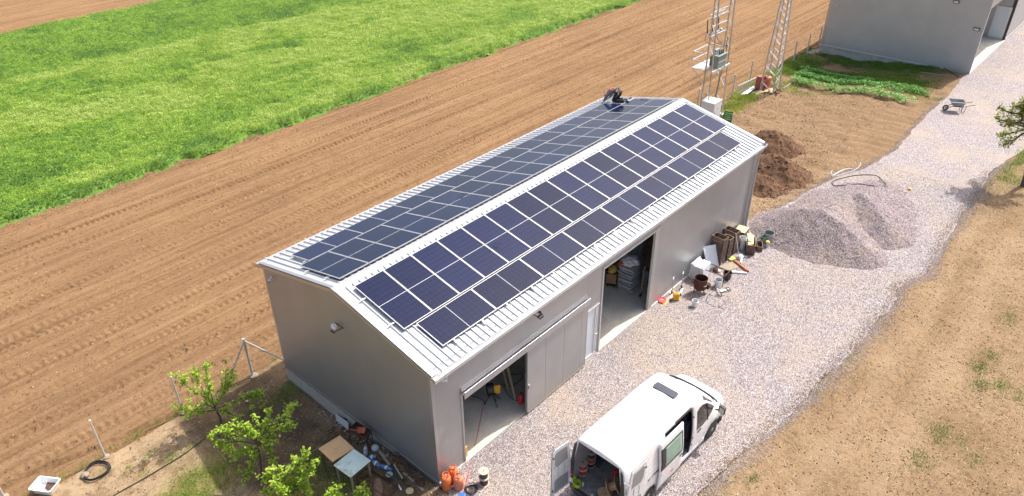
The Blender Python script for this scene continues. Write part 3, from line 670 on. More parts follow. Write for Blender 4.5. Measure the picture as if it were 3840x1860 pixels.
for x0 in (SL-.14, ):
    d = MB(); d.tube([(x0, -.2, HE-.2), (x0, -.2, HE-.35), (x0, -.075, HE-.55), (x0, -.075, .25), (x0, -.16, .1)], .045, 10)
    d.build('downpipe', MATS['galvanised'], shed, smooth=True)
    d = MB(); d.tube([(x0-.3, -.05, HE-.2), (x0-.3, -.05, .0)], .018, 8); d.build('conduit', MATS['galvanised'], shed)
# corner and base trims
for x, y in ((0, 0), (SL, 0), (0, SW), (SL, SW)):
    ct = MB()
    sx = -1 if x == 0 else 1; sy = -1 if y == 0 else 1
    ct.bb(min(x-sx*.11, x+sx*.006), max(x-sx*.11, x+sx*.006), min(y+sy*.0005, y+sy*.006), max(y+sy*.0005, y+sy*.006), -.02, HE-.05)
    ct.bb(min(x+sx*.0005, x+sx*.007), max(x+sx*.0005, x+sx*.007), min(y-sy*.11, y-sy*.001), max(y-sy*.11, y-sy*.001), -.02, HE-.05)
    ct.build('corner_trim', MATS['trim_steel'], shed)
bt = MB(); bt.bb(-.03, -.001, -.005, SW+.02, -.05, .012); bt.build('base_trim', MATS['trim_steel'], shed)
for x0, x1 in ((0.01, OPX0), (D2X1, SL)): bt = MB(); bt.bb(x0, x1, -.035, -.001, -.05, .008); bt.build('base_trim', MATS['galv_matt'], shed)
# first doorway: frame, track and the slid-open leaf
f1 = MB(); f1.bb(OPX0-.05, OPX0+.02, -.02, T+.03, 0, OPZ); f1.bb(OPX0+.02, OPX1, -.012, T+.03, OPZ-.05, OPZ+.02); f1.build('door_frame', MATS['trim_steel'], shed)
tr = MB(); tr.bb(1.12, 7.42, -.16, -.03, 2.98, 3.04); tr.bb(1.12, 7.42, -.185, -.16, 2.86, 3.12); tr.bb(1.12, 7.42, -.03, -.001, 3.04, 3.24); tr.bb(1.12, 7.42, -.10, -.03, 3.12, 3.15)
tr.build('door_track', MATS['trim_steel'], shed, bev=.004)
sd_ = MB()
for x0, x1 in ((4.10, 5.03), (5.036, 6.03), (6.036, 7.03), (7.036, 7.36)): sd_.bb(x0, x1, -.125, -.045, .04, 2.93)
sdo = sd_.build('sliding_door', MATS['door_steel'], shed, bev=.003)
e = MB(); e.bb(4.075, 4.10, -.13, -.04, .03, 2.94); e.bb(7.36, 7.38, -.13, -.04, .03, 2.94); e.bb(4.10, 7.36, -.132, -.038, .01, .038); e.build('edge_trim', MATS['trim_steel'], sdo)
e = MB(); e.bb(4.12, 4.17, -.16, -.126, 1.15, 1.3); e.tube([(4.145, -.16, 1.17), (4.145, -.19, 1.2), (4.145, -.19, 1.27)], .01, 6); e.build('handle', MATS['galvanised'], sdo)
# white glazed side door
pbr('frosted_pane', (.62, .66, .69), .25, var=.03, spec=.5)
s1 = MB(); s1.bb(SDX0, SDX1, -.02, T-.01, .0, .14); s1.bb(SDX0, SDX0+.06, -.02, T-.01, .14, SDZ); s1.bb(SDX1-.15, SDX1-.09, -.02, T-.01, .14, SDZ); s1.bb(SDX1-.05, SDX1, -.02, T-.01, .14, SDZ); s1.bb(SDX0+.06, SDX1-.15, -.02, T-.01, SDZ-.07, SDZ)
sdd = s1.build('side_door', MATS['white_trim'], shed, bev=.004, label='white framed side door with a pale panel')
e = MB(); e.bb(SDX0+.062, SDX1-.152, .01, .03, .142, SDZ-.072); e.bb(SDX1-.088, SDX1-.052, .01, .03, .142, SDZ-.002); e.build('pane', MATS['frosted_pane'], sdd)
e = MB(); e.bb(SDX1-.135, SDX1-.105, -.07, -.02, 1.02, 1.06); e.bb(SDX1-.135, SDX1-.02, -.085, -.07, 1.03, 1.055); e.build('handle', MATS['white_trim'], sdd)
e = MB(); e.bb(SDX0-.03, SDX1+.06, -.035, -.001, SDZ+.001, SDZ+.04); e.build('door_frame', MATS['white_trim'], shed)
# second doorway
f2 = MB(); f2.bb(D2X0-.06, D2X0+.01, -.03, T+.03, 0, D2Z); f2.bb(D2X0-.06, D2X1+.04, -.045, -.001, D2Z+.001, D2Z+.05); f2.bb(D2X0+.01, D2X1-.31, -.02, T+.03, D2Z-.05, D2Z); f2.build('door_frame', MATS['galv_matt'], shed)
f2 = MB(); f2.bb(D2X1-.30, D2X1-.03, -.03, .05, .02, D2Z-.02); f2.bb(D2X1-.36, D2X1-.31, -.0, .04, .02, D2Z-.02); f2.build('folded_door', MATS['trim_steel'], shed, bev=.004)
# threshold strip of fresh concrete
# fittings on the walls
def camera_(loc, rz, label):
    c_ = thing('security_camera', label, 'security camera', loc, rz, 'small white security cameras on the shed corners')
    q = MB(); q.tube([(0, 0, 0), (-.03, 0, 0)], .05, 14); q.tube([(-.03, 0, 0), (-.10, 0, -.02)], .018, 8); q.build('bracket', MATS['white_plastic'], c_, smooth=True)
    q = MB(); q.tube([(-.06, .05, -.05), (-.10, .0, -.035), (-.17, -.09, -.06)], [.035, .04, .042], 12); q.build('housing', MATS['white_plastic'], c_, smooth=True)
    q = MB(); q.tube([(-.17, -.09, -.06), (-.175, -.096, -.062)], .03, 12); q.build('lens', MATS['dark_plastic'], c_)
camera_((-.01, 7.85, 4.25), 0, 'white security camera high on the gable wall by the field corner')
camera_((.40, -.01, 4.12), R(90), 'white security camera beside the first doorway under the eave corner')
camera_((20.3, SW+.01, 4.1), R(-90), 'white security camera on the hidden long wall') if False else None
def flood(loc, rz, label, white):
    f = thing('floodlight', label, 'floodlight', loc, rz, 'floodlights on black brackets')
    q = MB(); q.bar((0, -.22, -.05), (0, .22, -.05), .02, .03); q.bar((0, -.15, -.05), (-.28, -.02, -.14), .02, .02); q.bar((0, .15, -.05), (-.28, .06, -.14), .02, .02); q.bar((-.28, -.08, -.14), (-.28, .12, -.14), .03, .03)
    q.build('bracket', MATS['dark_plastic'], f)
    q = MB()
    if white: q.box((-.2, .02, .03), (.13, .17, .17), 0); q.build('housing', MATS['white_plastic'], f, bev=.03)
    else: q.box((-.22, .02, -.09), (.1, .24, .05), 0); q.build('housing', MATS['dark_plastic'], f, bev=.01)
    q = MB(); q.box((-.2, .02, .04 if not white else .12), (.09, .12, .006), 0); q.build('lens', MATS['dark_plastic' if not white else 'white_plastic'], f)
flood((0, 4.15, 4.13), 0, 'small white box lamp on a black bracket in the middle of the gable wall', True)
flood((4.6, 0, 4.1), R(90), 'small black floodlight above the sliding door', False)

# ---------------------------------------------------------------- solar panels
def cellmat(name, base, hi):
    m, nt, b = newmat(name)
    tc = nt.nodes.new('ShaderNodeTexCoord'); sep = nt.nodes.new('ShaderNodeSeparateXYZ'); nt.links.new(tc.outputs['Object'], sep.inputs[0])
    def line(src, pitch, wd):
        t = math_(nt, 'PINGPONG', src, pitch/2); return math_(nt, 'LESS_THAN', t, wd)
    gx_ = line(math_(nt, 'ADD', sep.outputs['X'], 5.0*.182+.091), .182, .0022); gy_ = line(math_(nt, 'ADD', sep.outputs['Y'], 5.02), .1870, .0055); bus = line(sep.outputs['X'], .0182, .0012)
    oi = nt.nodes.new('ShaderNodeObjectInfo')
    c = ramp(nt, oi.outputs['Random'], [(0, base), (1, hi)])
    n = noise(nt, mapped(nt, world=True), 1.1, 5, .7); c = mix(nt, .5, c, ramp(nt, n, [(.3, (.7, .7, .75)), (.7, (1.3, 1.25, 1.2))]), 'MULTIPLY')
    c = mix(nt, math_(nt, 'MULTIPLY', bus, .12), c, (.25, .26, .3))
    c = mix(nt, math_(nt, 'MAXIMUM', gx_, gy_), c, (.001, .001, .002))
    mid = math_(nt, 'LESS_THAN', math_(nt, 'ABSOLUTE', sep.outputs['Y']), .008)
    c = mix(nt, mid, c, (.62, .62, .64))
    nt.links.new(c, b.inputs['Base Color'])
    d = noise(nt, mapped(nt, world=True), 2.3, 6, .7)
    nt.links.new(math_(nt, 'MULTIPLY_ADD', d, .20, .03), b.inputs['Roughness'])
    b.inputs['Specular IOR Level'].default_value = .26
    return m
cellmat('solar_cells', (.004, .009, .036), (.007, .014, .058))
pbr('panel_frame', (.60, .60, .61), .38, .5, var=.03)
def make_panel():
    p_ = thing('solar_panel', 'x', 'solar panel')
    q = MB(); w_, l_, t_ = .567, 1.139, .035; e = .018
    q.bb(-w_, -w_+e, -l_, l_, 0, t_); q.bb(w_-e, w_, -l_, l_, 0, t_); q.bb(-w_+e, w_-e, -l_, -l_+e, 0, t_); q.bb(-w_+e, w_-e, l_-e, l_, 0, t_)
    q.build('frame', MATS['panel_frame'], p_)
    q = MB(); q.bb(-w_+e+.0005, w_-e-.0005, -l_+e+.0005, l_-e-.0005, .006, .031); q.build('glass', MATS['solar_cells'], p_)
    return p_
def panel_rot(side, landscape):
    if side == 'R': M = Matrix(((1, 0, 0), (0, CT, -ST), (0, ST, CT)))
    else: M = Matrix(((-1, 0, 0), (0, -CT, ST), (0, ST, CT)))
    if landscape: M = M @ Matrix.Rotation(R(90), 3, 'Z')
    return M.to_euler()
proto = make_panel(); first = True
ORD = ['first', 'second', 'third', 'fourth', 'fifth', 'sixth', 'seventh', 'eighth', 'ninth', 'tenth', 'eleventh', 'twelfth', 'thirteenth', 'fourteenth', 'fifteenth', 'sixteenth', 'seventeenth']
def put_panel(side, x, s, land, label, grp):
    global first
    o = proto if first else proto.copy()
    if not first:
        COL.objects.link(o)
        for ch in proto.children: c_ = ch.copy(); COL.objects.link(c_); c_.parent = o
    first = False
    jit = random.uniform(-.0035, .0035)
    o.location = roofpt(side, x, s, .095); e = panel_rot(side, land); o.rotation_euler = (e.x+jit, e.y+random.uniform(-.003, .003), e.z)
    o['label'] = label; o['group'] = grp
for i in range(17):
    put_panel('R', .48+.567+i*1.1535, .41+1.139, False, '%s upright panel from the near gable in the doorway side row' % ORD[i], 'upright solar panels on the doorway side of the roof')
for i in range(8):
    put_panel('R', .91+1.139+i*2.2995, 2.745+.567, True, '%s sideways panel from the near gable on the doorway side' % ORD[i], 'sideways solar panels on the doorway side of the roof')
for i in range(17):
    put_panel('L', .39+.567+i*1.1535, .14+1.139, False, '%s upright panel from the near gable in the field side row' % ORD[i], 'upright solar panels on the field side of the roof')
for i in range(8):
    put_panel('L', .78+1.139+i*2.285, 2.44+.567, True, '%s sideways panel from the near gable on the field side' % ORD[i], 'sideways solar panels on the field side of the roof')
def rail(side, s, x0, x1, label):
    q = MB(); a = roofpt(side, x0, s, .066); b_ = roofpt(side, x1, s, .066); q.bar(a, b_, .04, .04, up=roofpt(side, 0, 0, 1)-roofpt(side, 0, 0, 0))
    o = thing('mounting_rail', label, 'mounting rail', tuple(a), group='rails under the solar panels'); q.build('rail', MATS['aluminium'], o, world=True)
    e = MB(); e.bar(roofpt(side, x0+.03, s, .09), roofpt(side, x0+.13, s, .09), .05, .03, up=roofpt(side, 0, 0, 1)-roofpt(side, 0, 0, 0)); e.build('end_clamp', MATS['aluminium'], o, world=True)
rail('R', .98, .24, 20.15, 'aluminium rail under the doorway side panels, the one nearer the ridge'); rail('R', 2.28, .24, 20.15, 'aluminium rail under the doorway side panels, the one farther from the ridge')
rail('L', .72, .18, 20.1, 'aluminium rail under the field side panels, the one nearer the ridge'); rail('L', 1.85, .18, 20.1, 'aluminium rail under the field side panels, the one farther from the ridge')
rail('L', 2.62, .62, 20.3, 'aluminium rail under the sideways field side panels, running on past the kneeling worker'); rail('L', 3.42, .62, 20.3, 'aluminium rail along the lowest edge of the field side panels, running on past the worker')
mn = ['first', 'second', 'third', 'fourth', 'fifth', 'sixth', 'seventh', 'eighth', 'ninth', 'tenth', 'eleventh', 'twelfth', 'thirteenth', 'fourteenth', 'fifteenth', 'sixteenth']
for i in range(16):
    x = .91+.43+(i//2)*2.2995+(i % 2)*1.2
    a = roofpt('R', x, 2.8, .066); b_ = roofpt('R', x, 4.06, .066); q = MB(); q.bar(a, b_, .04, .04, up=roofpt('R', 0, 0, 1)-roofpt('R', 0, 0, 0))
    q.bar(roofpt('R', x, 3.88, .1), roofpt('R', x, 3.93, .1), .045, .03, up=roofpt('R', 0, 0, 1)-roofpt('R', 0, 0, 0))
    o = q.build('panel_bracket', MATS['aluminium']); tag(o, '%s short rail from the near gable, poking out above the doorway side gutter' % mn[i], 'panel bracket', 'short rails poking out below the sideways panels')
# cable loops left lying on the panels
def cable(name, pts, r_, mat, label, cat='cable', n=6, group=None, sm=6):
    P = [Vector(q) for q in pts]; out = []
    for i in range(len(P)-1):
        p0, p1, p2, p3 = P[max(i-1, 0)], P[i], P[i+1], P[min(i+2, len(P)-1)]
        for k in range(sm):
            t = k/sm; out.append(.5*((2*p1)+(p2-p0)*t+(2*p0-5*p1+4*p2-p3)*t*t+(-p0+3*p1-3*p2+p3)*t**3))
    out.append(P[-1]); o = MB().tube(out, r_, n).build(name, MATS[mat], smooth=True); return tag(o, label, cat, group)
a = roofpt('L', 7.0, 1.35, .14)
cable('cable_loop', [a+Vector((.12*math.cos(t)*(1+.1*t), .16*math.sin(t), .012)) for t in np.linspace(0, 12, 20)], .006, 'black_rubber', 'small black cable loop lying on a field side panel')
a = roofpt('R', 5.3, 1.9, .14)
cable('cable_loop', [a+Vector((x_, y_, .015)) for x_, y_ in ((-.35, -.02), (-.2, .1), (-.3, .2), (-.05, .12), (.0, -.06), (.15, .1), (.3, .08))], .006, 'black_rubber', 'thin black cable lying on a doorway side panel')
# ================================================================ THE VAN
pbr('van_paint', (.86, .86, .86), .28, var=.015, coat=.5, spec=.5)
pbr('van_trim', (.045, .046, .05), .5, var=.1)
pbr('van_glass', (.02, .022, .024), .06, var=.05, spec=.8)
pbr('van_lining', (.33, .33, .34), .8, var=.12)
pbr('van_floor', (.26, .23, .21), .8, var=.3, vs_=6)
pbr('door_card', (.33, .33, .34), .6, var=.05)
pbr('tail_red', (.45, .02, .025), .25)
pbr('green_glass', (.27, .42, .34), .08, var=.12, spec=.8)
pbr('seat_cloth', (.025, .03, .07), .85, var=.3)
pbr('wheel_silver', (.45, .45, .46), .35, .6)
VR = thing('van', 'white high roof van with its rear doors and side door open', 'van', (2.35, -4.24, -.055), R(-2))
def v_hw(z): return np.interp(z, [.25, .45, .8, 1.1, 1.5, 2.0, 2.3, 2.45, 2.55, 2.62, 2.66], [.95, .99, 1.01, 1.015, .99, .925, .88, .84, .77, .60, .0])
def v_top(x): return np.interp(x, [0, .25, 1, 3.2, 3.8, 4.05, 4.2, 5.1, 5.3, 5.65, 5.9, 6.02], [2.60, 2.65, 2.66, 2.64, 2.58, 2.50, 2.42, 1.49, 1.46, 1.36, 1.16, .90])
def v_nar(x): return np.interp(x, [0, .15, 4.2, 5.0, 5.5, 5.8, 5.95, 6.02], [.975, 1, .99, .975, .93, .85, .76, .62])
BELT = .8
def v_pt(x, z, sd, off=0.):
    """point on the van's side; z is the height it would have under the full roof"""
    t = v_top(x); zz = z if z < BELT else BELT+(z-BELT)*(t-BELT)/(2.66-BELT)
    return Vector((x, sd*(float(v_hw(z))*float(v_nar(x))+off), float(zz)))
xs = sorted(set(list(np.round(np.arange(0, 6.0, .08), 3))+[2.05, 3.58, 6.02, 5.97])); xs = [a for a in xs if all(abs(a-b_) > .03 or a == b_ for b_ in (2.05, 3.58))]
zs = sorted(set([.25, .42, 2.34]+[round(a, 3) for a in np.arange(.32, 2.3, .075)]+[2.4, 2.45, 2.5, 2.54, 2.57, 2.6, 2.63, 2.65]))
prof = [(z, 1) for z in zs]+[(2.66, 0)]+[(z, -1) for z in zs[::-1]]
WH = [(1.35, .33), (5.02, .33)]; WR = .43
V = []; F = []
for x in xs:
    for z, sd in prof:
        p_ = v_pt(x, z, sd if sd else 1)
        if sd == 0: p_.y = 0
        for wx, wz in WH:
            d = math.hypot(p_.x-wx, p_.z-wz)
            if abs(d-WR) < .045 and z < 1.1: p_.x = wx+(p_.x-wx)*WR/d; p_.z = wz+(p_.z-wz)*WR/d
        V.append(p_)
n = len(prof); wind = []
for i in range(len(xs)-1):
    for k in range(n-1):
        xm = (xs[i]+xs[i+1])/2; zm = (prof[k][0]+prof[k+1][0])/2; sd = prof[k][1] or prof[k+1][1]
        c_ = (V[i*n+k]+V[(i+1)*n+k+1])/2
        if any(math.hypot(c_.x-wx, c_.z-wz) < WR-.01 for wx, wz in WH) and zm < 1.1: continue
        if sd < 0 and 2.05 < xm < 3.58 and .42 < zm < 2.34: continue
        f = (i*n+k, i*n+k+1, (i+1)*n+k+1, (i+1)*n+k)
        if 4.22 < xm < 5.04 and zm > 2.42: wind.append(f); continue
        F.append(f)
F.append(tuple((len(xs)-1)*n+k for k in range(n)))
q = MB(); q.add(V, F); body = q.build('body', MATS['van_paint'], VR, smooth=True)
md = body.modifiers.new('thick', 'SOLIDIFY'); md.thickness = .03; md.offset = -1
q = MB(); q.add(V, wind); wo_ = q.build('windscreen', MATS['van_glass'], VR, smooth=True)
# cowl strip under the windscreen
q = MB(); P = [Vector((5.12+.16*math.cos(t), .93*math.sin(t)*.98, 1.475)) for t in np.linspace(-1.45, 1.45, 15)]
q.tube(P, .034, 6); q.build('cowl', MATS['van_trim'], VR)
# seams
def seam(name, pts, r_=.005, mt='van_trim'):
    q = MB(); q.tube(pts, r_, 5); return q.build(name, MATS[mt], VR)
pbr('seam_grey', (.33, .33, .34), .6)
seam('door_seam', [v_pt(x, z, -1, .001) for x, z in [(3.70, .42), (3.70, 1.2), (3.70, 2.0), (3.74, 2.36), (3.95, 2.44), (4.22, 2.42), (4.5, 2.3)]], .004, 'seam_grey')
seam('door_seam', [v_pt(x, z, -1, .001) for x, z in [(3.7, .44), (4.3, .42), (4.62, .5), (4.80, .85), (4.88, 1.15)]], .004, 'seam_grey')
seam('side_crease', [v_pt(x, 1.62, -1, .001) for x in np.arange(.1, 2.0, .2)], .004, 'seam_grey')
seam('side_crease', [v_pt(x, 1.78, -1, .001) for x in np.arange(.1, 2.0, .2)], .0035, 'seam_grey')
seam('panel_seam', [v_pt(1.98, z, -1, .001) for z in np.arange(.5, 2.6, .15)], .004, 'seam_grey')
pbr('roof_seam', (.66, .66, .67), .5)
for x in (.13, 1.05, 2.0, 2.95):
    seam('roof_seam', [v_pt(x, z, sd, .0) for z, sd in [(2.5, -1), (2.58, -1), (2.63, -1), (2.655, -1), (2.655, 1), (2.63, 1), (2.58, 1), (2.5, 1)]], .005, 'roof_seam')
for y0 in (-.45, .45):
    for x0 in (1.15, 2.1, .25): q = MB(); q.bar((x0, y0, 2.653), (x0+.6, y0, 2.656), .05, .008); q.build('roof_bead', MATS['van_paint'], VR, bev=.003)
q = MB(); hx, hy = .15, .40
P = []
for cx, cy, a0 in ((hx-.07, hy-.07, 0), (-hx+.07, hy-.07, 90), (-hx+.07, -hy+.07, 180), (hx-.07, -hy+.07, 270)):
    for k in range(5): a = R(a0+k*22.5); P.append((3.33+cx+.07*math.cos(a), .0+cy+.07*math.sin(a), 2.632))
q.prism(P, (0, 0, .03)); pbr('hatch_tint', (.05, .055, .075), .3, var=.1, spec=.5); q.build('roof_hatch', MATS['hatch_tint'], VR, bev=.008)
# side windows, lying just proud of the skin
def skin_poly(name, pts, mt, off, th=.006, par=None, sd=-1):
    P = [v_pt(x, z, sd, off) for x, z in pts]; q = MB(); q.prism(P, (0, -th if sd < 0 else th, 0)); return q.build(name, MATS[mt], par or VR)
def v_side(x, z, off=0.):
    t = float(v_top(x)); zz = z if z < BELT else BELT+(z-BELT)*(2.66-BELT)/(t-BELT)
    return Vector((x, -(float(v_hw(zz))*float(v_nar(x))+off), z))
win = [(3.82, 1.24), (3.80, 1.6), (3.86, 2.0), (4.1, 2.04), (4.3, 1.97), (4.5, 1.85), (4.7, 1.68), (4.88, 1.51), (5.0, 1.36), (4.8, 1.25), (4.5, 1.21), (4.15, 1.2)]
q = MB(); nn = len(win)-1
lo_w = [(x, np.interp(x, [3.82, 4.15, 5.0], [1.24, 1.2, 1.34])) for x in np.linspace(3.82, 5.0, 9)]; hi_w = [(x, np.interp(x, [3.82, 3.9, 4.1, 4.3, 4.5, 4.7, 4.88, 5.0], [1.98, 2.04, 2.04, 1.97, 1.85, 1.68, 1.51, 1.38])) for x in np.linspace(3.82, 5.0, 9)]
VV = []
for (x, a0), (_, a1) in zip(lo_w, hi_w):
    for k in range(5): VV.append(v_side(x, a0+(a1-a0)*k/4, .007))
q.add(VV, [(i*5+k, i*5+k+1, i*5+k+6, i*5+k+5) for i in range(8) for k in range(4)]); q.build('side_window', MATS['van_glass'], VR, fix=False)
q = MB(); q.tube([v_side(4.5, z, .012) for z in (1.2, 1.4, 1.6, 1.84)], .014, 6); q.build('window_post', MATS['van_trim'], VR)
q = MB(); q.bar(v_side(3.86, 1.12, .02), v_side(4.06, 1.16, .02), .05, .03, up=(0, 1, 0)); q.build('door_handle', MATS['van_trim'], VR, bev=.01)
# door mirror
q = MB(); q.bar((4.95, -.97, 1.30), (5.0, -1.10, 1.34), .05, .05); q.box((5.0, -1.19, 1.40), (.12, .22, .30), 0, m=Matrix.Rotation(R(-12), 4, 'Z')); mi = q.build('mirror', MATS['van_trim'], VR, bev=.03)
q = MB(); q.box((4.935, -1.205, 1.40), (.008, .17, .24), 0, m=Matrix.Rotation(R(-12), 4, 'Z')); q.build('mirror_glass', MATS['wheel_silver'], mi)
# side door, slid back along its rail
def doorface(x0, x1, z0, z1, off, nx=10, nz=16, mt='van_paint', name='side_door', par=None, thick=.05, full=1.98):
    Q = MB(); V = []; F = []
    for i in range(nx+1):
        for k in range(nz+1):
            x = x0+(x1-x0)*i/nx; z = z0+(z1-z0)*k/nz; V.append(Vector((x, -(float(v_hw(z))+off), z)))
    for i in range(nx):
        for k in range(nz): a = i*(nz+1)+k; F.append((a, a+1, a+nz+2, a+nz+1))
    Q.add(V, F); o = Q.build(name, MATS[mt], par or VR, smooth=True)
    md = o.modifiers.new('t', 'SOLIDIFY'); md.thickness = thick; md.offset = -1 if o.data.polygons[0].normal.y < 0 else 1
    return o
sdoor = doorface(1.66, 2.90, .36, 2.27, .085)
doorface(1.70, 2.86, 1.18, 2.02, .092, mt='van_trim', name='window_surround', par=sdoor, thick=.006)
doorface(1.92, 2.78, 1.26, 1.95, .098, mt='green_glass', name='window', par=sdoor, thick=.004)
q = MB(); q.bar((2.68, -1.13, 1.08), (2.84, -1.13, 1.12), .045, .03, up=(0, 1, 0)); q.build('door_handle', MATS['van_trim'], sdoor, bev=.01)
q = MB(); q.tube([(2.3, -1.103, .72), (2.42, -1.103, .73)], .012, 6); q.build('red_sticker', MATS['tail_red'], sdoor)
q = MB(); q.bar((1.15, -1.022, 1.22), (2.0, -1.022, 1.22), .05, .012, up=(0, 1, 0)); rl = q.build('door_rail', MATS['van_trim'], VR)
q = MB(); q.bar((1.2, -1.03, 1.235), (1.66, -1.03, 1.235), .02, .01, up=(0, 1, 0)); q.build('rail_strip', MATS['wheel_silver'], rl)
q = MB(); P = [v_pt(x, z, -1, .003) for x, z in ((2.60, 2.34), (3.5, 2.34), (3.5, 2.42), (2.60, 2.42))]; q.prism(P, (0, -.003, .002)); q.build('rail_slot', MATS['van_trim'], VR)
# door opening frame
q = MB(); q.tube([v_pt(x, z, -1, -.02) for x, z in [(3.56, .42), (3.56, 1.0), (3.56, 1.6), (3.56, 2.1), (3.50, 2.3), (3.3, 2.34), (2.9, 2.34), (2.1, 2.34)]], .02, 6); q.build('door_seal', MATS['van_trim'], VR, smooth=True)
q = MB()
for z in (.75, 1.05, 1.9): q.bb(3.585, 3.62, -1.02 if z < 1.5 else -.95, -.99 if z < 1.5 else -.92, z, z+.06)
q.build('hinge', MATS['van_trim'], VR)
# interior
def liner(x0, x1, mt, name, inset=.075, z0=.60):
    q = MB(); zz = [z0, .9, 1.3, 1.7, 2.0, 2.2, 2.35, 2.45, 2.52, 2.56]; pr = [(z, 1) for z in zz]+[(z, -1) for z in zz[::-1]]; V = []; F = []
    for x in (x0, x1):
        for z, sd in pr: V.append(Vector((x, sd*(float(v_hw(z))-inset), z-.03)))
    m_ = len(pr)
    for k in range(m_-1): F.append((k, k+1, m_+k+1, m_+k))
    q.add(V, F); return q.build(name, MATS[mt], VR)
liner(.02, 2.02, 'van_lining', 'cargo_lining')
q = MB(); q.prism([(2.0, -.88, .55), (2.0, .88, .55), (2.0, .84, 2.0), (2.0, .70, 2.5), (2.0, -.70, 2.5), (2.0, -.84, 2.0)], (.04, 0, 0)); q.build('bulkhead', MATS['van_lining'], VR)
q = MB(); q.bb(-.02, 2.0, -.93, .93, .52, .58); q.bb(2.04, 5.0, -.93, .93, .38, .44); q.build('floor', MATS['van_floor'], VR)
q = MB(); q.bb(2.05, 4.1, .80, .84, .44, 2.1); q.build('far_lining', MATS['van_lining'], VR)
for x, y0, y1 in ((2.75, -.85, .8), (4.0, -.8, -.25), (4.0, .1, .75)):
    q = MB(); q.bb(x-.25, x+.28, y0, y1, .75, .95); q.bb(x-.36, x-.2, y0, y1, .85, 1.55)
    for yy in (y0+.25, y1-.25): q.bb(x-.38, x-.26, yy-.12, yy+.12, 1.56, 1.75)
    q.build('seat', MATS['seat_cloth'], VR, bev=.04)
q = MB(); q.bb(4.7, 4.98, -.88, .88, .9, 1.25); q.build('dashboard', MATS['van_trim'], VR, bev=.05)
# rear end
q = MB(); P0 = [v_pt(.0, z, sd) for z, sd in prof]; P1 = [Vector((.0, sd*(.97*float(v_hw(z))-.11 if z < 2.45 else max(0, float(v_hw(z))-.12)), min(max(z, .62), 2.47))) for z, sd in prof]
P1 = [p_+Vector((0, 0, 0)) for p_ in P1]; n_ = len(P0); q.add(P0+P1, [(k, k+1, n_+k+1, n_+k) for k in range(n_-1)]); q.build('rear_frame', MATS['van_paint'], VR)
for sd in (1, -1):
    q = MB(); q.prism([(-.012, sd*y, z) for y, z in ((.93, .80), (.985, .85), (.985, 1.4), (.93, 1.9), (.865, 2.3), (.80, 2.42), (.775, 2.35), (.82, 1.9), (.86, 1.2), (.87, .80))], (.02, 0, 0)); tl = q.build('rear_pillar', MATS['van_trim'], VR)
    q = MB(); q.prism([(-.022, sd*y, z) for y, z in ((.89, .82), (.98, .86), (.98, 1.18), (.89, 1.2))], (.009, 0, 0)); q.build('tail_lamp', MATS['tail_red'], tl)
q = MB(); q.prism([(-.13, -.72, .36), (-.13, .72, .36), (-.02, .97, .36), (.1, .99, .36), (.1, -.99, .36), (-.02, -.97, .36)], (0, 0, .2)); q.build('rear_bumper', MATS['van_trim'], VR, bev=.02)
q = MB(); q.prism([(6.1, -.5, .3), (6.1, .5, .3), (5.97, .72, .3), (5.6, 1.0, .3), (5.5, .95, .3), (5.5, -.95, .3), (5.6, -1.0, .3), (5.97, -.72, .3)], (0, 0, .26)); q.build('front_bumper', MATS['van_trim'], VR, bev=.04)
for sd in (1, -1): q = MB(); q.prism([(5.50, sd*.91, .95), (5.74, sd*.80, .90), (5.9, sd*.60, .86), (5.84, sd*.60, 1.02), (5.70, sd*.76, 1.10), (5.48, sd*.88, 1.16)], (.015, sd*.02, .0)); q.build('headlight', MATS['wheel_silver'], VR)
def reardoor(hinge, ang, sd):
    d = thing('rear_door', None, None); del_ = d; d.parent = VR; d.location = hinge; d.rotation_euler = (0, 0, ang)
    # local: x along the door from its hinge, y = inner side
    q = MB(); q.prism([(0.02, -.03, .56), (.80, -.03, .56), (.80, -.03, 2.42), (.70, -.03, 2.50), (.12, -.03, 2.46), (.05, -.03, 1.9), (.0, -.03, 1.3)], (0, .055, 0)); a = q.build('door_shell', MATS['van_paint'], d, bev=.012)
    q = MB(); q.prism([(.16, .026, 1.78), (.60, .026, 1.72), (.70, .026, 1.86), (.70, .026, 2.28), (.62, .026, 2.36), (.22, .026, 2.34)], (0, .006, 0)); q.build('door_card', MATS['door_card'], d)
    q = MB(); q.prism([(.10, .026, .66), (.68, .026, .66), (.70, .026, 1.12), (.60, .026, 1.2), (.12, .026, 1.18)], (0, .006, 0)); q.build('door_card', MATS['door_card'], d)
    q = MB(); q.tube([(.30, .03, 1.24), (.30, .03, 1.70)], .006, 5); q.tube([(.55, .03, 1.24), (.56, .03, 1.5), (.52, .03, 1.66)], .006, 5); q.build('door_pressing', MATS['seam_grey'], d)
    q = MB()
    for z in (.8, 2.2): q.box((.77, .03, z), (.05, .03, .06), 0)
    q.build('latch', MATS['van_trim'], d)
    q = MB(); q.tube([(.80, -.002, .58), (.80, -.002, 2.42), (.70, -.002, 2.505), (.12, -.002, 2.465)], .012, 6); q.build('door_seal', MATS['van_trim'], d)
    return d
dl = reardoor((-.02, .965, 0), R(176), 1)
dr = reardoor((.0, -1.05, 0), R(-2), -1)
dr.scale = (1, -1, 1)
for d in (dl, dr): d['label'] = 'open rear door with grey inner panels'
q = MB()
for z in (.95, 2.05):
    q.tube([(-.01, -.93, z), (-.03, -1.03, z), (.02, -1.09, z)], .022, 8); q.tube([(-.01, .90, z), (-.05, .95, z)], .022, 8)
q.build('hinge', MATS['galv_matt'], VR, smooth=True)
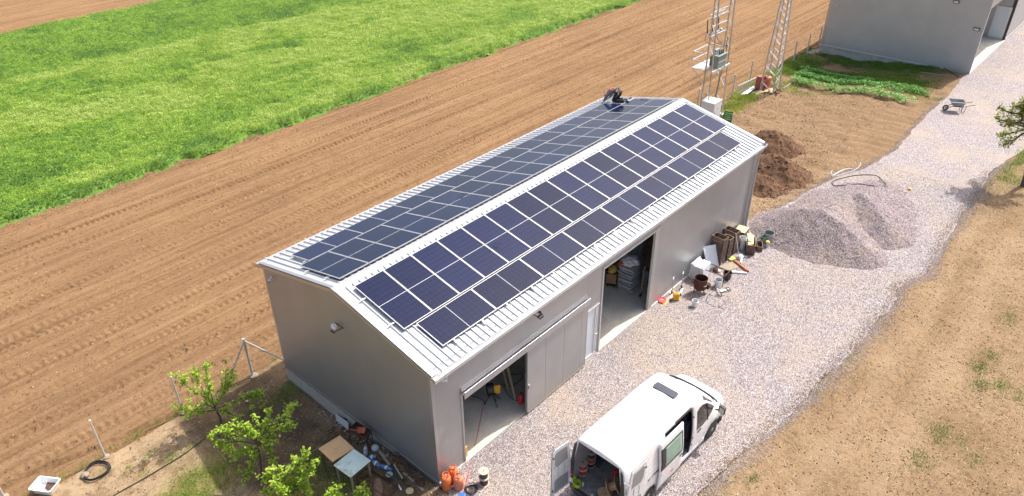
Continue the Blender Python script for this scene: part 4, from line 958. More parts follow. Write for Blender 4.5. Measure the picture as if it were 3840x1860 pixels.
for wx in (1.35, 5.02):
    for sd in (-1, 1):
        w_ = MB(); M_ = Matrix.Rotation(R(90)*(-sd), 3, 'X') if sd < 0 else Matrix.Rotation(R(-90), 3, 'X')
        M_ = Matrix.Rotation(R(90) if sd < 0 else R(-90), 3, 'X')
        w_.lathe([(.20, -.11), (.30, -.115), (.345, -.09), (.355, 0), (.345, .09), (.30, .115), (.20, .11)], (wx, sd*.87, .355), 28, M_); t_ = w_.build('wheel', MATS['black_rubber'], VR, smooth=True)
        w_ = MB(); w_.lathe([(.205, .10), (.19, .075), (.10, .085), (.07, .11), (.0, .115)], (wx, sd*.87, .355), 20, M_)
        for k in range(10): a = k*math.pi/5; w_.tube([(wx+.14*math.cos(a), sd*.963, .355+.14*math.sin(a)), (wx+.14*math.cos(a), sd*.972, .355+.14*math.sin(a))], .02, 6)
        w_.build('rim', MATS['wheel_silver'], t_, smooth=True)
    for sd in (-1, 1):
        q = MB(); P = [(wx+WR*1.0*math.cos(t), .33+WR*math.sin(t)) for t in np.linspace(-.1, math.pi+.1, 18)]
        V = [Vector((x, sd*y, z)) for x, z in P for y in (.62, .99)]; q.add(V, [(2*i, 2*i+1, 2*i+3, 2*i+2) for i in range(17)]); q.build('wheel_arch', MATS['van_trim'], VR)
q = MB(); q.bb(.1, 5.6, -.7, .7, .28, .40); q.build('underbody', MATS['van_trim'], VR)
q = MB(); q.bb(1.85, 4.5, -.985, -.9, .27, .42); q.build('sill', MATS['van_paint'], VR, bev=.01)

# ---------------------------------------------------------------- cable reels and gear in the van
pbr('reel_wood', (.62, .50, .36), .75, var=.12, vs_=12, stain=(.30, .22, .15), stsc=7, stamt=.5)
pbr('pale_flange', (.60, .45, .34), .7, var=.08)
pbr('reel_red', (.55, .05, .045), .5, var=.2, vs_=20)
pbr('reel_pink', (.42, .06, .08), .5, var=.35, vs_=30)
pbr('reel_black', (.035, .037, .04), .45, var=.3, vs_=20)
pbr('orange_flange', (.60, .20, .08), .6)
def reel(loc, r_, h_, flange, core, label, rot=None, grp='cable reels', holes=True):
    o = thing('cable_reel', label, 'cable reel', loc, rot=rot, group=grp)
    for z in (0, h_-.014):
        q = MB(); q.lathe([(r_, z), (r_, z+.014)], (0, 0, 0), 30); q.build('flange', MATS[flange], o, smooth=True, bev=.002)
    q = MB(); pr = []
    for k in range(11): z = .016+(h_-.032)*k/10; pr.append((r_*(.80+.03*math.sin(k*1.3)-.05*abs(k-5)/5), z))
    q.lathe(pr, (0, 0, 0), 26)
    q.build('cable_winding', MATS[core], o, smooth=True)
    q = MB(); q.lathe([(.0, h_+.0015), (.022, h_+.0015)], (0, 0, 0), 12); q.lathe([(.0, h_+.0015), (.006, h_+.0015)], (.07, 0, 0), 8)
    q.lathe([(.0, h_+.0015), (.006, h_+.0015)], (-.04, .06, 0), 8); q.build('bore', MATS['dark_plastic'], o)
    return o
FZ = .525
a = PZ('B2', 565, 690, FZ+.46); reel((a.x, a.y, FZ), .155, .23, 'reel_wood', 'reel_red', 'bright red cable reel on the van floor, under a dark red one')
reel((a.x+.005, a.y, FZ+.231), .155, .23, 'reel_wood', 'reel_pink', 'dark red cable reel with a wooden top, on a bright red one')
a = PZ('B2', 705, 505, FZ+.60); reel((a.x, a.y, FZ), .15, .19, 'reel_wood', 'reel_black', 'black cable reel at the bottom of the rear stack in the van')
reel((a.x, a.y+.01, FZ+.191), .15, .19, 'reel_wood', 'reel_red', 'red cable reel between two black reels in the van')
reel((a.x+.005, a.y, FZ+.382), .155, .22, 'reel_wood', 'reel_black', 'black cable reel with a wooden top, highest of the rear stack in the van')
pbr('wood_disc', (.50, .33, .19), .8, var=.2, vs_=9, stain=(.22, .14, .08), stsc=6, stamt=.6)
a = PZ('B2', 1060, 1090, FZ+.35); o = thing('wooden_drum', 'large empty wooden cable drum leaning on the right inside the van', 'cable drum', (a.x+.05, a.y, FZ+.33), rot=(R(62), R(12), R(28)))
for z in (-.14, .14): q = MB(); q.lathe([(.30, z), (.30, z+.022)], (0, 0, 0), 28); q.build('flange', MATS['wood_disc'], o)
q = MB(); q.lathe([(.13, -.12), (.13, .14)], (0, 0, 0), 16); q.build('barrel', MATS['wood_disc'], o, smooth=True)
a = PZ('B2', 905, 1210, FZ+.2); o = thing('cable_drum', 'cardboard sided drum of black cable lying at the van floor edge', 'cable drum', (a.x+.05, a.y, FZ))
q = MB(); q.lathe([(.21, .20), (.21, .212)], (0, 0, 0), 26); q.lathe([(.21, 0), (.21, .012)], (0, 0, 0), 26); q.build('flange', MATS['wood_disc'], o); q = MB(); q.torus((0, 0, .11), .15, .085, 24, 8); q.build('cable_winding', MATS['reel_black'], o, smooth=True)
pbr('lime_hose', (.50, .62, .02), .45, var=.2, vs_=20)
o = MB(); a = PZ('B2', 460, 1060, FZ+.04)
for k in range(5): o.torus((a.x+.012*k, a.y+.008*math.sin(k*2), FZ+.016+.018*k), .11-.006*(k % 3), .011, 26, 6, Matrix.Rotation(R(5*k-8), 3, 'X'), .01)
tag(o.build('hose_coil', MATS['lime_hose'], smooth=True), 'lime yellow hose coiled on the van floor', 'hose')
a = PZ('B2', 410, 935, FZ+.1); o = MB(); o.lathe([(.055, 0), (.085, .03), (.09, .10), (.07, .17), (.03, .19)], (a.x, a.y, FZ), 18); tag(o.build('yellow_sack', MATS['lime_hose'], smooth=True), 'lime yellow bag beside the red reels in the van', 'bag')
pbr('green_cap', (.05, .42, .12), .4); pbr('clear_plastic', (.55, .57, .56), .15, var=.1)
a = PZ('B2', 565, 1040, FZ+.08); o = thing('spray_bottle', 'clear bottle with a green cap on the van floor', 'bottle', (a.x, a.y, FZ)); q = MB(); q.lathe([(.035, 0), (.035, .12), (.015, .15)], (0, 0, 0), 14); q.build('bottle_body', MATS['clear_plastic'], o, smooth=True)
q = MB(); q.lathe([(.03, .15), (.035, .19), (.0, .195)], (0, 0, 0), 12); q.build('cap', MATS['green_cap'], o, smooth=True)
a = PZ('B2', 1110, 850, FZ+.3); o = MB(); o.box((a.x, a.y, FZ+.2), (.12, .16, .38), .3); tag(o.build('red_case', MATS['reel_red'], bev=.02), 'red case standing against the inner right wall of the van', 'case')
a = PZ('B2', 715, 1230, FZ+.02); o = MB(); o.torus((a.x, a.y, FZ+.012), .028, .012, 18, 6); tag(o.build('tape_roll', MATS['white_plastic'], smooth=True), 'small roll of tape on the van floor near the rear edge', 'tape roll')
# ================================================================ BY THE NEAR GABLE
def place(k, a, b): q = G(k, a, b); return (q.x, q.y, H(q.x, q.y))
pbr('gas_orange', (.72, .17, .045), .42, var=.1, vs_=9, coat=.2)
pbr('gas_faded', (.62, .20, .10), .55, var=.14, vs_=9)
def cylinder_(loc, r_, h_, mat, rz, label, collar=.13):
    o = thing('gas_cylinder', label, 'gas cylinder', loc, rz, 'orange gas cylinders at the shed corner')
    q = MB(); q.lathe([(r_*.75, .05), (r_*.96, .07), (r_, .12), (r_, .30), (r_*1.012, .305), (r_*1.012, .32), (r_, .325), (r_, h_*.72), (r_*.95, h_*.78), (r_*.72, h_*.84), (r_*.3, h_*.87), (0, h_*.875)], (0, 0, 0), 30)
    q.build('tank', MATS[mat], o, smooth=True)
    q = MB(); n = 24
    for k in range(n):   # foot ring with openings
        a0, a1 = 2*math.pi*k/n, 2*math.pi*(k+1)/n; z1 = .07; z0 = .0 if k % 6 not in (2, 3) else .045
        V = [(rr*math.cos(a), rr*math.sin(a), z) for rr in (r_*.97, r_*.93) for a, z in ((a0, z0), (a1, z0), (a1, z1), (a0, z1))]
        q.add(V, [(0, 1, 2, 3), (7, 6, 5, 4), (0, 4, 5, 1), (3, 2, 6, 7)])
    q.build('foot_ring', MATS[mat], o)
    q = MB(); n = 20; cr = r_*.66; zb = h_*.83
    for k in range(n):
        if k in (8, 9, 10, 11): continue
        a0, a1 = 2*math.pi*k/n, 2*math.pi*(k+1)/n
        V = [(rr*math.cos(a), rr*math.sin(a), z) for rr in (cr, cr-.006) for a, z in ((a0, zb+(.05 if k % 5 else 0)), (a1, zb+(.05 if k % 5 else 0)), (a1, h_), (a0, h_))]
        q.add(V, [(0, 1, 2, 3), (7, 6, 5, 4), (0, 4, 5, 1), (3, 2, 6, 7)])
    q.tube([(cr*math.cos(t), cr*math.sin(t), h_) for t in np.linspace(-1.9, 2.5, 16)], .011, 6)
    q.build('collar', MATS[mat], o)
    q = MB(); q.tube([(0, 0, h_*.86), (0, 0, h_*.95)], .018, 8); q.tube([(0, 0, h_*.92), (.05, 0, h_*.92)], .012, 6); q.build('valve', MATS['galvanised'], o)
cylinder_((.06, -.27, -.06), .155, .63, 'gas_orange', .3, 'bright orange gas cylinder nearest the gable corner, its collar upright')
cylinder_((.31, -.55, -.06), .155, .58, 'gas_faded', 2.4, 'faded orange gas cylinder with a low collar, beside the red cable')
cylinder_((.40, -.24, -.06), .15, .66, 'gas_orange', 4.1, 'orange gas cylinder standing behind the other two by the wall')
reel((.96, -1.02, -.06), .165, .29, 'pale_flange', 'reel_black', 'black cable reel standing on the gravel under another reel')
reel((.965, -1.01, .232), .165, .27, 'pale_flange', 'reel_black', 'black cable reel with a pale pink top, stacked outside the first doorway')
o = MB(); c0 = G('D7', 1180, 1130)
for k in range(7): o.torus((c0.x+.02*math.sin(k*2.1), c0.y+.02*math.cos(k*1.7), -.035+.012*k), .19-.013*(k % 4), .008, 30, 6, Matrix.Rotation(R(4*math.sin(k*2)), 3, 'X') @ Matrix.Rotation(R(5*math.cos(k)), 3, 'Y'), .012)
cc = o.build('cable_coil', MATS['black_rubber'], smooth=True); tag(cc, 'black cable coil lying on the gravel beside the gas cylinders', 'cable coil')
cable('cable_end', [G('D7', *p_, .0) for p_ in ((1300, 1160), (1400, 1180), (1420, 1090), (1330, 1060))], .007, 'black_rubber', 'loose black cable end beside the coil and the reels', group=None)
cable('white_cable_tie', [G('D7', *p_, .05) for p_ in ((1190, 1225), (1285, 1135), (1400, 1160))], .008, 'white_plastic', 'white strap lying across the black cable coil', 'strap')
pbr('red_cable', (.60, .07, .06), .5, var=.15); pbr('blue_plastic', (.04, .16, .52), .4)
P = [G('D7', 1010, 1230), G('D7', 1040, 1080), G('D7', 1070, 900), G('D7', 1110, 780), G('D7', 1160, 580), G('D7', 1220, 330)]
P = [q+Vector((0, 0, .012)) for q in P]+[PZ('D7', 1250, 150, .012), PZ('B7', 265, 1000, .012), PZ('B7', 300, 830, .012), PZ('B7', 330, 680, .012)]
cable('red_cable', P, .0085, 'red_cable', 'thin red cable running from the gas cylinders into the first doorway')
P = [G('D7', 1000, 1235, .02), G('D7', 1035, 1060, .05), G('D7', 1085, 870, .02), G('D7', 1130, 690, .012)]
cable('red_cable', [q+Vector((.035, .01, 0)) for q in P], .007, 'red_cable', 'second red cable beside the gas cylinders, shorter and looser')
a = G('D7', 945, 1240); o = MB(); o.box((a.x, a.y-.06, -.03), (.24, .2, .06), .5); tag(o.build('blue_packet', MATS['blue_plastic'], bev=.012), 'blue plastic packet on the gravel by the gas cylinders', 'packet')
# tables
pbr('top_ochre', (.82, .50, .23), .5, var=.06, stain=(.40, .25, .12), stsc=5, stamt=.35)
pbr('top_mint', (.74, .86, .76), .4, var=.05, vs_=2, stain=(.22, .26, .22), stsc=2.6, stamt=.75)
pbr('old_wood', (.34, .27, .20), .85, var=.25, vs_=12, bst=.4); pbr('pale_wood', (.58, .45, .29), .8, var=.15, vs_=8, bst=.3)
pbr('rust', (.10, .055, .04), .85, .1, var=.4, vs_=9, bst=.5, stain=(.20, .10, .06), stsc=5, stamt=.6)
pbr('rust_brown', (.085, .032, .022), .75, .25, var=.3, vs_=5, bst=.3)
def table(cs, zt, mat, legmat, label, legr, wood):
    P = [PZ('A3', a, b, zt) for a, b in cs]; c_ = sum(P, Vector())/4; gz = H(c_.x, c_.y)
    o = thing('table', label, 'table', (c_.x, c_.y, gz), group='old tables by the gable wall')
    q = MB(); q.prism([p_-Vector((0, 0, .022)) for p_ in P], (0, 0, .022)); q.build('tabletop', MATS[mat], o, world=True, bev=.003)
    if wood:
        q = MB()
        for i in range(4): a = c_+(P[i]-c_)*.84; b_ = c_+(P[(i+1) % 4]-c_)*.84; q.bar(a-Vector((0, 0, .06)), b_-Vector((0, 0, .06)), .02, .07)
        q.build('apron', MATS[legmat], o, world=True)
    for i in range(4):
        a = c_+(P[i]-c_)*.84; q = MB(); g0 = H(a.x, a.y)-.02
        if wood: q.bar(a-Vector((0, 0, .024)), (a.x, a.y, g0), .055, .055)
        else: q.tube([a-Vector((0, 0, .024)), (a.x, a.y, g0)], legr, 8)
        q.build('leg', MATS[legmat], o, world=True)
table([(785, 1075), (975, 915), (815, 805), (625, 960)], .52, 'top_mint', 'old_wood', 'low wooden table with a stained pale green top', .02, True)
table([(615, 928), (818, 800), (685, 678), (483, 805)], .49, 'top_ochre', 'rust', 'low table with a plain orange brown top', .014, False)
# barbecue trough with the dustpan in it
zt = .30; P = [PZ('A3', a, b, zt) for a, b in ((768, 612), (930, 705), (975, 625), (840, 548))]
c_ = sum(P, Vector())/4; o = thing('barbecue', 'rusty brown barbecue trough on thin legs against the plinth', 'barbecue', (c_.x, c_.y, H(c_.x, c_.y)))
q = MB()
for i in range(4): a, b_ = P[i], P[(i+1) % 4]; q.prism([a, b_, b_-Vector((0, 0, .17)), a-Vector((0, 0, .17))], (c_-(a+b_)/2).normalized()*.008)
q.prism([p_-Vector((0, 0, .16)) for p_ in P], (0, 0, .01)); q.build('trough', MATS['rust'], o, world=True)
for i in range(4): q = MB(); a = P[i]; q.bar((a.x, a.y, zt-.02), (a.x+.03*(a.x-c_.x), a.y, H(a.x, a.y)-.02), .022); q.build('leg', MATS['rust'], o, world=True)
pbr('orange_plastic', (.66, .16, .07), .45, var=.1, stain=(.45, .38, .3), stsc=9, stamt=.6)
d0 = PZ('A3', 885, 640, zt-.08); o = thing('dustpan', 'orange plastic dustpan lying in the rusty barbecue', 'dustpan', tuple(d0), R(-48))
q = MB(); q.prism([(-.13, -.12, 0), (.13, -.12, 0), (.13, .12, 0), (-.13, .12, 0)], (0, 0, .008)); q.bb(-.135, -.125, -.12, .12, 0, .07); q.bb(-.13, .12, -.128, -.12, 0, .05); q.bb(-.13, .12, .12, .128, 0, .05); q.build('pan', MATS['orange_plastic'], o)
q = MB(); q.bar((-.13, 0, .03), (-.36, 0, .09), .03, .02); q.build('handle', MATS['orange_plastic'], o, bev=.006)
# sheets behind the barbecue, drain pipe, bottles and litter
a, b_ = G('A3', 655, 545), G('A3', 770, 635); q = MB(); q.prism([a+Vector((0, 0, .03)), b_+Vector((0, 0, .03)), b_+Vector((.1, .1, .25)), a+Vector((.1, .1, .22))], (-.02, .01, .01)); tag(q.build('grey_sheet', MATS['galv_matt']), 'bent grey metal sheet leaning on the plinth behind the barbecue', 'metal sheet')
a, b_ = G('A3', 675, 530), G('A3', 760, 590); q = MB(); q.tube([a+Vector((.02, .05, .1)), (a+b_)/2+Vector((.05, .05, .14)), b_+Vector((.08, .1, .2))], .055, 10); tag(q.build('rubber_roll', MATS['dark_plastic'], smooth=True), 'dark rubber roll lying behind the rusty barbecue', 'roll')
pbr('blue_pet', (.10, .22, .42), .12, var=.3, vs_=20, spec=.8); pbr('clear_pet', (.42, .46, .50), .12, var=.2, vs_=20, spec=.8); pbr('bottle_label', (.75, .80, .88), .5)
def bottle(a, b_, r_, mat, label, cap='blue_plastic'):
    a = G('A3', *a, r_); b_ = G('A3', *b_, r_); d = (b_-a); L_ = d.length; d.normalize(); M_ = Vector((0, 0, 1)).rotation_difference(d).to_matrix()
    o = thing('water_bottle', label, 'bottle', (a.x, a.y, H(a.x, a.y)), group='large plastic bottles by the gable wall')
    q = MB(); q.lathe([(r_*.85, 0), (r_, .02), (r_*.94, L_*.3), (r_, L_*.35), (r_*.94, L_*.6), (r_, L_*.72), (r_*.45, L_*.9), (.022, L_*.92), (.022, L_*.94)], a, 16, M_); q.build('bottle_body', MATS[mat], o, smooth=True, world=True)
    q = MB(); q.lathe([(.026, L_*.94), (.026, L_), (0, L_)], a, 12, M_); q.build('cap', MATS[cap], o, world=True)
    q = MB(); q.lathe([(r_*1.01, L_*.38), (r_*1.01, L_*.58)], a, 16, M_); q.build('bottle_label', MATS['bottle_label'], o, world=True)
bottle((925, 865), (930, 760), .075, 'clear_pet', 'clear large water bottle standing upright in the litter below the barbecue')
bottle((1025, 880), (945, 890), .08, 'blue_pet', 'bluish bottle nearest the pale green table, lying sideways')
bottle((1065, 975), (985, 915), .08, 'blue_pet', 'bluish water bottle lying in the middle of the row of bottles')
bottle((1075, 970), (1175, 1005), .08, 'blue_pet', 'bluish water bottle whose blue cap points to the shed corner')
pbr('ball_blue', (.48, .62, .62), .6, var=.15, vs_=9, stain=(.55, .3, .25), stsc=7, stamt=.7)
a = G('A3', 1020, 825); q = MB(); q.lathe([(0, 0)]+[(.13*math.sin(t), .13-.13*math.cos(t)) for t in np.linspace(.2, 3.0, 12)]+[(0, .26)], (a.x, a.y, a.z), 20); tag(q.build('ball', MATS['ball_blue'], smooth=True), 'faded pale blue ball lying against the shed plinth', 'ball')
def stick(name, k, p0, p1, w_, mat, label, cat, h0=.03, h1=.03, ht=None, grp=None):
    a, b_ = G(k, *p0, h0), G(k, *p1, h1); q = MB(); q.bar(a, b_, w_, ht or w_); return tag(q.build(name, MATS[mat], bev=.003), label, cat, grp)
stick('plank', 'A3', (1055, 825), (1465, 1195), .075, 'old_wood', 'long grey weathered plank lying along the plinth to the corner', 'plank', .05, .03, .03)
stick('plank', 'A3', (1055, 830), (1150, 960), .09, 'old_wood', 'short grey plank lying beside the pale blue ball', 'plank', .09, .09, .03)
stick('tool_stick', 'A3', (1190, 950), (1270, 1085), .035, 'pale_wood', 'pale yellow wooden handle across the long plank', 'handle', .12, .05)
stick('crowbar', 'A3', (1265, 1085), (1310, 1150), .02, 'dark_metal', 'thin dark rod beyond the yellow handle', 'rod')
stick('white_scrap', 'A3', (1230, 1140), (1260, 1190), .05, 'white_plastic', 'small white scrap under the corner of the rusty frame', 'scrap', .02, .02, .01)
stick('board', 'A2', (1745, 580), (1840, 500), .09, 'pale_wood', 'pale board lying on the dirt behind the young trees', 'board', .03, .03, .03)
stick('bean_pole', 'A3', (110, 1000), (590, 745), .03, 'old_wood', 'long thin pole lying on the grass behind the orange brown table', 'pole')
# rusty angle-iron frame, two tiers
q = MB(); cs = [(840, 1090), (985, 960), (1225, 1130), (1080, 1260)]
for hh, dz in ((.36, 0), (.06, 0)):
    P = [PZ('A3', a, b, .12) for a, b in cs]
    P = [Vector((p_.x, p_.y, H(p_.x, p_.y)+hh)) for p_ in P]
    if hh < .1: LOW = P
    else: TOPP = P
    for i in range(4): q.bar(P[i], P[(i+1) % 4], .03, .03)
for i in range(4): q.bar(LOW[i]-Vector((0, 0, .08)), TOPP[i]+Vector((0, 0, .02)), .03, .03)
tag(q.build('angle_iron_rack', MATS['rust']), 'rusty open angle iron rack standing in front of the pale green table', 'frame')
# log, sheet, stones, rebar
pbr('bark', (.22, .15, .11), .95, var=.4, vs_=14, bst=1., bsc=30, stain=(.38, .16, .06), stsc=4, stamt=.7)
a = G('A3', 1050, 1190); q = MB(); q.tube([a+Vector((-.28, -.30, .1)), a+Vector((-.05, -.05, .13)), a+Vector((.16, .22, .12))], [.13, .16, .12], 12); lg = tag(q.build('log', MATS['bark'], smooth=True), 'split grey brown log lying under the rusty frame', 'log')
pbr('green_black', (.03, .045, .035), .5, var=.5, vs_=6)
a = G('A3', 1180, 1050); q = MB(); q.box((a.x, a.y, a.z+.05), (.38, .62, .04), R(-12), m=None); tag(q.build('dark_sheet', MATS['green_black'], bev=.004), 'dark greenish sheet lying under the plank ends', 'sheet')
pbr('old_pan', (.45, .47, .43), .5, .2, var=.3, vs_=12)
a = G('A3', 1150, 1070); q = MB(); q.lathe([(.0, .0), (.08, 0), (.12, .05), (.115, .055), (.07, .01), (0, .01)], (a.x, a.y, a.z+.07), 18); tag(q.build('bowl', MATS['old_pan'], smooth=True), 'grey metal bowl on the dark sheet', 'bowl')
pbr('straw_hat', (.55, .43, .25), .9, var=.15, vs_=20)
a = G('A3', 1338, 1205); q = MB(); q.lathe([(0, .015), (.12, .02), (.13, .0), (.12, -.005)], (a.x, a.y, a.z+.02), 20); tag(q.build('tin_lid', MATS['straw_hat'], smooth=True), 'round straw coloured lid on the gravel left of the corner', 'lid')
for i in range(9):
    k = i/8; q = MB(); a, b_ = G('A3', 1215+26*k, 855+10*k), G('A3', 1310+60*k, 1035+12*k)
    q.tube([a+Vector((.06, 0, .22-.06*k)), (a+b_)/2+Vector((.02*math.sin(i*3), 0, .16)), b_+Vector((0, 0, .04+.01*(i % 3)))], .011, 5)
    tag(q.build('rebar', MATS['rust']), 'rusty iron rod in the bundle leaning on the plinth', 'iron rod', 'rusty rods leaning on the plinth')
q = MB(); a = G('A3', 1235, 900); q.torus(a+Vector((.03, 0, .16)), .13, .012, 24, 6, Matrix.Rotation(R(75), 3, 'Y'), .02); tag(q.build('iron_ring', MATS['rust'], smooth=True), 'rusty ring standing with the rods at the plinth', 'ring')
o = MB(); a = G('A3', 1440, 1130)
for k in range(4): o.torus((a.x+.03*math.sin(k*2.1), a.y+.03*math.cos(k*1.7), a.z+.03+.014*k), .15-.02*(k % 3), .012, 26, 5, Matrix.Rotation(R(6*math.sin(k*2)), 3, 'X'), .03)
tag(o.build('chain_coil', MATS['rust'], smooth=True), 'rusty chain coiled on the gravel at the plinth end', 'chain')
# litter scattered along the plinth
r = np.random.default_rng(77); N = 420; t = r.random(N); x = -.06-.75*r.random(N)**1.3; y = .6+4.6*t
V, F = lumps(x, y, zground(x, y)+.02, .015+.035*r.random(N)**2, 71, .5)
tag(np_mesh('rubble', V, F, MATS['dark_clod'], tint=np.repeat(r.random(N), 8)), 'dark rubble and dead leaves along the foot of the gable plinth', 'rubble', kind='stuff')
r = np.random.default_rng(78); N = 160; x = -.06-.30*r.random(N); y = 2.2+3.8*r.random(N)
V, F = lumps(x, y, zground(x, y)+.02, .012+.02*r.random(N)**2, 72, .6)
tag(np_mesh('plinth_chips', V, F, MATS['loose_stone'], tint=np.repeat(.5+.5*r.random(N), 8)), 'pale concrete chips at the foot of the plinth', 'chips', kind='stuff')

# ---------------------------------------------------------------- left of the shed: posts, brace, coil, basin, pipe, trees
pbr('brown_stone', (.30, .23, .17), .9, var=.3, vs_=8, bst=.6)
pbr('post_steel', (.66, .66, .65), .45, .45, var=.08, vs_=9)
def post(k, base, top, label, grp, r_=.035, hh=None):
    g = G(k, *base); t = PX(k, *top, g.x) if hh is None else None
    q = MB(); hgt_ = hh or 1.9; o = thing('fence_post', label, 'fence post', tuple(g), group=grp)
    q.lathe([(r_, -.1), (r_, hgt_), (r_*.6, hgt_+.012), (0, hgt_+.012)], (0, 0, 0), 12); q.build('tube', MATS['post_steel'], o, smooth=True)
    q = MB(); q.lathe([(.13, -.05), (.12, .02), (.06, .04), (.0, .04)], (.02, -.02, 0), 9); q.build('footing', MATS['brown_stone'], o)
grp = 'metal posts along the edge of the ploughed strip'
post('N', (15, 1862), None, 'metal post at the bottom left corner, leftmost of the row', grp, hh=1.72)
post('N', (395, 1712), None, 'metal post behind the coil of black hose', grp, hh=1.72)
post('N', (686, 1546), None, 'metal post behind the leftmost young tree', grp, hh=1.72)
g = G('N', 948, 1408); o = thing('brace_post', 'metal corner post with two slanting braces beside the shed gable', 'fence post', tuple(g))
topz = 1.75; q = MB(); q.lathe([(.045, -.1), (.045, topz), (.05, topz), (.05, topz+.06), (.0, topz+.07)], (0, 0, 0), 12); q.build('tube', MATS['post_steel'], o, smooth=True)
a = G('N', 852, 1437); q = MB(); q.tube([(0, 0, topz-.05), Vector((a.x-g.x, a.y-g.y, a.z-g.z-.05))], .03, 10); q.build('brace', MATS['post_steel'], o, smooth=True)
a = Vector((.62, 8.9, -.7)); q = MB(); q.tube([(0, 0, topz-.03), Vector((a.x-g.x, a.y-g.y, a.z-g.z))], .03, 10); q.build('brace', MATS['post_steel'], o, smooth=True)
q = MB(); q.lathe([(.2, -.05), (.17, .02), (.08, .05), (0, .05)], (.03, -.03, 0), 9); q.build('footing', MATS['brown_stone'], o)
o = MB(); a = G('A2', 690, 1075)
for k in range(6): o.torus((a.x+.02*math.sin(k*2.1), a.y+.02*math.cos(k*1.7), a.z+.03+.013*k), .40-.02*(k % 3), .013, 44, 6, Matrix.Rotation(R(2*math.sin(k*2)), 3, 'X'), .02)
tag(o.build('hose_coil', MATS['black_rubber'], smooth=True), 'large coil of black hose on the dry ground by a metal post', 'hose')
pbr('brown_stone', (.30, .23, .17), .9, var=.3, vs_=8, bst=.6)
a = G('A2', 605, 1105); q = MB(); q.lathe([(.0, -.02), (.12, 0), (.14, .06), (.08, .12), (0, .13)], (a.x, a.y, a.z), 9); tag(q.build('stone', MATS['brown_stone'], smooth=True), 'brown stone lying inside the coil of black hose', 'stone')
# white basin with brown water
a = G('A2', 335, 1200); o = thing('basin', 'white plastic basin with reddish brown dirt in it, bottom left', 'basin', tuple(a), R(33))
def tub(w0, l0, w1, l1, h_, th=.02, rc=.07):
    def ring(w_, l_, z, rr):
        P = []
        for cx, cy, a0 in ((w_/2-rr, l_/2-rr, 0), (-w_/2+rr, l_/2-rr, 90), (-w_/2+rr, -l_/2+rr, 180), (w_/2-rr, -l_/2+rr, 270)):
            for k in range(5): t = R(a0+k*22.5); P.append((cx+rr*math.cos(t), cy+rr*math.sin(t), z))
        return P
    rs = [ring(w0, l0, 0, rc), ring(w1, l1, h_, rc), ring(w1+.05, l1+.05, h_+.005, rc), ring(w1+.05, l1+.05, h_+.02, rc), ring(w1-.02, l1-.02, h_+.02, rc), ring(w0-.03, l0-.03, .02, rc)]
    q = MB(); n = 20; q.add([p_ for rg in rs for p_ in rg], [(i*n+k, i*n+(k+1) % n, (i+1)*n+(k+1) % n, (i+1)*n+k) for i in range(5) for k in range(n)]+[tuple(range(19, -1, -1)), tuple(range(100, 120))]); return q
tub(.42, .62, .52, .74, .24).build('tub_shell', MATS['white_plastic'], o, smooth=True)
q = MB(); q.prism([(.2, -.27, .03), (.2, .12, .03), (.0, .05, .03), (-.1, -.18, .03), (-.05, -.3, .03)], (0, 0, .05)); q.build('mud', MATS['rust'], o)
cable('irrigation_pipe', [G('A2', *p_, .02) for p_ in ((780, 1270), (830, 1230), (1000, 1135), (1160, 1040), (1290, 960), (1400, 880), (1500, 805), (1620, 790))], .016, 'dark_plastic', 'black irrigation pipe running from the bottom edge to the young trees', 'pipe')
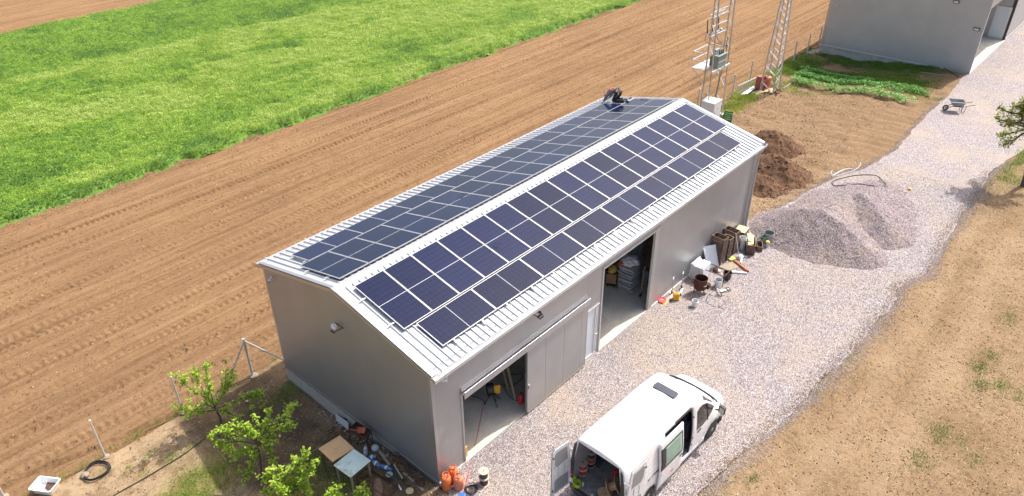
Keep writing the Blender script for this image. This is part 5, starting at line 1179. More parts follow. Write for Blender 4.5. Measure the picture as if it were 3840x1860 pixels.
# ================================================================ TREES
tintmat('young_leaf', [(0, (.09, .18, .015)), (.35, (.32, .48, .04)), (.7, (.54, .66, .09)), (1, (.64, .66, .22))], .45, .35)
tintmat('oak_leaf', [(0, (.10, .13, .02)), (.5, (.28, .33, .05)), (.85, (.46, .44, .09)), (1, (.48, .32, .12))], .5, .3)
pbr('tree_bark', (.11, .085, .065), .9, var=.3, vs_=20, bst=.6)
def spline(P, sm=5):
    P = [Vector(q) for q in P]; out = []
    for i in range(len(P)-1):
        p0, p1, p2, p3 = P[max(i-1, 0)], P[i], P[i+1], P[min(i+2, len(P)-1)]
        for k in range(sm):
            t = k/sm; out.append(.5*((2*p1)+(p2-p0)*t+(2*p0-5*p1+4*p2-p3)*t*t+(-p0+3*p1-3*p2+p3)*t**3))
    return out+[P[-1]]
def tree(k, base, trunk, branches, label, seed, leafmat='young_leaf', ls=.050, dens=125, spread=.085, grp=None, tr=.035, depth=.35, twigs=3, base3=None, seen=None):
    r = np.random.default_rng(seed); g = G(k, *base) if base3 is None else Vector(base3)
    hd = Vector((CAMP.x-g.x, CAMP.y-g.y, 0)).normalized()
    def pt(a, b, dp=0.):
        d = ray(*S(k, a, b)); q0 = g+hd*dp; t = (q0-CAMP).dot(hd)/d.dot(hd); return CAMP+d*t
    o = thing('tree', label, 'tree', tuple(g), group=grp)
    T_ = [g-Vector((0, 0, .1))]+[pt(*p_) for p_ in trunk]
    if base3 is not None:
        f_ = T_[1]; T_ = [Vector((f_.x+.15, f_.y-.1, H(f_.x, f_.y)-.1)), Vector((f_.x+.05, f_.y-.02, f_.z*.5)), *T_[1:]]
    q = MB(); T_ = spline(T_, 4); q.tube(T_, [tr*(1.25-.55*i/(len(T_)-1)) for i in range(len(T_))], 8)
    q.build('trunk', MATS['tree_bark'], o, smooth=True, world=True)
    C = []; lb = MB()
    for bi, br in enumerate(branches):
        off = (r.random()-.5)*2*depth; P = [pt(*p_, off*i/(len(br)-1)) for i, p_ in enumerate(br)]
        P = spline(P, 6); n = len(P)
        lb.tube(P, [tr*.5*(1-.8*i/(n-1))+.003 for i in range(n)], 6)
        tw = [P]
        for j in range(twigs):
            i0 = int(r.integers(n//4, n-2)); d = (P[i0+1]-P[i0]).normalized(); s_ = Vector(r.normal(size=3)); s_ = (d*.8+s_*.55+Vector((0, 0, .35))).normalized(); L_ = .18+.3*r.random()
            Q = [P[i0]+s_*L_*t_+Vector((0, 0, .05*t_*t_)) for t_ in (0, .33, .66, 1)]; lb.tube(Q, [.008, .006, .005, .003], 5); tw.append(Q)
        for Q in tw:
            L_ = sum((Q[i+1]-Q[i]).length for i in range(len(Q)-1)); m_ = int(L_*dens)
            for _ in range(max(3, m_//9)):
                t_ = r.random()**.85*(len(Q)-1); i0 = min(int(t_), len(Q)-2)
                if Q is P and t_/(len(Q)-1) < .16: continue
                c_ = Q[i0].lerp(Q[i0+1], t_-i0)+Vector(r.normal(size=3))*spread*.55
                for _k in range(6): C.append(tuple(c_+Vector(r.normal(size=3))*spread*.55))
    lb.build('branches', MATS['tree_bark'], o, smooth=True, world=True)
    C = np.array(C)-np.array(wloc(o)); n = len(C)
    V, F = quads(C, ls*(.6+.8*r.random(n)), np.abs(r.normal(.2, .65, n)), seed+1, .62)
    cz = (C[:, 2]-C[:, 2].min())/(np.ptp(C[:, 2])+1e-6)
    np_mesh('crown', V, F, MATS[leafmat], parent=o, tint=np.clip(.45+.45*(r.random(n)-.5)+.35*(vnoise(C[:, 0], C[:, 1]+C[:, 2], 4, 3)-.5), 0, 1))
    return o
grp = 'young fruit trees by the shed gable'
tree('A2', (1568, 748), [(1560, 690), (1532, 640), (1512, 590)],
     [[(1530, 630), (1480, 560), (1390, 520), (1300, 440), (1232, 370)], [(1515, 600), (1430, 480), (1370, 335)], [(1512, 590), (1480, 450), (1452, 308)], [(1520, 610), (1590, 500), (1598, 362)], [(1525, 610), (1600, 490), (1645, 392)],
      [(1530, 630), (1640, 590), (1770, 545), (1790, 660)], [(1532, 640), (1610, 650), (1705, 700)], [(1530, 640), (1420, 650), (1310, 640), (1232, 602)], [(1530, 630), (1450, 600), (1380, 640), (1310, 690)], [(1740, 560), (1850, 520), (1860, 690)]],
     'slender young tree with upright leafy branches, leftmost of the orchard', 101, grp=grp)
tree('A2', (1845, 1130), [(1850, 1040), (1838, 950), (1830, 880)],
     [[(1830, 880), (1720, 800), (1600, 770), (1500, 840)], [(1830, 880), (1740, 760), (1600, 750), (1530, 790)], [(1832, 890), (1900, 740), (2020, 690), (2078, 590)], [(1832, 890), (1960, 790), (2070, 750)], [(1835, 900), (1900, 880), (1920, 985)],
      [(1835, 910), (1740, 920), (1620, 950)], [(1838, 940), (1790, 960), (1770, 1090), (1700, 1050)], [(1830, 880), (1680, 860), (1560, 880), (1490, 820)], [(1830, 880), (1850, 760), (1900, 700)], [(1830, 880), (1780, 780), (1720, 740)], [(1832, 890), (1890, 830), (1960, 850)], [(1835, 900), (1700, 960), (1610, 900)]],
     'fullest young tree, its spreading crown between the other two', 102, grp=grp, dens=125)
tree('A3', (210, 1360), [(215, 1300), (220, 1240)],
     [[(220, 1240), (120, 1100), (55, 975)], [(220, 1240), (180, 1080), (300, 880)], [(225, 1230), (330, 980), (372, 815)], [(225, 1230), (360, 1060), (450, 950)], [(225, 1240), (330, 1150), (410, 1215)], [(220, 1240), (100, 1180), (-10, 1210)],
      [(220, 1240), (250, 1120), (370, 1060)], [(220, 1240), (120, 1180), (60, 1110)], [(222, 1235), (160, 1140), (60, 1040), (-20, 1090)], [(222, 1235), (260, 1160), (380, 1150)]],
     'young tree nearest the bottom edge, left of the tables', 103, grp=grp, dens=130)
tree('A3', (760, 1420), [(755, 1370), (750, 1330)],
     [[(750, 1330), (640, 1260), (590, 1195)], [(750, 1330), (850, 1240), (885, 1170)], [(750, 1330), (880, 1290), (950, 1235)], [(750, 1330), (700, 1270), (640, 1240)]],
     'small young tree whose tips just show at the bottom edge below the tables', 104, grp=grp, depth=.15)
# the tree at the right edge of the picture: its trunk stands beyond the gravel's far side
BT = (34.2, -11.2, -.05)
tree('D5', None, [(960, 640), (950, 480), (940, 360)],
     [[(950, 500), (860, 410), (740, 400), (650, 380), (590, 365)], [(950, 450), (850, 330), (740, 310), (660, 280), (625, 260)], [(950, 520), (840, 470), (760, 490), (680, 510), (612, 530)], [(950, 560), (850, 500), (760, 560), (690, 575), (660, 580)],
      [(945, 400), (860, 290), (800, 250), (740, 240)], [(945, 400), (880, 260), (840, 200)], [(945, 420), (880, 380), (800, 390), (700, 430)], [(945, 380), (1000, 250), (1060, 220)], [(945, 400), (1050, 380), (1150, 420)], [(945, 420), (1040, 480), (1100, 560)], [(950, 480), (850, 440), (760, 400), (700, 390)],
      [(945, 420), (900, 330), (860, 320), (760, 340)], [(945, 380), (930, 250), (960, 150)], [(945, 400), (1050, 300), (1180, 330)], [(945, 420), (1100, 460), (1220, 520)], [(950, 480), (1030, 560), (1150, 640)], [(945, 380), (1040, 200), (1130, 180)], [(945, 420), (1000, 360), (1100, 300)]],
     'olive leaved tree reaching into the frame over the gravel at the right edge', 105, leafmat='oak_leaf', ls=.055, dens=150, spread=.14, tr=.11, depth=.9, twigs=7, base3=BT)
# ================================================================ TOWERS
def lattice_leg(o, a, b_, w_=.07):
    q = MB(); a = Vector(a); b_ = Vector(b_); q.bar(a, b_, w_, .012, up=(1, 0, 0)); q.bar(a, b_, .012, w_, up=(1, 0, 0)); return q
T1 = thing('pylon', 'rectangular steel pylon carrying a transformer and a railed platform behind the shed', 'pylon', (33.05, 8.7, -.72))
def t1(ix, iy, z):
    x = 32.0 if ix == 0 else 34.1; t = (z+.72)/8.
    return Vector((x, (8.40+.30*t) if iy == 0 else (8.98-.03*t), z))
ZT = 9.6
for ix in (0, 1):
    for iy in (0, 1):
        q = MB(); q.bar(t1(ix, iy, -.75), t1(ix, iy, ZT), .10, .06, up=(0, 1, 0)); q.build('leg', MATS['galvanised'], T1, world=True)
        q = MB(); a = t1(ix, iy, -.72); q.box((a.x, a.y, -.66), (.35, .35, .2)); q.build('footing', MATS['concrete'], T1, world=True)
z = -.3; k = 0
while z < ZT-1:
    for ix in (0, 1):
        q = MB(); a, b_ = t1(ix, 1, z+.95), t1(ix, 0, z+.25)
        q.bar(a, b_, .05, .012); q.build('brace', MATS['galv_matt'], T1, world=True)
        q = MB(); q.bar(t1(ix, 0, z+.2), t1(ix, 1, z-.25), .035, .01); q.build('brace', MATS['galvanised'], T1, world=True)
    z += 1.28
q = MB(); ZP = 2.78
for iy, off in ((0, -.06), (1, .06)): a, b_ = t1(0, iy, ZP), t1(1, iy, ZP); a.y += off; b_.y += off; a.x -= .1; b_.x += .1; q.bar(a, b_, .07, .16)
for x in (32.7, 33.5): q.bar((x, 8.3, ZP+.06), (x, 9.1, ZP+.06), .08, .08)
q.build('crossbeam', MATS['galv_matt'], T1, world=True)
q = MB(); q.bb(32.0, 34.1, 9.06, 9.95, ZP+.02, ZP+.05); pf = q.build('platform', MATS['galv_matt'], T1, world=True)
q = MB()
for zz in (.55, 1.08): q.bar((32.0, 9.0, ZP+zz), (32.0, 9.95, ZP+zz), .04, .04); q.bar((34.1, 9.0, ZP+zz), (34.1, 9.95, ZP+zz), .04, .04); q.bar((31.98, 9.95, ZP+zz), (34.12, 9.95, ZP+zz), .05, .04)
for x in (32.0, 34.1): q.bar((x, 9.95, ZP), (x, 9.95, ZP+1.1), .035, .035); q.bar((x, 9.9, ZP), (x, 9.05, ZP-.75), .04, .03)
q.build('railing', MATS['white_trim'], T1, world=True)
for zz in (4.95, 5.55, 6.1, 6.45):
    q = MB(); a, b_ = t1(0, 1, zz), t1(1, 1, zz); q.bar(a, b_, .06, .06)
    q.build('crossbeam', MATS['galv_matt'], T1, world=True)
pbr('transformer_green', (.24, .29, .25), .5, var=.06); pbr('transformer_dark', (.13, .16, .14), .55, var=.06)
TFm = thing('transformer', 'grey green oil transformer with three black bushings on the pylon platform', 'transformer', (33.1, 8.68, ZP+.1))
q = MB(); q.bb(-.55, .55, -.22, .22, 0, .78); q.build('tank', MATS['transformer_green'], TFm, bev=.015)
for i in range(9): q = MB(); x = -.5+i*.125; q.bb(x-.01, x+.01, .22, .40, .08, .70); q.build('cooling_fin', MATS['transformer_dark'], TFm)
q = MB(); q.bb(-.60, .60, -.27, .27, .78, .82); q.build('lid', MATS['transformer_green'], TFm)
q = MB(); q.bb(-.5, .5, -.235, -.222, .36, .42); q.build('rib', MATS['galv_matt'], TFm)
for x in (-.22, .02, .26):
    q = MB(); q.lathe([(.05, .82), (.055, .86), (.03, .88), (.055, .92), (.03, .94), (.055, .98), (.03, 1.0), (.05, 1.04), (.02, 1.08), (0, 1.1)], (x, -.05, 0), 12); q.build('bushing', MATS['dark_plastic'], TFm, smooth=True)
q = MB(); q.tube([(-.5, .15, 1.08), (.0, .15, 1.08)], .11, 14); q.bar((-.4, .15, .82), (-.4, .15, 1.0), .04); q.bar((-.1, .15, .82), (-.1, .15, 1.0), .04); q.build('conservator', MATS['transformer_green'], TFm)
# fuses and cables above
FUm = thing('fuse_rack', 'rack of insulators and fuse holders high on the transformer pylon', 'fuse rack', (33.05, 9.1, 5.2))
for i, x in enumerate((32.3, 33.0, 33.7)):
    q = MB(); q.tube([(x, 9.35, 5.0), (x-.02, 9.42, 5.85)], .035, 8); q.build('fuse_tube', MATS['dark_plastic'], FUm, world=True)
    q = MB()
    for z0 in (4.95, 5.9): q.lathe([(.03, 0), (.07, .02), (.03, .05), (.07, .08), (.03, .11), (.065, .14), (0, .17)], (x, 9.15, z0), 12)
    q.build('insulator', MATS['galv_matt'], FUm, smooth=True, world=True)
    q = MB(); q.bar((x, 9.0, 5.0), (x, 9.45, 5.0), .04); q.bar((x, 9.0, 5.95), (x, 9.45, 5.95), .04); q.build('bracket', MATS['galv_matt'], FUm, world=True)
q = MB(); q.bar((32.1, 9.2, 6.2), (34.0, 9.2, 6.2), .05); q.bar((32.1, 9.2, 4.95), (34.0, 9.2, 4.95), .06); q.build('beam', MATS['galv_matt'], FUm, world=True)
for i, x in enumerate((-.22, .02, .26)):
    xx = (32.3, 33.0, 33.7)[i]
    cable('power_cable', [(xx, 9.4, 5.0), (xx-.02, 9.35, 4.5), (33.1+x+.3, 8.9, 4.15), (33.1+x+.45, 8.55, 4.05), (33.1+x+.15, 8.6, 3.98), (33.1+x, 8.63, 3.92)], .018, 'dark_plastic', '%s black cable hanging from the fuses to the transformer' % ('leftmost', 'middle', 'rightmost')[i], grp, group='black cables above the transformer') if False else tag(cable('power_cable', [(xx, 9.4, 5.0), (xx-.02, 9.35, 4.5), (33.1+x+.3, 8.9, 4.15), (33.1+x+.45, 8.55, 4.05), (33.1+x+.15, 8.6, 3.98), (33.1+x, 8.63, 3.92)], .018, 'dark_plastic', '%s black cable hanging from the fuses to the transformer' % ('leftmost', 'middle', 'rightmost')[i]), group='black cables above the transformer')
cable('power_cable', [(33.9, 8.75, 4.6), (33.95, 8.7, 3.6), (33.9, 8.75, 2.6), (33.75, 8.8, 1.6), (33.5, 8.8, .7), (33.3, 8.8, .3)], .022, 'dark_plastic', 'black cable running down inside the pylon to the white cabinet')
# cabinet
zc = 1.0; P = [PZ('A6', a, b, zc) for a, b in ((325, 940), (385, 900), (525, 930), (450, 975))]
c_ = sum(P, Vector())/4; CB = thing('electric_cabinet', 'white electric cabinet standing inside the foot of the transformer pylon', 'cabinet', (c_.x, c_.y, -.72))
pbr('cabinet_white', (.74, .75, .74), .45, var=.03)
q = MB(); Q = [c_+(p_-c_)*.95 for p_ in P]; q.prism([Vector((p_.x, p_.y, -.6)) for p_ in Q], (0, 0, 1.55)); q.build('box', MATS['cabinet_white'], CB, world=True)
q = MB(); q.prism([Vector((p_.x, p_.y, .951)) for p_ in P], (0, 0, .05)); q.build('roof', MATS['cabinet_white'], CB, world=True, bev=.01)
q = MB(); q.prism([Vector((p_.x, p_.y, -.78)) for p_ in P], (0, 0, .18)); q.build('base', MATS['concrete'], CB, world=True)
a, b_ = Q[3], Q[2]; q = MB(); d = (b_-a).normalized(); nrm = Vector((d.y, -d.x, 0)); q.prism([a+d*.05+nrm*.004+Vector((0, 0, -1.5)), b_-d*.05+nrm*.004+Vector((0, 0, -1.5)), b_-d*.05+nrm*.004+Vector((0, 0, -.1)), a+d*.05+nrm*.004+Vector((0, 0, -.1))], nrm*.01); dr_ = q.build('door', MATS['cabinet_white'], CB, world=True)
q = MB(); m_ = a+d*.15+nrm*.02; q.bar(m_+Vector((0, 0, -.75)), m_+Vector((0, 0, -.65)), .04, .02); q.build('handle', MATS['dark_plastic'], dr_, world=True)
q = MB(); m_ = (a+b_)/2+nrm*.016; q.bar(m_-d*.08+Vector((0, 0, -.45)), m_+d*.08+Vector((0, 0, -.45)), .006, .03); q.build('name_plate', MATS['dark_metal'], dr_, world=True)
# second tower: square lattice with crossed bracing
T2 = thing('lattice_tower', 'slim square lattice tower with crossed white bracing between the pylon and far building', 'lattice tower', (40.4, 8.0, -.72))
def t2(i, z):
    h_ = .50-.0385*(z+.72); sx, sy = ((-1, -1), (-1, 1), (1, 1), (1, -1))[i % 4]; return Vector((40.4+sx*h_, 8.0+sy*h_, z))
for i in range(4): q = MB(); q.bar(t2(i, -.8), t2(i, 9.8), .075, .075); q.build('leg', MATS['galvanised'], T2, world=True)
for i in range(4):
    z = -.6; k = 0
    while z < 9:
        st = .62-.018*k
        q = MB(); a, b_ = t2(i, z), t2(i+1, z+st)
        if k % 2: a, b_ = t2(i, z+st), t2(i+1, z)
        q.bar(a, b_, .045, .012); q.build('brace', MATS['white_trim'], T2, world=True)
        if k % 2 == 0:
            q = MB(); q.bar(t2(i, z+st), t2(i+1, z), .04, .012); q.build('brace', MATS['white_trim'], T2, world=True)
        z += st; k += 1

# ---------------------------------------------------------------- fence posts on the field edge beyond the shed
pbr('concrete_post', (.55, .53, .47), .85, var=.1, vs_=8)
fpl = [((34.4, 10.4), 1.35, 'concrete fence post half hidden behind the shed roof'), ((37.74, 9.54), 1.62, 'concrete fence post beside the end of the wooden rack'), ((41.4, 10.0), 1.6, 'concrete fence post behind the wooden rack, beyond the pylon'),
       ((44.3, 9.75), 1.6, 'concrete fence post seen through the lattice tower'), ((46.2, 9.7), 1.6, 'concrete fence post right behind the lattice tower'), ((47.81, 9.46), 1.64, 'first concrete fence post clear of the lattice tower on its right'), ((50.02, 9.33), 1.72, 'middle concrete fence post between the tower and the far building'), ((52.83, 9.5), 1.70, 'last concrete fence post, beside the far building corner')]
for (x, y), h_, lb in fpl:
    o = thing('fence_post', lb, 'fence post', (x, y, -.72), random.uniform(-.1, .1), 'concrete posts beyond the shed'); q = MB()
    q.prism([(-.045, -.045, -.2), (.045, -.045, -.2), (.045, .045, -.2), (-.045, .045, -.2)], (random.uniform(-.03, .03), random.uniform(-.03, .03), h_+.2)); q.build('post_shaft', MATS['concrete_post'], o, bev=.008)
# rack, slats, red boxes, sheets
def Gz(k, a, b, z): return PZ(k, a, b, z)
a, b_ = G('A6', 655, 885), G('A6', 838, 800); o = thing('wooden_rack', 'long grey slatted wooden rack standing on its edge by the fence', 'rack', tuple(a))
q = MB(); q.bar(a+Vector((0, 0, .08)), b_+Vector((0, 0, .08)), .05, .07); q.bar(a+Vector((0, 0, .62)), b_+Vector((0, 0, .62)), .06, .09); q.build('rail', MATS['concrete_post'], o, world=True)
for i in range(11): t_ = i/10; c_ = a.lerp(b_, t_); q = MB(); q.bar(c_+Vector((0, 0, .0)), c_+Vector((0, 0, .6)), .05, .03); q.build('slat', MATS['concrete_post'], o, world=True)
for i in range(3):
    q = MB(); q.bar(G('A6', 700+22*i, 885-2*i, .06+.03*i), G('A6', 815+8*i, 808+6*i, .06+.03*i), .10, .04); tag(q.build('white_board', MATS['white_plastic']), '%s white board lying beside the wooden rack' % ('leftmost', 'middle', 'rightmost')[i], 'board', 'white boards by the rack')
pbr('brick_red', (.36, .09, .055), .7, var=.15); pbr('salmon_red', (.55, .16, .11), .65, var=.15)
a = G('A6', 850, 850); q = MB(); q.box((a.x+.35, a.y+.05, a.z+.5), (.55, .5, 1.0), .1); tag(q.build('red_box', MATS['brick_red'], bev=.01), 'dark red upright box at the left foot of the lattice tower', 'box')
a = G('A6', 915, 835); o = thing('red_barrel', 'orange red ribbed container between the tower legs', 'container', (a.x+.25, a.y, a.z)); q = MB(); q.lathe([(.26, 0), (.28, .1), (.25, .18), (.28, .3), (.25, .4), (.28, .55), (.25, .68), (.27, .85), (.2, .9), (0, .9)], (0, 0, 0), 16); q.build('container_body', MATS['salmon_red'], o, smooth=True)
a = G('A6', 855, 870); q = MB(); q.box((a.x, a.y, a.z+.05), (.9, .5, .03), R(-10)); tag(q.build('tan_sheet', MATS['straw_hat']), 'tan board lying flat in front of the lattice tower', 'board')
a = G('A6', 960, 850); q = MB(); q.box((a.x, a.y, a.z+.04), (.9, .6, .03), R(15)); tag(q.build('cardboard', MATS['straw_hat']), 'flattened tan cardboard under the lattice tower', 'cardboard')
cable('tower_hose', [G('A6', *p_, .03) for p_ in ((900, 780), (850, 790), (860, 830), (930, 840), (1010, 820), (1100, 820), (1165, 775))], .02, 'galv_matt', 'pale hose looping from the lattice tower towards the vegetable rows', 'hose')
r = np.random.default_rng(5); N = 60; cx = 40.6+.5*r.normal(size=N); cy = 7.9+.5*r.normal(size=N); V, F = lumps(cx, cy, 0*cx-.68, .04+.07*r.random(N), 3); tag(np_mesh('debris', V, F, MATS['dark_clod'], tint=np.repeat(r.random(N), 8)), 'dark debris at the foot of the lattice tower', 'debris', kind='stuff')
for i, (a_, b2, s_) in enumerate(((1350, 505, .35), (1400, 490, .5), (1450, 480, .35))):
    a = G('A6', a_, b2); q = MB(); q.lathe([(0, -.1), (s_, -.05), (s_*.9, .1), (s_*.4, .18), (0, .2)], tuple(a), 9); tag(q.build('rock', MATS['brown_stone'], smooth=True), '%s rock by the fence in front of the far building' % ('left', 'middle', 'right')[i], 'rock', 'rocks by the fence')
# green crate and drum end behind the shed
pbr('crate_green', (.04, .19, .07), .55, var=.15)
o = thing('green_crate', 'green slatted crate behind the far end of the shed roof', 'crate', (33.2, 7.55, -.7), R(20)); q = MB()
for k in range(5):
    z0 = k*.14; q.bb(-.35, .35, -.3, -.28, z0, z0+.1); q.bb(-.35, .35, .28, .3, z0, z0+.1); q.bb(-.35, -.33, -.28, .28, z0, z0+.1); q.bb(.33, .35, -.28, .28, z0, z0+.1)
q.bb(-.33, .33, -.28, .28, 0, .03); q.bb(-.33, -.28, -.28, -.23, 0, .7); q.bb(.28, .33, -.28, -.23, 0, .7); q.bb(-.33, -.28, .23, .28, 0, .7); q.bb(.28, .33, .23, .28, 0, .7); q.build('crate_sides', MATS['crate_green'], o)

# ---------------------------------------------------------------- far building
steel('far_steel', (.50, .49, .48), .5, .25, 'Y', 5.0)
steel('far_light', (.62, .64, .62), .5, .1)
FB = thing('far_shed', 'grey metal building at the top right with an open porch and a white door', 'building', (51.35, -2.2, -.06))
BX, BY0, BY1, BH = 51.35, -2.2, 8.85, 6.2
q = MB(); q.prism([(BX, BY0, -.02), (BX, BY1, -.02), (BX, BY1, BH), (BX, (BY0+BY1)/2, BH+1.4), (BX, BY0, BH)], (.1, 0, 0)); q.build('gable_wall', MATS['far_steel'], FB, world=True)
q = MB(); q.bb(62.0, 62.1, BY0+.001, -.32, 0, BH); q.build('porch_wall', MATS['wall_steel'], FB, world=True)
q = MB(); q.bb(BX+.1, 62.0, -.32, -.22, 0, BH); q.build('wall', MATS['far_light'], FB, world=True)
q = MB(); q.bb(62.1, 84, BY0, BY0+.1, 0, BH); q.build('wall', MATS['far_steel'], FB, world=True)
q = MB(); q.bb(BX+.1, 84, BY1-.1, BY1, -.02, BH); q.build('wall', MATS['far_steel'], FB, world=True)
q = MB(); q.bb(BX+.1, 62.0, BY0, BY0+.1, 4.6, BH); q.build('wall', MATS['far_steel'], FB, world=True)
for sd in (-1, 1):
    q = MB(); yc = (BY0+BY1)/2; q.prism([(BX-.2, yc, BH+1.52), (BX-.2, yc+sd*5.8, BH+.03), (BX-.2, yc+sd*5.8, BH+.13), (BX-.2, yc, BH+1.62)], (33, 0, 0)); q.build('roof', MATS['roof_steel'], FB, world=True)
q = MB(); q.bb(BX+.02, 84, BY0-.03, BY1-.02, -.5, -.002); q.build('floor', MATS['floor_concrete'], FB, world=True)
q = MB(); q.bb(BX+.01, BX+.3, -1.6, BY1-.01, -1.0, -.03); q.build('plinth', MATS['concrete'], FB, world=True)
q = MB(); q.bb(BX-.06, BX-.002, -.4, BY1+.04, -.08, .02); q.build('base_trim', MATS['galv_matt'], FB, world=True)
q = MB(); q.bb(BX-.012, BX+.15, BY0-.012, BY0-.001, 0, BH); q.build('corner_trim', MATS['white_trim'], FB, world=True)
q = MB(); q.bb(BX-.012, BX-.001, BY1-.25, BY1+.01, 0, BH); q.build('corner_trim', MATS['trim_steel'], FB, world=True)
q = MB(); q.bb(61.93, 62.0, BY0+.02, BY0+.25, 0, BH); q.build('porch_post', MATS['dark_metal'], FB, world=True)
q = MB(); q.bb(61.9, 61.99, -2.0, -.9, 0.02, 2.6); dd = q.build('door', MATS['white_trim'], FB, world=True, bev=.01)
q = MB(); q.bb(61.88, 61.899, -1.86, -1.04, .14, 2.44); q.build('pane', MATS['frosted_pane'], dd, world=True)
q = MB(); q.bb(61.84, 61.88, -.98, -.92, 1.0, 1.12); q.build('handle', MATS['galvanised'], dd, world=True)
q = MB(); q.bb(62.1, 84, BY0-.04, BY0-.001, -.02, .1); q.build('base_trim', MATS['white_trim'], FB, world=True)
for i, (y, z, lb) in enumerate(((.02, 4.78, 'dark wall lamp high on the far building, at the top edge'), (-1.78, 3.16, 'small square wall lamp near the porch corner of the far building'))):
    o = thing('wall_lamp', lb, 'wall lamp', (BX-.01, y, z), group='wall lamps on the far building'); q = MB(); q.bb(-.12, 0, -.2, .2, -.1, .1); q.build('lamp_housing', MATS['dark_metal'], o, bev=.02); q = MB(); q.bb(-.126, -.121, -.15, .15, -.06, .06); q.build('lens', MATS['white_plastic'], o)
camera_((BX-.01, 8.2, 3.2), 0, 'white security camera on the far building by the fence')
stick('black_pipe', 'A7', (1600, 640), (1740, 722), .07, 'dark_plastic', 'black pipe leaning at the near corner of the far building', 'pipe', .6, .03)
stick('old_board', 'A7', (1370, 675), (1640, 712), .12, 'old_wood', 'long grey board lying in the shade by the far building', 'board', .03, .03, .03)

# ---------------------------------------------------------------- vegetable rows
tintmat('potato_leaf', [(0, (.05, .16, .03)), (.5, (.14, .36, .05)), (.8, (.30, .52, .12)), (1, (.62, .74, .45))], .5, .25)
def bush(x, y, rr, hh, sd, tint0, n=90, ls=.055):
    r = np.random.default_rng(sd); z0 = H(x, y); u_ = r.random(n)**.5; a = r.random(n)*6.28; zz = r.random(n)
    c_ = np.stack([rr*u_*np.cos(a), rr*u_*np.sin(a), hh*(.2+.8*np.sqrt(np.clip(1-u_**2, 0, 1))*zz**.4)], 1)
    V, F = quads(c_, ls*(.6+.8*r.random(n)), np.abs(r.normal(0, .6, n)), sd+9, .6)
    o = np_mesh('vegetable_plant', V, F, MATS['potato_leaf'], tint=np.clip(tint0+.7*(r.random(n)-.5), 0, 1)); o.location = (x, y, z0); return o
A_, B_ = G('A7', 190, 770), G('A7', 1290, 965); nb = 34; r = np.random.default_rng(91)
for i in range(nb):
    p_ = A_.lerp(B_, (i+.3*(r.random()-.5))/(nb-1)); p_ = p_+Vector((.25*r.normal(), .05*r.normal(), 0))
    if r.random() < .08: continue
    tag(bush(p_.x, p_.y, .36+.12*r.random(), .40+.14*r.random(), 200+i, .60, 120), 'leafy blue green plant in the taller near vegetable row', 'vegetable plant', 'plants in the near vegetable row')
A_, B_ = G('A7', 250, 700), G('A7', 1420, 880); nb = 46
for i in range(nb):
    p_ = A_.lerp(B_, (i+.3*(r.random()-.5))/(nb-1)); p_ = p_+Vector((.3*r.normal(), .05*r.normal(), 0))
    tag(bush(p_.x, p_.y, .42+.1*r.random(), .26+.06*r.random(), 300+i, .40, 110), 'bright green plant in the lower middle vegetable row', 'vegetable plant', 'plants in the middle vegetable row')
A_, B_ = G('A7', 290, 650), G('A7', 900, 760); nb = 24
for i in range(nb):
    p_ = A_.lerp(B_, i/(nb-1)); tag(bush(p_.x, p_.y, .38, .26+.06*r.random(), 400+i, .5, 110), 'bright green plant in the short far vegetable row', 'vegetable plant', 'plants in the far vegetable row')

# ---------------------------------------------------------------- wheelbarrow, hoses on the heap
pbr('tray_grey', (.30, .31, .32), .55, .3, var=.12)
a = G('A7', 1712, 1045); WB = thing('wheelbarrow', 'grey metal wheelbarrow on the gravel edge near the far building', 'wheelbarrow', (43.1, -3.45, -.05), R(-62))
def frust(b0, b1, z0, z1, sh=0): return [(-b0[0], -b0[1], z0), (b0[0], -b0[1], z0), (b0[0], b0[1], z0), (-b0[0], b0[1], z0)], [(-b1[0]+sh, -b1[1], z1), (b1[0]+sh, -b1[1], z1), (b1[0]+sh, b1[1], z1), (-b1[0]+sh, b1[1], z1)]
q = MB(); A_, B_ = frust((.26, .20), (.46, .34), .38, .70, -.06); C_, D_ = frust((.25, .19), (.44, .32), .40, .71, -.06)
q.add(A_+B_+D_+C_, [(0, 1, 5, 4), (1, 2, 6, 5), (2, 3, 7, 6), (3, 0, 4, 7), (4, 5, 9, 8), (5, 6, 10, 9), (6, 7, 11, 10), (7, 4, 8, 11), (8, 9, 13, 12), (9, 10, 14, 13), (10, 11, 15, 14), (11, 8, 12, 15), (0, 3, 2, 1), (12, 13, 14, 15)]); q.build('tray', MATS['tray_grey'], WB)
for s_ in (-1, 1):
    q = MB(); q.tube([(-.62, .08*s_, .2), (-.3, .18*s_, .36), (.3, .24*s_, .38), (.75, .30*s_, .56), (.95, .30*s_, .58)], .02, 8); q.build('handle', MATS['dark_metal'], WB, smooth=True)
    q = MB(); q.tube([(.25, .22*s_, .38), (.32, .22*s_, .0), (.45, .22*s_, .02), (.5, .25*s_, .42)], .017, 8); q.build('leg', MATS['dark_metal'], WB, smooth=True)
q = MB(); q.torus((-.62, 0, .19), .15, .045, 22, 8, Matrix.Rotation(R(90), 3, 'X')); wh = q.build('wheel', MATS['black_rubber'], WB, smooth=True); q = MB(); q.tube([(-.62, -.04, .19), (-.62, .04, .19)], .08, 12); q.build('rim', MATS['galvanised'], wh)
def onheap(k, pts, r_=.02):
    out = []
    for a, b in pts:
        g = G(k, a, b)
        for _ in range(6):
            z = max(float(zpile(np.array([g.x]), np.array([g.y]))[0]), H(g.x, g.y)); z0 = z; g = PZ(k, a, b, z)
        out.append(Vector((g.x, g.y, z+r_+.01)))
    return out
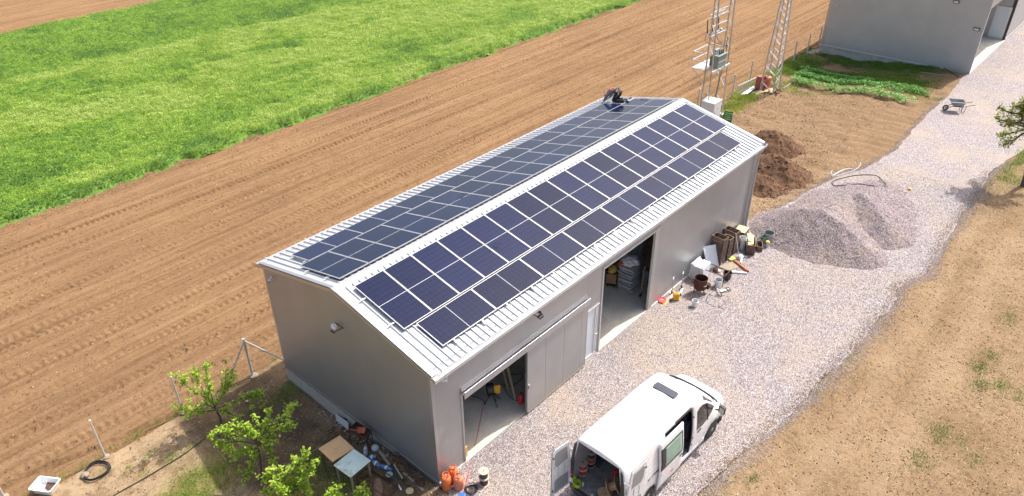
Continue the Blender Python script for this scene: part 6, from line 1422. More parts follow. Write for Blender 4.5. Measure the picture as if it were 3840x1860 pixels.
cable('hose_loop', onheap('A8', ((880, 510), (875, 485), (940, 460), (1060, 435), (1180, 432), (1240, 450), (1285, 500), (1280, 525), (1190, 517), (1080, 503), (960, 515), (890, 515), (878, 500))), .022, 'dark_metal', 'dark hose laid in a long loop behind the gravel heap', 'hose')
cable('grey_pipe', onheap('A8', ((870, 445), (920, 415), (970, 392), (1030, 388))), .045, 'galvanised', 'thick grey pipe lying across the hose ends', 'pipe')
cable('hose_end', onheap('A8', ((1095, 335), (1090, 360), (1050, 395), (960, 425), (880, 445), (865, 420), (885, 385), (930, 375))), .024, 'galvanised', 'pale hose end curling on the dirt beyond the gravel heap', 'hose')
pbr('bright_orange', (.78, .35, .03), .5)
a = onheap('A8', ((1478, 545),))[0]; q = MB(); q.lathe([(.0, 0), (.09, .0), (.07, .06), (.1, .1), (0, .13)], tuple(a-Vector((0, 0, .03))), 7); tag(q.build('orange_bag', MATS['bright_orange']), 'tiny orange and yellow bag on the gravel behind the heap', 'bag')
# ================================================================ ALONG THE DOORWAY WALL
pbr('crate_wood', (.115, .07, .055), .85, var=.4, vs_=10, bst=.5, bsc=30, stain=(.27, .21, .17), stsc=6, stamt=.6)
pbr('crate_inner', (.26, .17, .115), .9, var=.25, vs_=8)
def crate(name, c, d, rz, label, grp=None, n=1, lid=None, h1=.27):
    """a stack of n open wooden crates is n crates, each a thing"""
    outs = []
    for k in range(n):
        jx, jy, jr = random.uniform(-.012, .012), random.uniform(-.012, .012), random.uniform(-.03, .03)
        o = thing(name, label if n == 1 else '%s, %s' % (['lowest crate', 'second crate up', 'third crate up', 'fourth crate up', 'topmost crate'][k if k < n-1 else 4], label), 'crate', (c[0]+jx, c[1]+jy, c[2]+k*h1), rz+jr, grp)
        w_, l_ = d[0]/2, d[1]/2; q = MB(); t_ = .018
        for z0 in (0.005, h1*.36, h1*.70):
            z1 = z0+h1*.285
            q.bb(-w_, w_, -l_, -l_+t_, z0, z1); q.bb(-w_, w_, l_-t_, l_, z0, z1); q.bb(-w_, -w_+t_, -l_+t_, l_-t_, z0, z1); q.bb(w_-t_, w_, -l_+t_, l_-t_, z0, z1)
        for sx in (-1, 1):
            for sy in (-1, 1): q.box((sx*(w_-t_-.02), sy*(l_-t_-.02), h1/2), (.04, .04, h1-.006))
        q.build('crate_sides', MATS['crate_wood'], o)
        q = MB(); q.bb(-w_+t_+.001, w_-t_-.001, -l_+t_+.001, l_-t_-.001, .01, .022); q.build('crate_base', MATS['crate_inner'], o)
        if k == n-1 and not lid:
            q = MB(); z0 = h1-.006; q.bb(-w_-.002, w_+.002, -l_-.002, -l_+t_, z0, h1+.004); q.bb(-w_-.002, w_+.002, l_-t_, l_+.002, z0, h1+.004); q.bb(-w_-.002, -w_+t_, -l_+t_, l_-t_, z0, h1+.004); q.bb(w_-t_, w_+.002, -l_+t_, l_-t_, z0, h1+.004); q.build('rim', MATS['crate_inner'], o)
        if lid and k == n-1: q = MB(); q.bb(-w_, w_, -l_, l_, h1+.001, h1+.02); q.build('lid', MATS[lid], o)
        outs.append(o)
    return outs
GZ = -.05; grp = 'dark wooden crates stacked by the wall'
crate('wooden_crate', (16.93, -.38, GZ), (.40, .62), R(-3), 'nearest tall stack of dark crates by the wall', grp, 5, h1=.275)
crate('wooden_crate', (17.45, -.52, GZ), (.36, .42), R(-3), 'short stack squeezed between the tall crate stacks', grp, 4, h1=.285)
crate('wooden_crate', (18.15, -.36, GZ), (.40, .66), R(-4), 'second tall stack of dark crates by the wall', grp, 4, h1=.285)
crate('wooden_crate', (18.62, -.45, GZ), (.38, .40), R(4), 'low pair of dark crates behind the tall stacks', grp, 2, h1=.27)
crate('wooden_crate', (19.35, -.33, GZ), (.62, .50), R(6), 'crate stack with a light lid near the far shed corner', grp, 2, lid='pale_wood', h1=.30)
crate('wooden_crate', (18.82, -1.06, GZ), (.88, .40), R(28), 'low crate pair under the loose pale boards', grp, 2, h1=.26)
crate('wooden_crate', (19.26, -1.32, GZ), (.55, .26), R(28), 'small low dark crate beside the boards, nearest the gravel heap', grp, 1, h1=.24)
for i, (dx, dy, rz, L_) in enumerate(((-.05, .06, 30, .95), (.02, -.05, 24, .85), (.1, .14, 33, .7))):
    q = MB(); q.box((18.85+dx, -1.04+dy, GZ+.545+.02*i), (L_, .15, .018), R(rz)); tag(q.build('board', MATS['pale_wood']), '%s pale board lying on the low crates' % ('lowest', 'middle', 'topmost')[i], 'board', 'pale boards on the crates')
# drums and buckets
pbr('drum_grey', (.30, .34, .33), .5, .2, var=.15, vs_=6, stain=(.42, .36, .28), stsc=5, stamt=.5); pbr('tank_water', (.34, .28, .2), .7)
def bucket(name, loc, r0, r1, h_, mat, inner, label, cat='bucket', handle=True, rz=0, tilt=None, hoops=True):
    o = thing(name, label, cat, loc, rz, rot=tilt); q = MB()
    pr = [(r0, 0), (r0+(r1-r0)*.5, h_*.5), (r0+(r1-r0)*.8, h_*.8), (r1+.01, h_*.83), (r1+.01, h_*.86), (r1, h_*.87), (r1, h_), (r1-.012, h_), (r0-.005, .02), (0, .02)] if hoops else [(r0, 0), (r1, h_), (r1-.012, h_), (r0-.01, .02), (0, .02)]
    q.lathe(pr, (0, 0, 0), 24); q.build('shell', MATS[mat], o, smooth=True)
    q = MB(); q.lathe([(0, h_*.55), (r1*.93, h_*.55)], (0, 0, 0), 20); q.build('contents', MATS[inner], o)
    if handle: q = MB(); q.tube([(r1*math.cos(t), r1*math.sin(t)*.9+.02, h_*.88-.14*abs(math.sin(t))) for t in np.linspace(math.pi, 2*math.pi, 12)], .005, 5); q.build('handle', MATS['galvanised'], o)
    return o
bucket('drum', (20.05, -1.38, GZ), .21, .24, .52, 'drum_grey', 'tank_water', 'grey green metal tub at the end of the crates by the gravel heap', 'tub', False)
bucket('bucket', (15.26, -1.36, GZ), .14, .17, .37, 'white_plastic', 'pale_flange', 'large white bucket with cream contents under the iron bench frame')
bucket('bucket', (13.36, -1.33, GZ), .105, .135, .30, 'white_plastic', 'dark_plastic', 'white bucket with a grey inside, in front of the rusty barrel')
bucket('bucket', (18.72, -.72, GZ), .14, .17, .62, 'white_plastic', 'white_plastic', 'white lidded bucket between the crates, by the thin pole', handle=False)
bucket('bucket', (19.55, -.78, GZ), .16, .22, .26, 'white_plastic', 'white_plastic', 'white bucket tipped on its side near the shed corner', tilt=(R(60), R(20), R(40)))
pbr('plastic_film', (.66, .70, .70), .3, var=.2, vs_=10, bst=.8, bsc=12)
def crumple(name, c, s_, mat, label, cat, sd, sc=(1, 1, .5)):
    import bmesh
    bm = bmesh.new(); bmesh.ops.create_icosphere(bm, subdivisions=4, radius=1); r = random.Random(sd)
    off = Vector((r.random()*9, r.random()*9, 0))
    for v_ in bm.verts:
        n_ = float(fbm(v_.co.x+off.x+v_.co.z, v_.co.y+off.y+v_.co.z*.7, 2.2, sd, 4)); ridge = abs(float(fbm(v_.co.x*1.3+off.x, v_.co.y+off.y-v_.co.z, 3.7, sd+2, 3))-.5)
        v_.co = v_.co*(s_*(.72+.55*n_-.7*ridge)); v_.co.x *= sc[0]; v_.co.y *= sc[1]; v_.co.z = max(v_.co.z*sc[2], -s_*.25)
    me = bpy.data.meshes.new(name); bm.to_mesh(me); bm.free(); me.materials.append(MATS[mat]); o = bpy.data.objects.new(name, me); COL.objects.link(o); o.location = c
    me.polygons.foreach_set('use_smooth', [True]*len(me.polygons)); return tag(o, label, cat)
crumple('plastic_sheet', (19.2, -.72, GZ+.12), .30, 'plastic_film', 'crumpled clear plastic behind the low crates', 'plastic sheet', 3, (1.3, .8, .6))
crumple('plastic_sheet', (17.95, -1.05, GZ+.06), .18, 'plastic_film', 'crumpled plastic bag on the gravel at the foot of the crates', 'plastic bag', 4, (1.3, .8, .6))
bb_ = bucket('canister', (19.62, -1.55, GZ), .08, .085, .28, 'clear_plastic', 'dark_plastic', 'clear jar with a yellow lid beside the grey green tub', 'jar', False)
pbr('yellow_lid', (.62, .48, .03), .5); q = MB(); q.lathe([(.09, .281), (.09, .31), (0, .312)], (0, 0, 0), 14); q.build('lid', MATS['yellow_lid'], bb_)
pbr('hose_green', (.04, .17, .09), .5); o = MB()
for k in range(4): o.torus((19.72, -1.22, GZ+.30+.03*k), .11, .014, 22, 6, Matrix.Rotation(R(10*k-20), 3, 'X'), .01)
tag(o.build('green_hose', MATS['hose_green'], smooth=True), 'coil of green hose between the low crates and the tub', 'hose')
q = MB(); q.lathe([(.10, 0), (.10, .22), (0, .22)], (18.75, -.98, GZ), 14); tag(q.build('blue_tin', MATS['blue_plastic'], smooth=True), 'blue tin standing at the end of the low crates', 'tin')
# white foam blocks and the leaning white sheet
pbr('foam_white', (.82, .83, .83), .8, var=.03)
for i in range(11):
    o = MB(); j = random.uniform(-.02, .02); y = -.10-.056*i
    n_ = 6; z1 = .74+random.uniform(-.06, .05)+(.04 if i < 5 else 0)
    o.prism([(15.0+j+.01*i, y, GZ), (15.62+j, y, GZ), (15.66+j, y, GZ+z1), (15.02+j, y, GZ+z1-.03), (14.98+j+.01*i, y, GZ+z1*.45), (15.03+j, y, GZ+z1*.42)], (0, -.040, 0))
    tag(o.build('foam_sheet', MATS['foam_white'], bev=.004), 'white foam sheet in the leaning pack against the wall', 'foam sheet', 'white foam sheets stacked on edge')
P = [PZ('B1', 258, 365, .92), PZ('B1', 420, 335, .95), PZ('B1', 500, 612, GZ), PZ('B1', 327, 657, GZ)]
q = MB(); q.prism(P, (.01, -.02, .012)); q.prism([P[1], P[2], P[2]+Vector((.06, -.05, .0)), P[1]+Vector((.06, -.05, .0))], (.0, -.01, .01)); tag(q.build('leaning_board', MATS['foam_white']), 'large white panel leaning back on the nearest crate stack', 'panel')
# iron bench frame
o = thing('bench_frame', 'thin dark iron bench frame standing on the gravel by the rusty barrel', 'bench frame', (15.55, -.95, GZ), 0)
P = [(q_.x, q_.y) for q_ in (PZ('B1', a_, b_, .51) for a_, b_ in ((195, 625), (540, 752), (612, 682), (285, 550)))]
q = MB()
for i in range(4): q.bar((*P[i], .50), (*P[(i+1) % 4], .50), .028)
q.build('top_frame', MATS['rust'], o, world=True)
for i in range(4): q = MB(); q.bar((*P[i], .487), (*P[i], GZ-.02), .026); q.build('leg', MATS['rust'], o, world=True)
# rusty barrel on a tripod
o = thing('rusty_barrel', 'rusty open barrel with a spout standing on short legs by the foam sheets', 'barrel', (14.36, -.98, GZ))
q = MB(); q.lathe([(.0, .24), (.255, .24), (.27, .25), (.275, .72), (.285, .725), (.285, .75), (.268, .75), (.26, .28), (0, .275)], (0, 0, 0), 30); q.build('shell', MATS['rust_brown'], o, smooth=True)
q = MB(); q.bar((-.20, .20, .66), (-.30, .26, .60), .16, .10); q.build('spout', MATS['rust_brown'], o); q = MB(); q.bb(.10, .30, -.33, -.18, .22, .46); q.build('side_box', MATS['rust_brown'], o, bev=.006)
q = MB(); q.tube([(-.16, -.23, .50), (-.15, -.275, .49), (-.03, -.31, .49), (-.02, -.28, .50)], .009, 6); q.build('handle', MATS['galv_matt'], o)
for a in (20, 140, 260): q = MB(); q.bar((.2*math.cos(R(a)), .2*math.sin(R(a)), .25), (.28*math.cos(R(a)), .28*math.sin(R(a)), 0), .025); q.build('leg', MATS['rust'], o)
# yellow can
pbr('can_yellow', (.78, .40, .03), .4, var=.08)
o = thing('jerry_can', 'yellow plastic jerry can near the second doorway', 'jerry can', (13.24, -.50, GZ), R(38)); q = MB(); q.box((0, 0, .17), (.16, .27, .34)); q.build('can_body', MATS['can_yellow'], o, bev=.025)
q = MB(); q.tube([(0, -.09, .33), (0, -.08, .385), (0, .03, .385), (0, .04, .33)], .014, 8); q.build('handle', MATS['can_yellow'], o, smooth=True); q = MB(); q.tube([(0, .09, .33), (0, .09, .375)], .028, 12); q.build('cap', MATS['can_yellow'], o)
q = MB(); q.prism([(-.084, -.03, .17), (-.084, .03, .17), (-.084, .03, .20), (-.084, -.03, .20)], (.001, 0, 0)); q.build('sticker', MATS['dark_plastic'], o)
pbr('bright_red', (.72, .02, .03), .4)
o = thing('round_cover', 'bright red round tub lid with a white handle by the second doorway', 'lid', (12.76, -.07-.05, GZ), 0, rot=(R(6), R(-4), 0)); q = MB(); q.lathe([(.155, 0), (.17, .02), (.17, .05), (.155, .055), (.15, .035), (0, .035)], (0, 0, .03), 28); q.build('disc', MATS['bright_red'], o, smooth=True)
q = MB(); q.bar((-.04, .03, .08), (.04, -.03, .08), .025, .02); q.build('handle', MATS['white_plastic'], o, bev=.004); q = MB(); q.lathe([(.165, 0), (.17, .025), (0, .026)], (0, 0, 0), 28); q.build('tub_rim', MATS['white_plastic'], o)
q = MB(); q.box((12.72, -.30, GZ+.01), (.22, .14, .012), .4); tag(q.build('yellow_scrap', MATS['yellow_lid']), 'yellow scrap of board under the red lid', 'scrap')
pbr('peach_board', (.68, .35, .22), .7, var=.15)
q = MB(); q.box((13.08, -.27, GZ+.012), (.62, .16, .012), R(8)); tag(q.build('peach_board', MATS['peach_board']), 'orange pink board lying beside the yellow can', 'board')
q = MB(); q.lathe([(.0, 0), (.19, 0), (.19, .02), (0, .022)], (13.55, -.22, GZ), 22); tag(q.build('cream_disc', MATS['pale_flange']), 'cream disc lying at the wall behind the yellow can', 'disc')
# two child scooters propped upright: wheel, stem and T handle
for i, (p_, lb) in enumerate((((13.48, -.17), 'child scooter with its handlebar up, nearer the second doorway'), ((14.10, -.27), 'child scooter with its handlebar up, nearer the foam sheets'))):
    o = thing('scooter', lb, 'scooter', (*p_, GZ), R(20), 'child scooters leaning by the wall')
    q = MB(); q.tube([(0, 0, .06), (.03, .02, .80)], .018, 8); q.build('stem', MATS['galv_matt'], o); q = MB(); q.tube([(-.07, .02, .80), (.13, .02, .80)], .014, 8); q.build('handlebar', MATS['white_plastic'], o)
    q = MB(); q.torus((0, 0, .09), .07, .022, 20, 6, Matrix.Rotation(R(70), 3, 'X')); w_ = q.build('wheel', MATS['black_rubber'], o, smooth=True); q = MB(); q.tube([(0, -.02, .09), (0, .02, .09)], .045, 10); q.build('rim', MATS['dark_metal'], w_)
    q = MB(); q.box((-.26, -.04, .05), (.46, .10, .015)); q.build('deck', MATS['galv_matt'], o); q = MB(); q.torus((-.52, -.06, .06), .045, .02, 16, 6, Matrix.Rotation(R(70), 3, 'X')); q.build('wheel', MATS['black_rubber'], o, smooth=True)
# scooter lying on the gravel
o = thing('scooter', 'silver scooter with big wheels lying on the gravel by the white bucket', 'scooter', (14.95, -1.7, GZ))
for a, b in ((475, 1000), (590, 930)):
    p_ = G('B1', a, b); q = MB(); q.torus((p_.x-14.95, p_.y+1.7, .06), .115, .016, 28, 7, Matrix.Rotation(R(20), 3, 'X') @ Matrix.Rotation(R(15), 3, 'Y')); w_ = q.build('wheel', MATS['black_rubber'], o, smooth=True); q = MB(); q.tube([(p_.x-14.95, p_.y+1.7, .045), (p_.x-14.95, p_.y+1.7, .075)], .03, 10)
    for k in range(5): t = k*1.2566; q.tube([(p_.x-14.95, p_.y+1.7, .06), (p_.x-14.95+.11*math.cos(t), p_.y+1.7+.11*math.sin(t), .06)], .006, 4)
    q.build('rim', MATS['galvanised'], w_)
def lp(a, b, z=.07): p_ = G('B1', a, b); return Vector((p_.x-14.95, p_.y+1.7, z))
q = MB(); q.tube([lp(475, 1000), lp(440, 930, .1), lp(415, 905, .14)], .016, 7); q.tube([lp(440, 935, .1), lp(500, 955), lp(550, 955), lp(590, 930)], .018, 7); q.box(tuple((lp(500, 955)+lp(550, 955))/2), (.28, .09, .02), R(-25)); q.build('frame', MATS['galv_matt'], o)
q = MB(); q.tube([lp(430, 875, .3), lp(415, 905, .16), lp(375, 942, .06)], .014, 7); q.build('handlebar', MATS['dark_plastic'], o)
cable('black_cable', [G('B1', *p_, .012) for p_ in ((350, 985), (330, 1000), (312, 1050), (330, 1100), (390, 1135), (460, 1150), (545, 1178))], .012, 'black_rubber', 'black cable lying in a wide bend on the gravel near the scooter')
cable('black_cable', [G('B1', *p_, .012) for p_ in ((340, 975), (380, 1000), (440, 1010), (560, 1005), (595, 1035), (560, 1090), (480, 1145), (475, 1085))], .010, 'dark_plastic', 'thin black cable looping past the lying scooter')
# tub, pipes, boards
bucket('tub', (16.05, -1.38, GZ), .16, .19, .34, 'dark_plastic', 'dark_plastic', 'black plastic tub behind the iron bench frame', 'tub', False)
a, b_ = G('B1', 672, 552, .05), G('B1', 850, 688, .05); pbr('pipe_rust', (.42, .13, .035), .7, var=.25, vs_=7)
q = MB(); d = (b_-a).normalized(); q.tube([a, b_], .062, 16, cap=False); q.tube([a+d*.002, b_-d*.002], .055, 16, cap=False); tag(q.build('rusty_pipe', MATS['pipe_rust'], smooth=True), 'orange rusty pipe lying on the gravel before the crates', 'pipe')
q = MB(); a, b_ = G('B1', 640, 695, .05), G('B1', 832, 708, .05); q.tube([a, b_], .05, 14); q.tube([a, a+(b_-a)*.3], .064, 14); tag(q.build('white_pipe', MATS['white_plastic'], smooth=True), 'white plastic pipe with a wide socket beside the rusty pipe', 'pipe')
q = MB(); a, b_ = G('B1', 780, 480, .05), G('B1', 750, 575, .05); q.tube([a, b_], .045, 12); q.tube([G('B1', 745, 470, .05), G('B1', 830, 500, .05)], .035, 10); tag(q.build('white_pipe_tee', MATS['white_plastic'], smooth=True), 'white pipe with a side branch lying near the crates', 'pipe')
q = MB(); a = G('B1', 490, 680, .08); q.tube([a+Vector((-.1, .05, 0)), a, a+Vector((.03, .12, 0))], .05, 12); tag(q.build('pipe_elbow', MATS['white_plastic'], smooth=True), 'white pipe elbow in the shadow under the leaning panel', 'pipe')
a = G('B1', 610, 620, .02); q = MB(); q.box(tuple(a), (.85, .50, .02), R(-20)); tag(q.build('plywood', MATS['old_wood']), 'grey brown plywood sheet lying behind the black tub', 'plywood')
a = G('B1', 620, 540, .02); q = MB(); q.box((a.x+.1, a.y, .0), (.34, .28, .06), R(-20)); pbr('lime_rag', (.42, .46, .14), .9, var=.4, vs_=30); tag(q.build('lime_rag', MATS['lime_rag'], bev=.02), 'yellow green sponge mat at the foot of the crates', 'mat')
q = MB(); q.tube([G('B1', 738, 545, .03), G('B1', 738, 545)+Vector((.05, .42, 1.25))], .018, 8); tag(q.build('pole', MATS['concrete_post'], smooth=True), 'thin grey pole leaning on the crates', 'pole')
q = MB(); a = G('B1', 715, 510, .04); q.box(tuple(a), (.20, .06, .05), R(-50)); tag(q.build('red_tool', MATS['bright_red'], bev=.01), 'small red tool lying on plastic by the pole foot', 'tool')
crumple('dark_rag', tuple(G('B1', 440, 660, .05)), .16, 'rust_brown', 'dark brown rag bundle under the leaning white panel', 'rag', 8, (1.6, .9, .6))

# ================================================================ INSIDE THE SHED
pbr('machine_yellow', (.80, .42, .02), .4, var=.05)
a = PZ('B7', 430, 620, 0); o = thing('cable_machine', 'yellow fronted machine with a black drum on three legs inside the first doorway', 'machine', (a.x, a.y, 0), R(0))
for p_ in ((345, 648), (495, 680), (520, 578), (480, 610)): b_ = PZ('B7', *p_, 0)-a; q = MB(); q.tube([(0, 0, .48), tuple(b_)], .016, 7); q.build('leg', MATS['dark_plastic'], o)
q = MB(); q.lathe([(.0, -.13), (.19, -.13), (.19, .10), (0, .10)], (-.03, .02, .68), 22, Matrix.Rotation(R(90), 3, 'Y') @ Matrix.Rotation(R(35), 3, 'X')); q.build('drum', MATS['dark_plastic'], o, smooth=True)
q = MB(); q.box((.10, -.12, .62), (.30, .05, .38), R(-38)); q.build('front_cover', MATS['machine_yellow'], o, bev=.02); q = MB(); q.box((.13, -.16, .68), (.05, .012, .05), R(-38)); q.build('logo', MATS['dark_plastic'], o)
q = MB(); q.box((.0, 0, .44), (.3, .26, .08), R(-38)); q.build('base_plate', MATS['dark_plastic'], o)
A_, B_ = PZ('B7', 612, 500, 0), PZ('B7', 690, 595, 0); o = thing('step_ladder', 'wooden step ladder leaning inside the first doorway', 'ladder', tuple(A_)); up = Vector((.28, .75, 1.55)); pbr('ladder_wood', (.48, .36, .24), .75, var=.15)
for base in (A_, B_): q = MB(); q.bar(base, base+up*.85, .07, .035); q.build('stile', MATS['ladder_wood'], o, world=True)
for t in (.22, .5, .78): q = MB(); q.bar(A_+up*t, B_+up*t, .05, .025); q.build('rung', MATS['ladder_wood'], o, world=True)
a = PZ('B7', 765, 640, 0); o = thing('fire_extinguisher', 'red fire extinguisher standing behind the sliding door edge', 'fire extinguisher', (a.x, a.y+.05, 0)); q = MB(); q.lathe([(.075, 0), (.08, .03), (.08, .38), (.05, .44), (.02, .46), (0, .46)], (0, 0, 0), 18); q.build('tank', MATS['bright_red'], o, smooth=True); q = MB(); q.bar((-.05, 0, .49), (.06, 0, .50), .025); q.build('valve', MATS['dark_plastic'], o)
cable('floor_cable', [PZ('B7', *p_, .01) for p_ in ((120, 540), (200, 548), (280, 570), (345, 610), (350, 640))], .012, 'black_rubber', 'black cable on the shed floor left of the yellow machine')
cable('floor_cable', [PZ('B7', 510, 450, .35), PZ('B7', 540, 425, .40), PZ('B7', 590, 500, .1), PZ('B7', 650, 580, .01), PZ('B7', 740, 608, .01)], .012, 'black_rubber', 'black cable from the yellow machine to the fire extinguisher')
cable('floor_cable', [PZ('B7', *p_, .01) for p_ in ((530, 230), (600, 300), (700, 310), (760, 300), (760, 360), (640, 440), (560, 430))], .012, 'black_rubber', 'black cable winding over the floor behind the step ladder')
a = PZ('B7', 145, 1110, 0); q = MB(); q.box((1.32, .20, .22), (.12, .2, .44), 0); tag(q.build('yellow_case', MATS['machine_yellow'], bev=.01), 'yellow case standing just inside the first doorway', 'case') 
# second doorway: stacked insulation slabs
pbr('slab_grey', (.40, .42, .42), .7, var=.12, vs_=5); pbr('slab_edge', (.30, .31, .31), .8, var=.2)
a = PZ('B8', 375, 690, .1); cx, cy = a.x+.05, a.y+.25
for i in range(13):
    q = MB(); s_ = .50+.03*math.sin(i*2.3); q.box((cx+.03*math.sin(i*1.9), cy+.03*math.cos(i*2.7), .05+.098*i), (s_*1.15, s_*1.3, .07), R(40-38+5*math.sin(i*1.3)))
    q.box((cx+.03*math.sin(i*1.9), cy+.03*math.cos(i*2.7), .05+.098*i+.041), (s_*1.25, s_*1.4, .012), R(2+5*math.sin(i*1.3)))
    tag(q.build('insulation_block', MATS['slab_grey'], bev=.006), 'grey insulation slab in the stack under the white cloth', 'slab', 'grey slabs stacked in the second doorway')
for i in range(22):
    q = MB(); q.box((cx+.85+.02*math.sin(i*1.9), cy+.55+.02*math.cos(i*2.7), .05+.118*i), (.72, .8, .10), R(2+3*math.sin(i*1.3)))
    tag(q.build('insulation_block', MATS['slab_grey'], bev=.006), 'grey slab in the taller stack behind the cloth covered one', 'slab', 'grey slabs in the tall stack in the second doorway')
pbr('cloth_white', (.72, .70, .73), .9, var=.08, bst=.3)
crumple('white_cloth', (cx, cy, 1.46), .42, 'cloth_white', 'crumpled white cloth on top of the shorter slab stack', 'cloth', 1, (.95, 1, .62))
crumple('orange_rag', (cx-.32, cy+.2, 1.42), .15, 'orange_plastic', 'orange red rag beside the white cloth', 'rag', 2)
a = PZ('B8', 175, 640, 0); pbr('cardboard_box', (.34, .19, .10), .85, var=.15); pbr('yellow_cloth', (.60, .42, .10), .9, var=.15)
o = thing('cardboard_box', 'brown cardboard box on a trolley with yellow bags in it', 'box', (a.x, a.y+.1, 0), R(25)); q = MB(); q.box((0, 0, .45), (.50, .42, .48)); q.build('box_sides', MATS['cardboard_box'], o)
q = MB(); q.box((0, 0, .14), (.5, .42, .03)); q.build('trolley', MATS['dark_metal'], o)
for sx in (-.18, .18):
    for sy in (-.15, .15): q = MB(); q.torus((sx, sy, .06), .04, .018, 14, 6, Matrix.Rotation(R(90), 3, 'X')); q.build('wheel', MATS['black_rubber'], o)
crumple('yellow_bag', (a.x, a.y+.1, .80), .26, 'yellow_cloth', 'crumpled yellow bag sticking out of the cardboard box', 'bag', 5, (1, .8, .9))
a = PZ('B8', 240, 640, 0); q = MB(); q.box((a.x+.1, a.y+.05, .32), (.28, .10, .62), R(30)); tag(q.build('foam_block', MATS['slab_grey'], bev=.02), 'pale grey block standing between the box and the slabs', 'block')
a = PZ('B8', 470, 750, 0); q = MB(); q.bar(a+Vector((0, 0, .02)), a+Vector((.55, .25, 1.1)), .035, .035); tag(q.build('broom_stick', MATS['ladder_wood']), 'reddish broom stick leaning inside the second doorway', 'broom')
q = MB(); q.box((a.x, a.y, .04), (.3, .08, .07), .4); tag(q.build('broom_brush', MATS['dark_plastic']), 'dark brush head on the floor of the second doorway', 'brush')
q = MB(); q.box((a.x+.95, a.y+.35, .35), (.35, .3, .7), 0); tag(q.build('grey_bin', MATS['slab_edge'], bev=.02), 'grey bin in the corner behind the broom stick', 'bin')
q = MB(); q.bb(7.1, 8.6, 3.2, 4.0, 0, 1.1); tag(q.build('brown_chest', MATS['cardboard_box'], bev=.01), 'large brown chest deep inside the second doorway', 'chest')
for i, x in enumerate((1.0, 2.6, 4.6)):
    o = thing('storage_shelf', '%s dark shelf deep inside the first bay' % ('left', 'middle', 'right')[i], 'shelf', (x+.5, 7.6, 0), group='dark shelves inside the shed')
    q = MB()
    for sx in (-.5, .5):
        for sy in (-.2, .2): q.box((sx, sy, .9), (.04, .04, 1.8))
    q.build('post', MATS['dark_metal'], o)
    for z in (.3, .8, 1.3, 1.78): q = MB(); q.box((0, 0, z), (1.04, .46, .03)); q.build('shelf_board', MATS['old_wood'], o)
# ================================================================ THE WORKER ON THE ROOF
pbr('trouser_black', (.016, .016, .018), .8, var=.35, vs_=12, bst=.3); pbr('shirt_grey', (.16, .17, .19), .85, var=.15, vs_=12, bst=.3); pbr('skin', (.42, .24, .16), .6, var=.06)
pbr('cap_brown', (.10, .07, .035), .8, var=.3); pbr('strap_red', (.62, .07, .045), .6); pbr('hair_dark', (.03, .02, .015), .8)
nx = Vector((0, ST, CT)); dn = Vector((0, CT, -ST))     # field side: away from the roof, and down the slope
RO = roofpt('L', 19.55, 2.9, .10)
def rp(x, s, d): return RO+Vector((1, 0, 0))*x+dn*s+nx*d
WK = thing('person', 'worker in a grey shirt, black trousers and red straps kneeling at the roof edge', 'person', tuple(RO))
def skin_body(name, joints, edges, mat, root, par, sub=2):
    me = bpy.data.meshes.new(name); keys = list(joints); idx = {k: i for i, k in enumerate(keys)}; w0 = wloc(par)
    me.from_pydata([tuple(Vector(joints[k][0])-w0) for k in keys], [(idx[a], idx[b]) for a, b in edges], []); ob = bpy.data.objects.new(name, me); COL.objects.link(ob); ob.parent = par
    md = ob.modifiers.new('skin', 'SKIN'); md.use_smooth_shade = True; md.branch_smoothing = .6
    for k in keys:
        sv = me.skin_vertices[0].data[idx[k]]; r_ = joints[k][1]; sv.radius = r_ if isinstance(r_, tuple) else (r_, r_); sv.use_root = (k == root)
    s_ = ob.modifiers.new('sub', 'SUBSURF'); s_.levels = sub; s_.render_levels = sub; me.materials.append(MATS[mat]); return ob
J = dict(
    pelvis=(rp(.0, .06, .50), (.165, .15)), waist=(rp(.0, .25, .55), (.15, .12)), chest=(rp(-.02, .46, .50), (.18, .13)), upper=(rp(-.03, .60, .42), (.15, .11)), neck=(rp(-.03, .71, .36), .055),
    head=(rp(-.04, .83, .30), (.10, .09)), crown=(rp(-.04, .92, .25), .07),
    shl=(rp(.18, .61, .39), .075), ell=(rp(.28, .74, .20), .05), wrl=(rp(.24, .95, .04), .034), hal=(rp(.24, 1.02, .01), .035),
    shr=(rp(-.22, .61, .39), .075), elr=(rp(-.30, .70, .20), .052), wrr=(rp(-.30, .84, .03), .035), har=(rp(-.30, .91, .0), .035),
    hpl=(rp(.12, .05, .44), .115), knl=(rp(.18, .38, .06), .07), anl=(rp(.16, -.08, .05), .05), fol=(rp(.17, -.24, .03), .045),
    hpr=(rp(-.12, .05, .44), .115), knr=(rp(-.16, .36, .06), .07), anr=(rp(-.15, -.36, .06), .05), foR=(rp(-.15, -.56, .04), .045))
E_ = [('pelvis', 'waist'), ('waist', 'chest'), ('chest', 'upper'), ('upper', 'neck'), ('neck', 'head'), ('head', 'crown'), ('upper', 'shl'), ('shl', 'ell'), ('ell', 'wrl'), ('wrl', 'hal'), ('upper', 'shr'), ('shr', 'elr'), ('elr', 'wrr'), ('wrr', 'har'),
      ('pelvis', 'hpl'), ('hpl', 'knl'), ('knl', 'anl'), ('anl', 'fol'), ('pelvis', 'hpr'), ('hpr', 'knr'), ('knr', 'anr'), ('anr', 'foR')]
skin_body('body', J, E_, 'skin', 'pelvis', WK)
def grow(j, g): r_ = J[j][1]; return (J[j][0], tuple(a+g for a in r_) if isinstance(r_, tuple) else r_+g)
ks = ['pelvis', 'hpl', 'knl', 'anl', 'hpr', 'knr', 'anr']; T_ = {k: grow(k, .034) for k in ks}; T_['belt'] = (J['pelvis'][0].lerp(J['waist'][0], .5), (.185, .165))
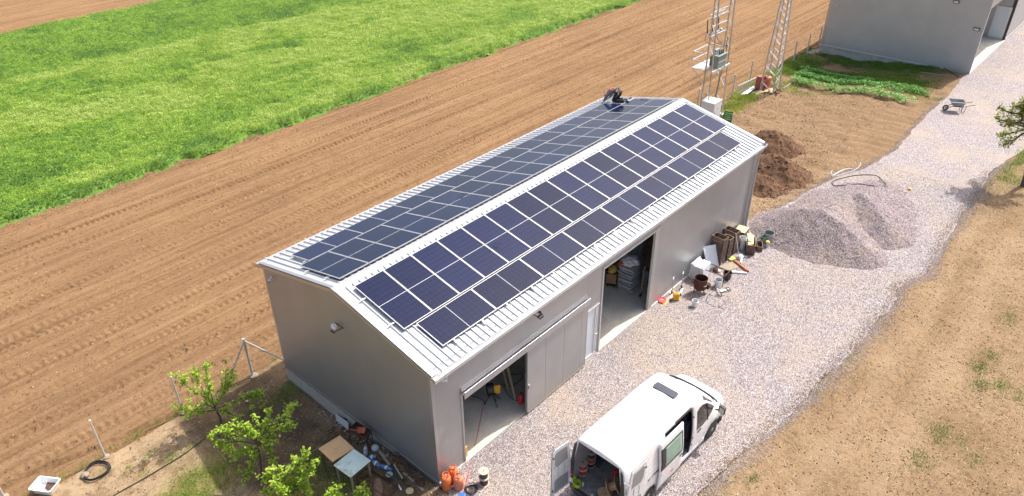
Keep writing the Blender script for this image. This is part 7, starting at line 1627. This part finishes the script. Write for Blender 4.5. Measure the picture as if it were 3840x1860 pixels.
skin_body('trousers', T_, [('belt', 'pelvis'), ('pelvis', 'hpl'), ('hpl', 'knl'), ('knl', 'anl'), ('pelvis', 'hpr'), ('hpr', 'knr'), ('knr', 'anr')], 'trouser_black', 'pelvis', WK)
ks = ['waist', 'chest', 'upper', 'shl', 'ell', 'shr', 'elr']; T_ = {k: grow(k, .028) for k in ks}; T_['wl'] = (J['ell'][0].lerp(J['wrl'][0], .8), .045); T_['wr'] = (J['elr'][0].lerp(J['wrr'][0], .8), .045); T_['hem'] = (J['pelvis'][0].lerp(J['waist'][0], .7), (.18, .155)); T_['col'] = (J['upper'][0].lerp(J['neck'][0], .45), .085)
skin_body('shirt', T_, [('hem', 'waist'), ('waist', 'chest'), ('chest', 'upper'), ('upper', 'col'), ('upper', 'shl'), ('shl', 'ell'), ('ell', 'wl'), ('upper', 'shr'), ('shr', 'elr'), ('elr', 'wr')], 'shirt_grey', 'chest', WK)
for nm, a, t in (('shoe', 'anl', 'fol'), ('shoe', 'anr', 'foR')): skin_body(nm, dict(a=(J[a][0], .058), b=(J[a][0].lerp(J[t][0], .5), .058), c=(J[t][0]+dn*-.06, .045)), [('a', 'b'), ('b', 'c')], 'dark_plastic', 'a', WK, 1)
skin_body('cap', dict(a=(J['head'][0]+nx*.035, (.105, .085)), b=(J['crown'][0]+nx*.03, .075)), [('a', 'b')], 'cap_brown', 'a', WK)
def strap(pts): q = MB(); q.tube([p_ for p_ in pts], .018, 6); q.build('strap', MATS['strap_red'], WK, smooth=True, world=True)
U = nx*.155
strap([J['shr'][0]+nx*.06+dn*.05, J['upper'][0]+U+Vector((-.06, 0, 0)), J['chest'][0]+U+Vector((.02, 0, .0)), J['chest'][0]+nx*.13+Vector((.14, 0, 0))-dn*.05, J['waist'][0]+nx*.05+Vector((.19, 0, 0))])
strap([J['shl'][0]+nx*.07+dn*.04, J['upper'][0]+U+Vector((.06, 0, 0)), J['chest'][0]+U+Vector((-.03, 0, .0)), J['chest'][0]+nx*.12+Vector((-.17, 0, 0))-dn*.04, J['waist'][0]+nx*.03+Vector((-.18, 0, 0))])
q = MB(); q.torus(J['pelvis'][0].lerp(J['waist'][0], .5), .17, .028, 24, 6, Vector((0, 0, 1)).rotation_difference(J['waist'][0]-J['pelvis'][0]).to_matrix()); q.build('belt', MATS['dark_plastic'], WK, smooth=True, world=True)
# hands: palm, four bent fingers and a side thumb, pressed on the rail
for wr, ha, sd in (('wrl', 'hal', 1), ('wrr', 'har', -1)):
    f = (J[ha][0]-J[wr][0]).normalized(); s_ = Vector((1, 0, 0)); jj = dict(w=(J[wr][0], (.028, .022)), p=(J[ha][0], (.036, .018))); ee = [('w', 'p')]
    skin_body('hand', dict(w=(J[wr][0], .026), p=(J[ha][0], .034), q=(J[ha][0]+f*.035, .03)), [('w', 'p'), ('p', 'q')], 'skin', 'w', WK, 1)
    for k in range(4):
        L_ = (.062, .072, .068, .052)[k]; b0 = J[ha][0]+f*.03+s_*sd*(-.028+.018*k); skin_body('finger', dict(a=(b0, .009), b=(b0+f*L_*.5+nx*.006, .0085), c=(b0+f*L_-nx*.012, .007)), [('a', 'b'), ('b', 'c')], 'skin', 'a', WK, 1)
    b0 = J[ha][0]-s_*sd*.03; skin_body('thumb', dict(a=(b0, .011), b=(b0-s_*sd*.025+f*.03, .010), c=(b0-s_*sd*.03+f*.055, .008)), [('a', 'b'), ('b', 'c')], 'skin', 'a', WK, 1)
# face
hd = (J['crown'][0]-J['head'][0]).normalized(); fr_ = (dn*.4-nx).normalized()
q = MB(); q.lathe([(0, -.02), (.016, 0), (0, .02)], J['head'][0]+fr_*.095+hd*.02, 8); q.build('nose', MATS['skin'], WK, smooth=True, world=True)
for s_ in (-1, 1):
    q = MB(); q.lathe([(0, -.012), (.012, 0), (0, .012)], J['head'][0]+fr_*.085+hd*.045+Vector((.035*s_, 0, 0)), 8); q.build('eye', MATS['white_plastic'], WK, world=True)
    q = MB(); q.lathe([(0, -.03), (.014, 0), (0, .03)], J['head'][0]+Vector((.10*s_, 0, 0)), 8); q.build('ear', MATS['skin'], WK, smooth=True, world=True)
# things lying near the worker
q = MB(); a = roofpt('L', 20.2, 2.75, .08); q.box(tuple(a), (.2, .12, .08), .4); tag(q.build('power_tool', MATS['dark_plastic'], bev=.02), 'small black tool lying on the roof edge beside the worker', 'tool')
cable('roof_cable', [roofpt('L', 19.9, s_, .15+.02*(i % 2)) for i, s_ in enumerate((1.55, 1.7, 1.85, 1.95))]+[roofpt('L', 19.75, 1.8, .14)], .01, 'black_rubber', 'short dark cable on the panel at the far roof edge')
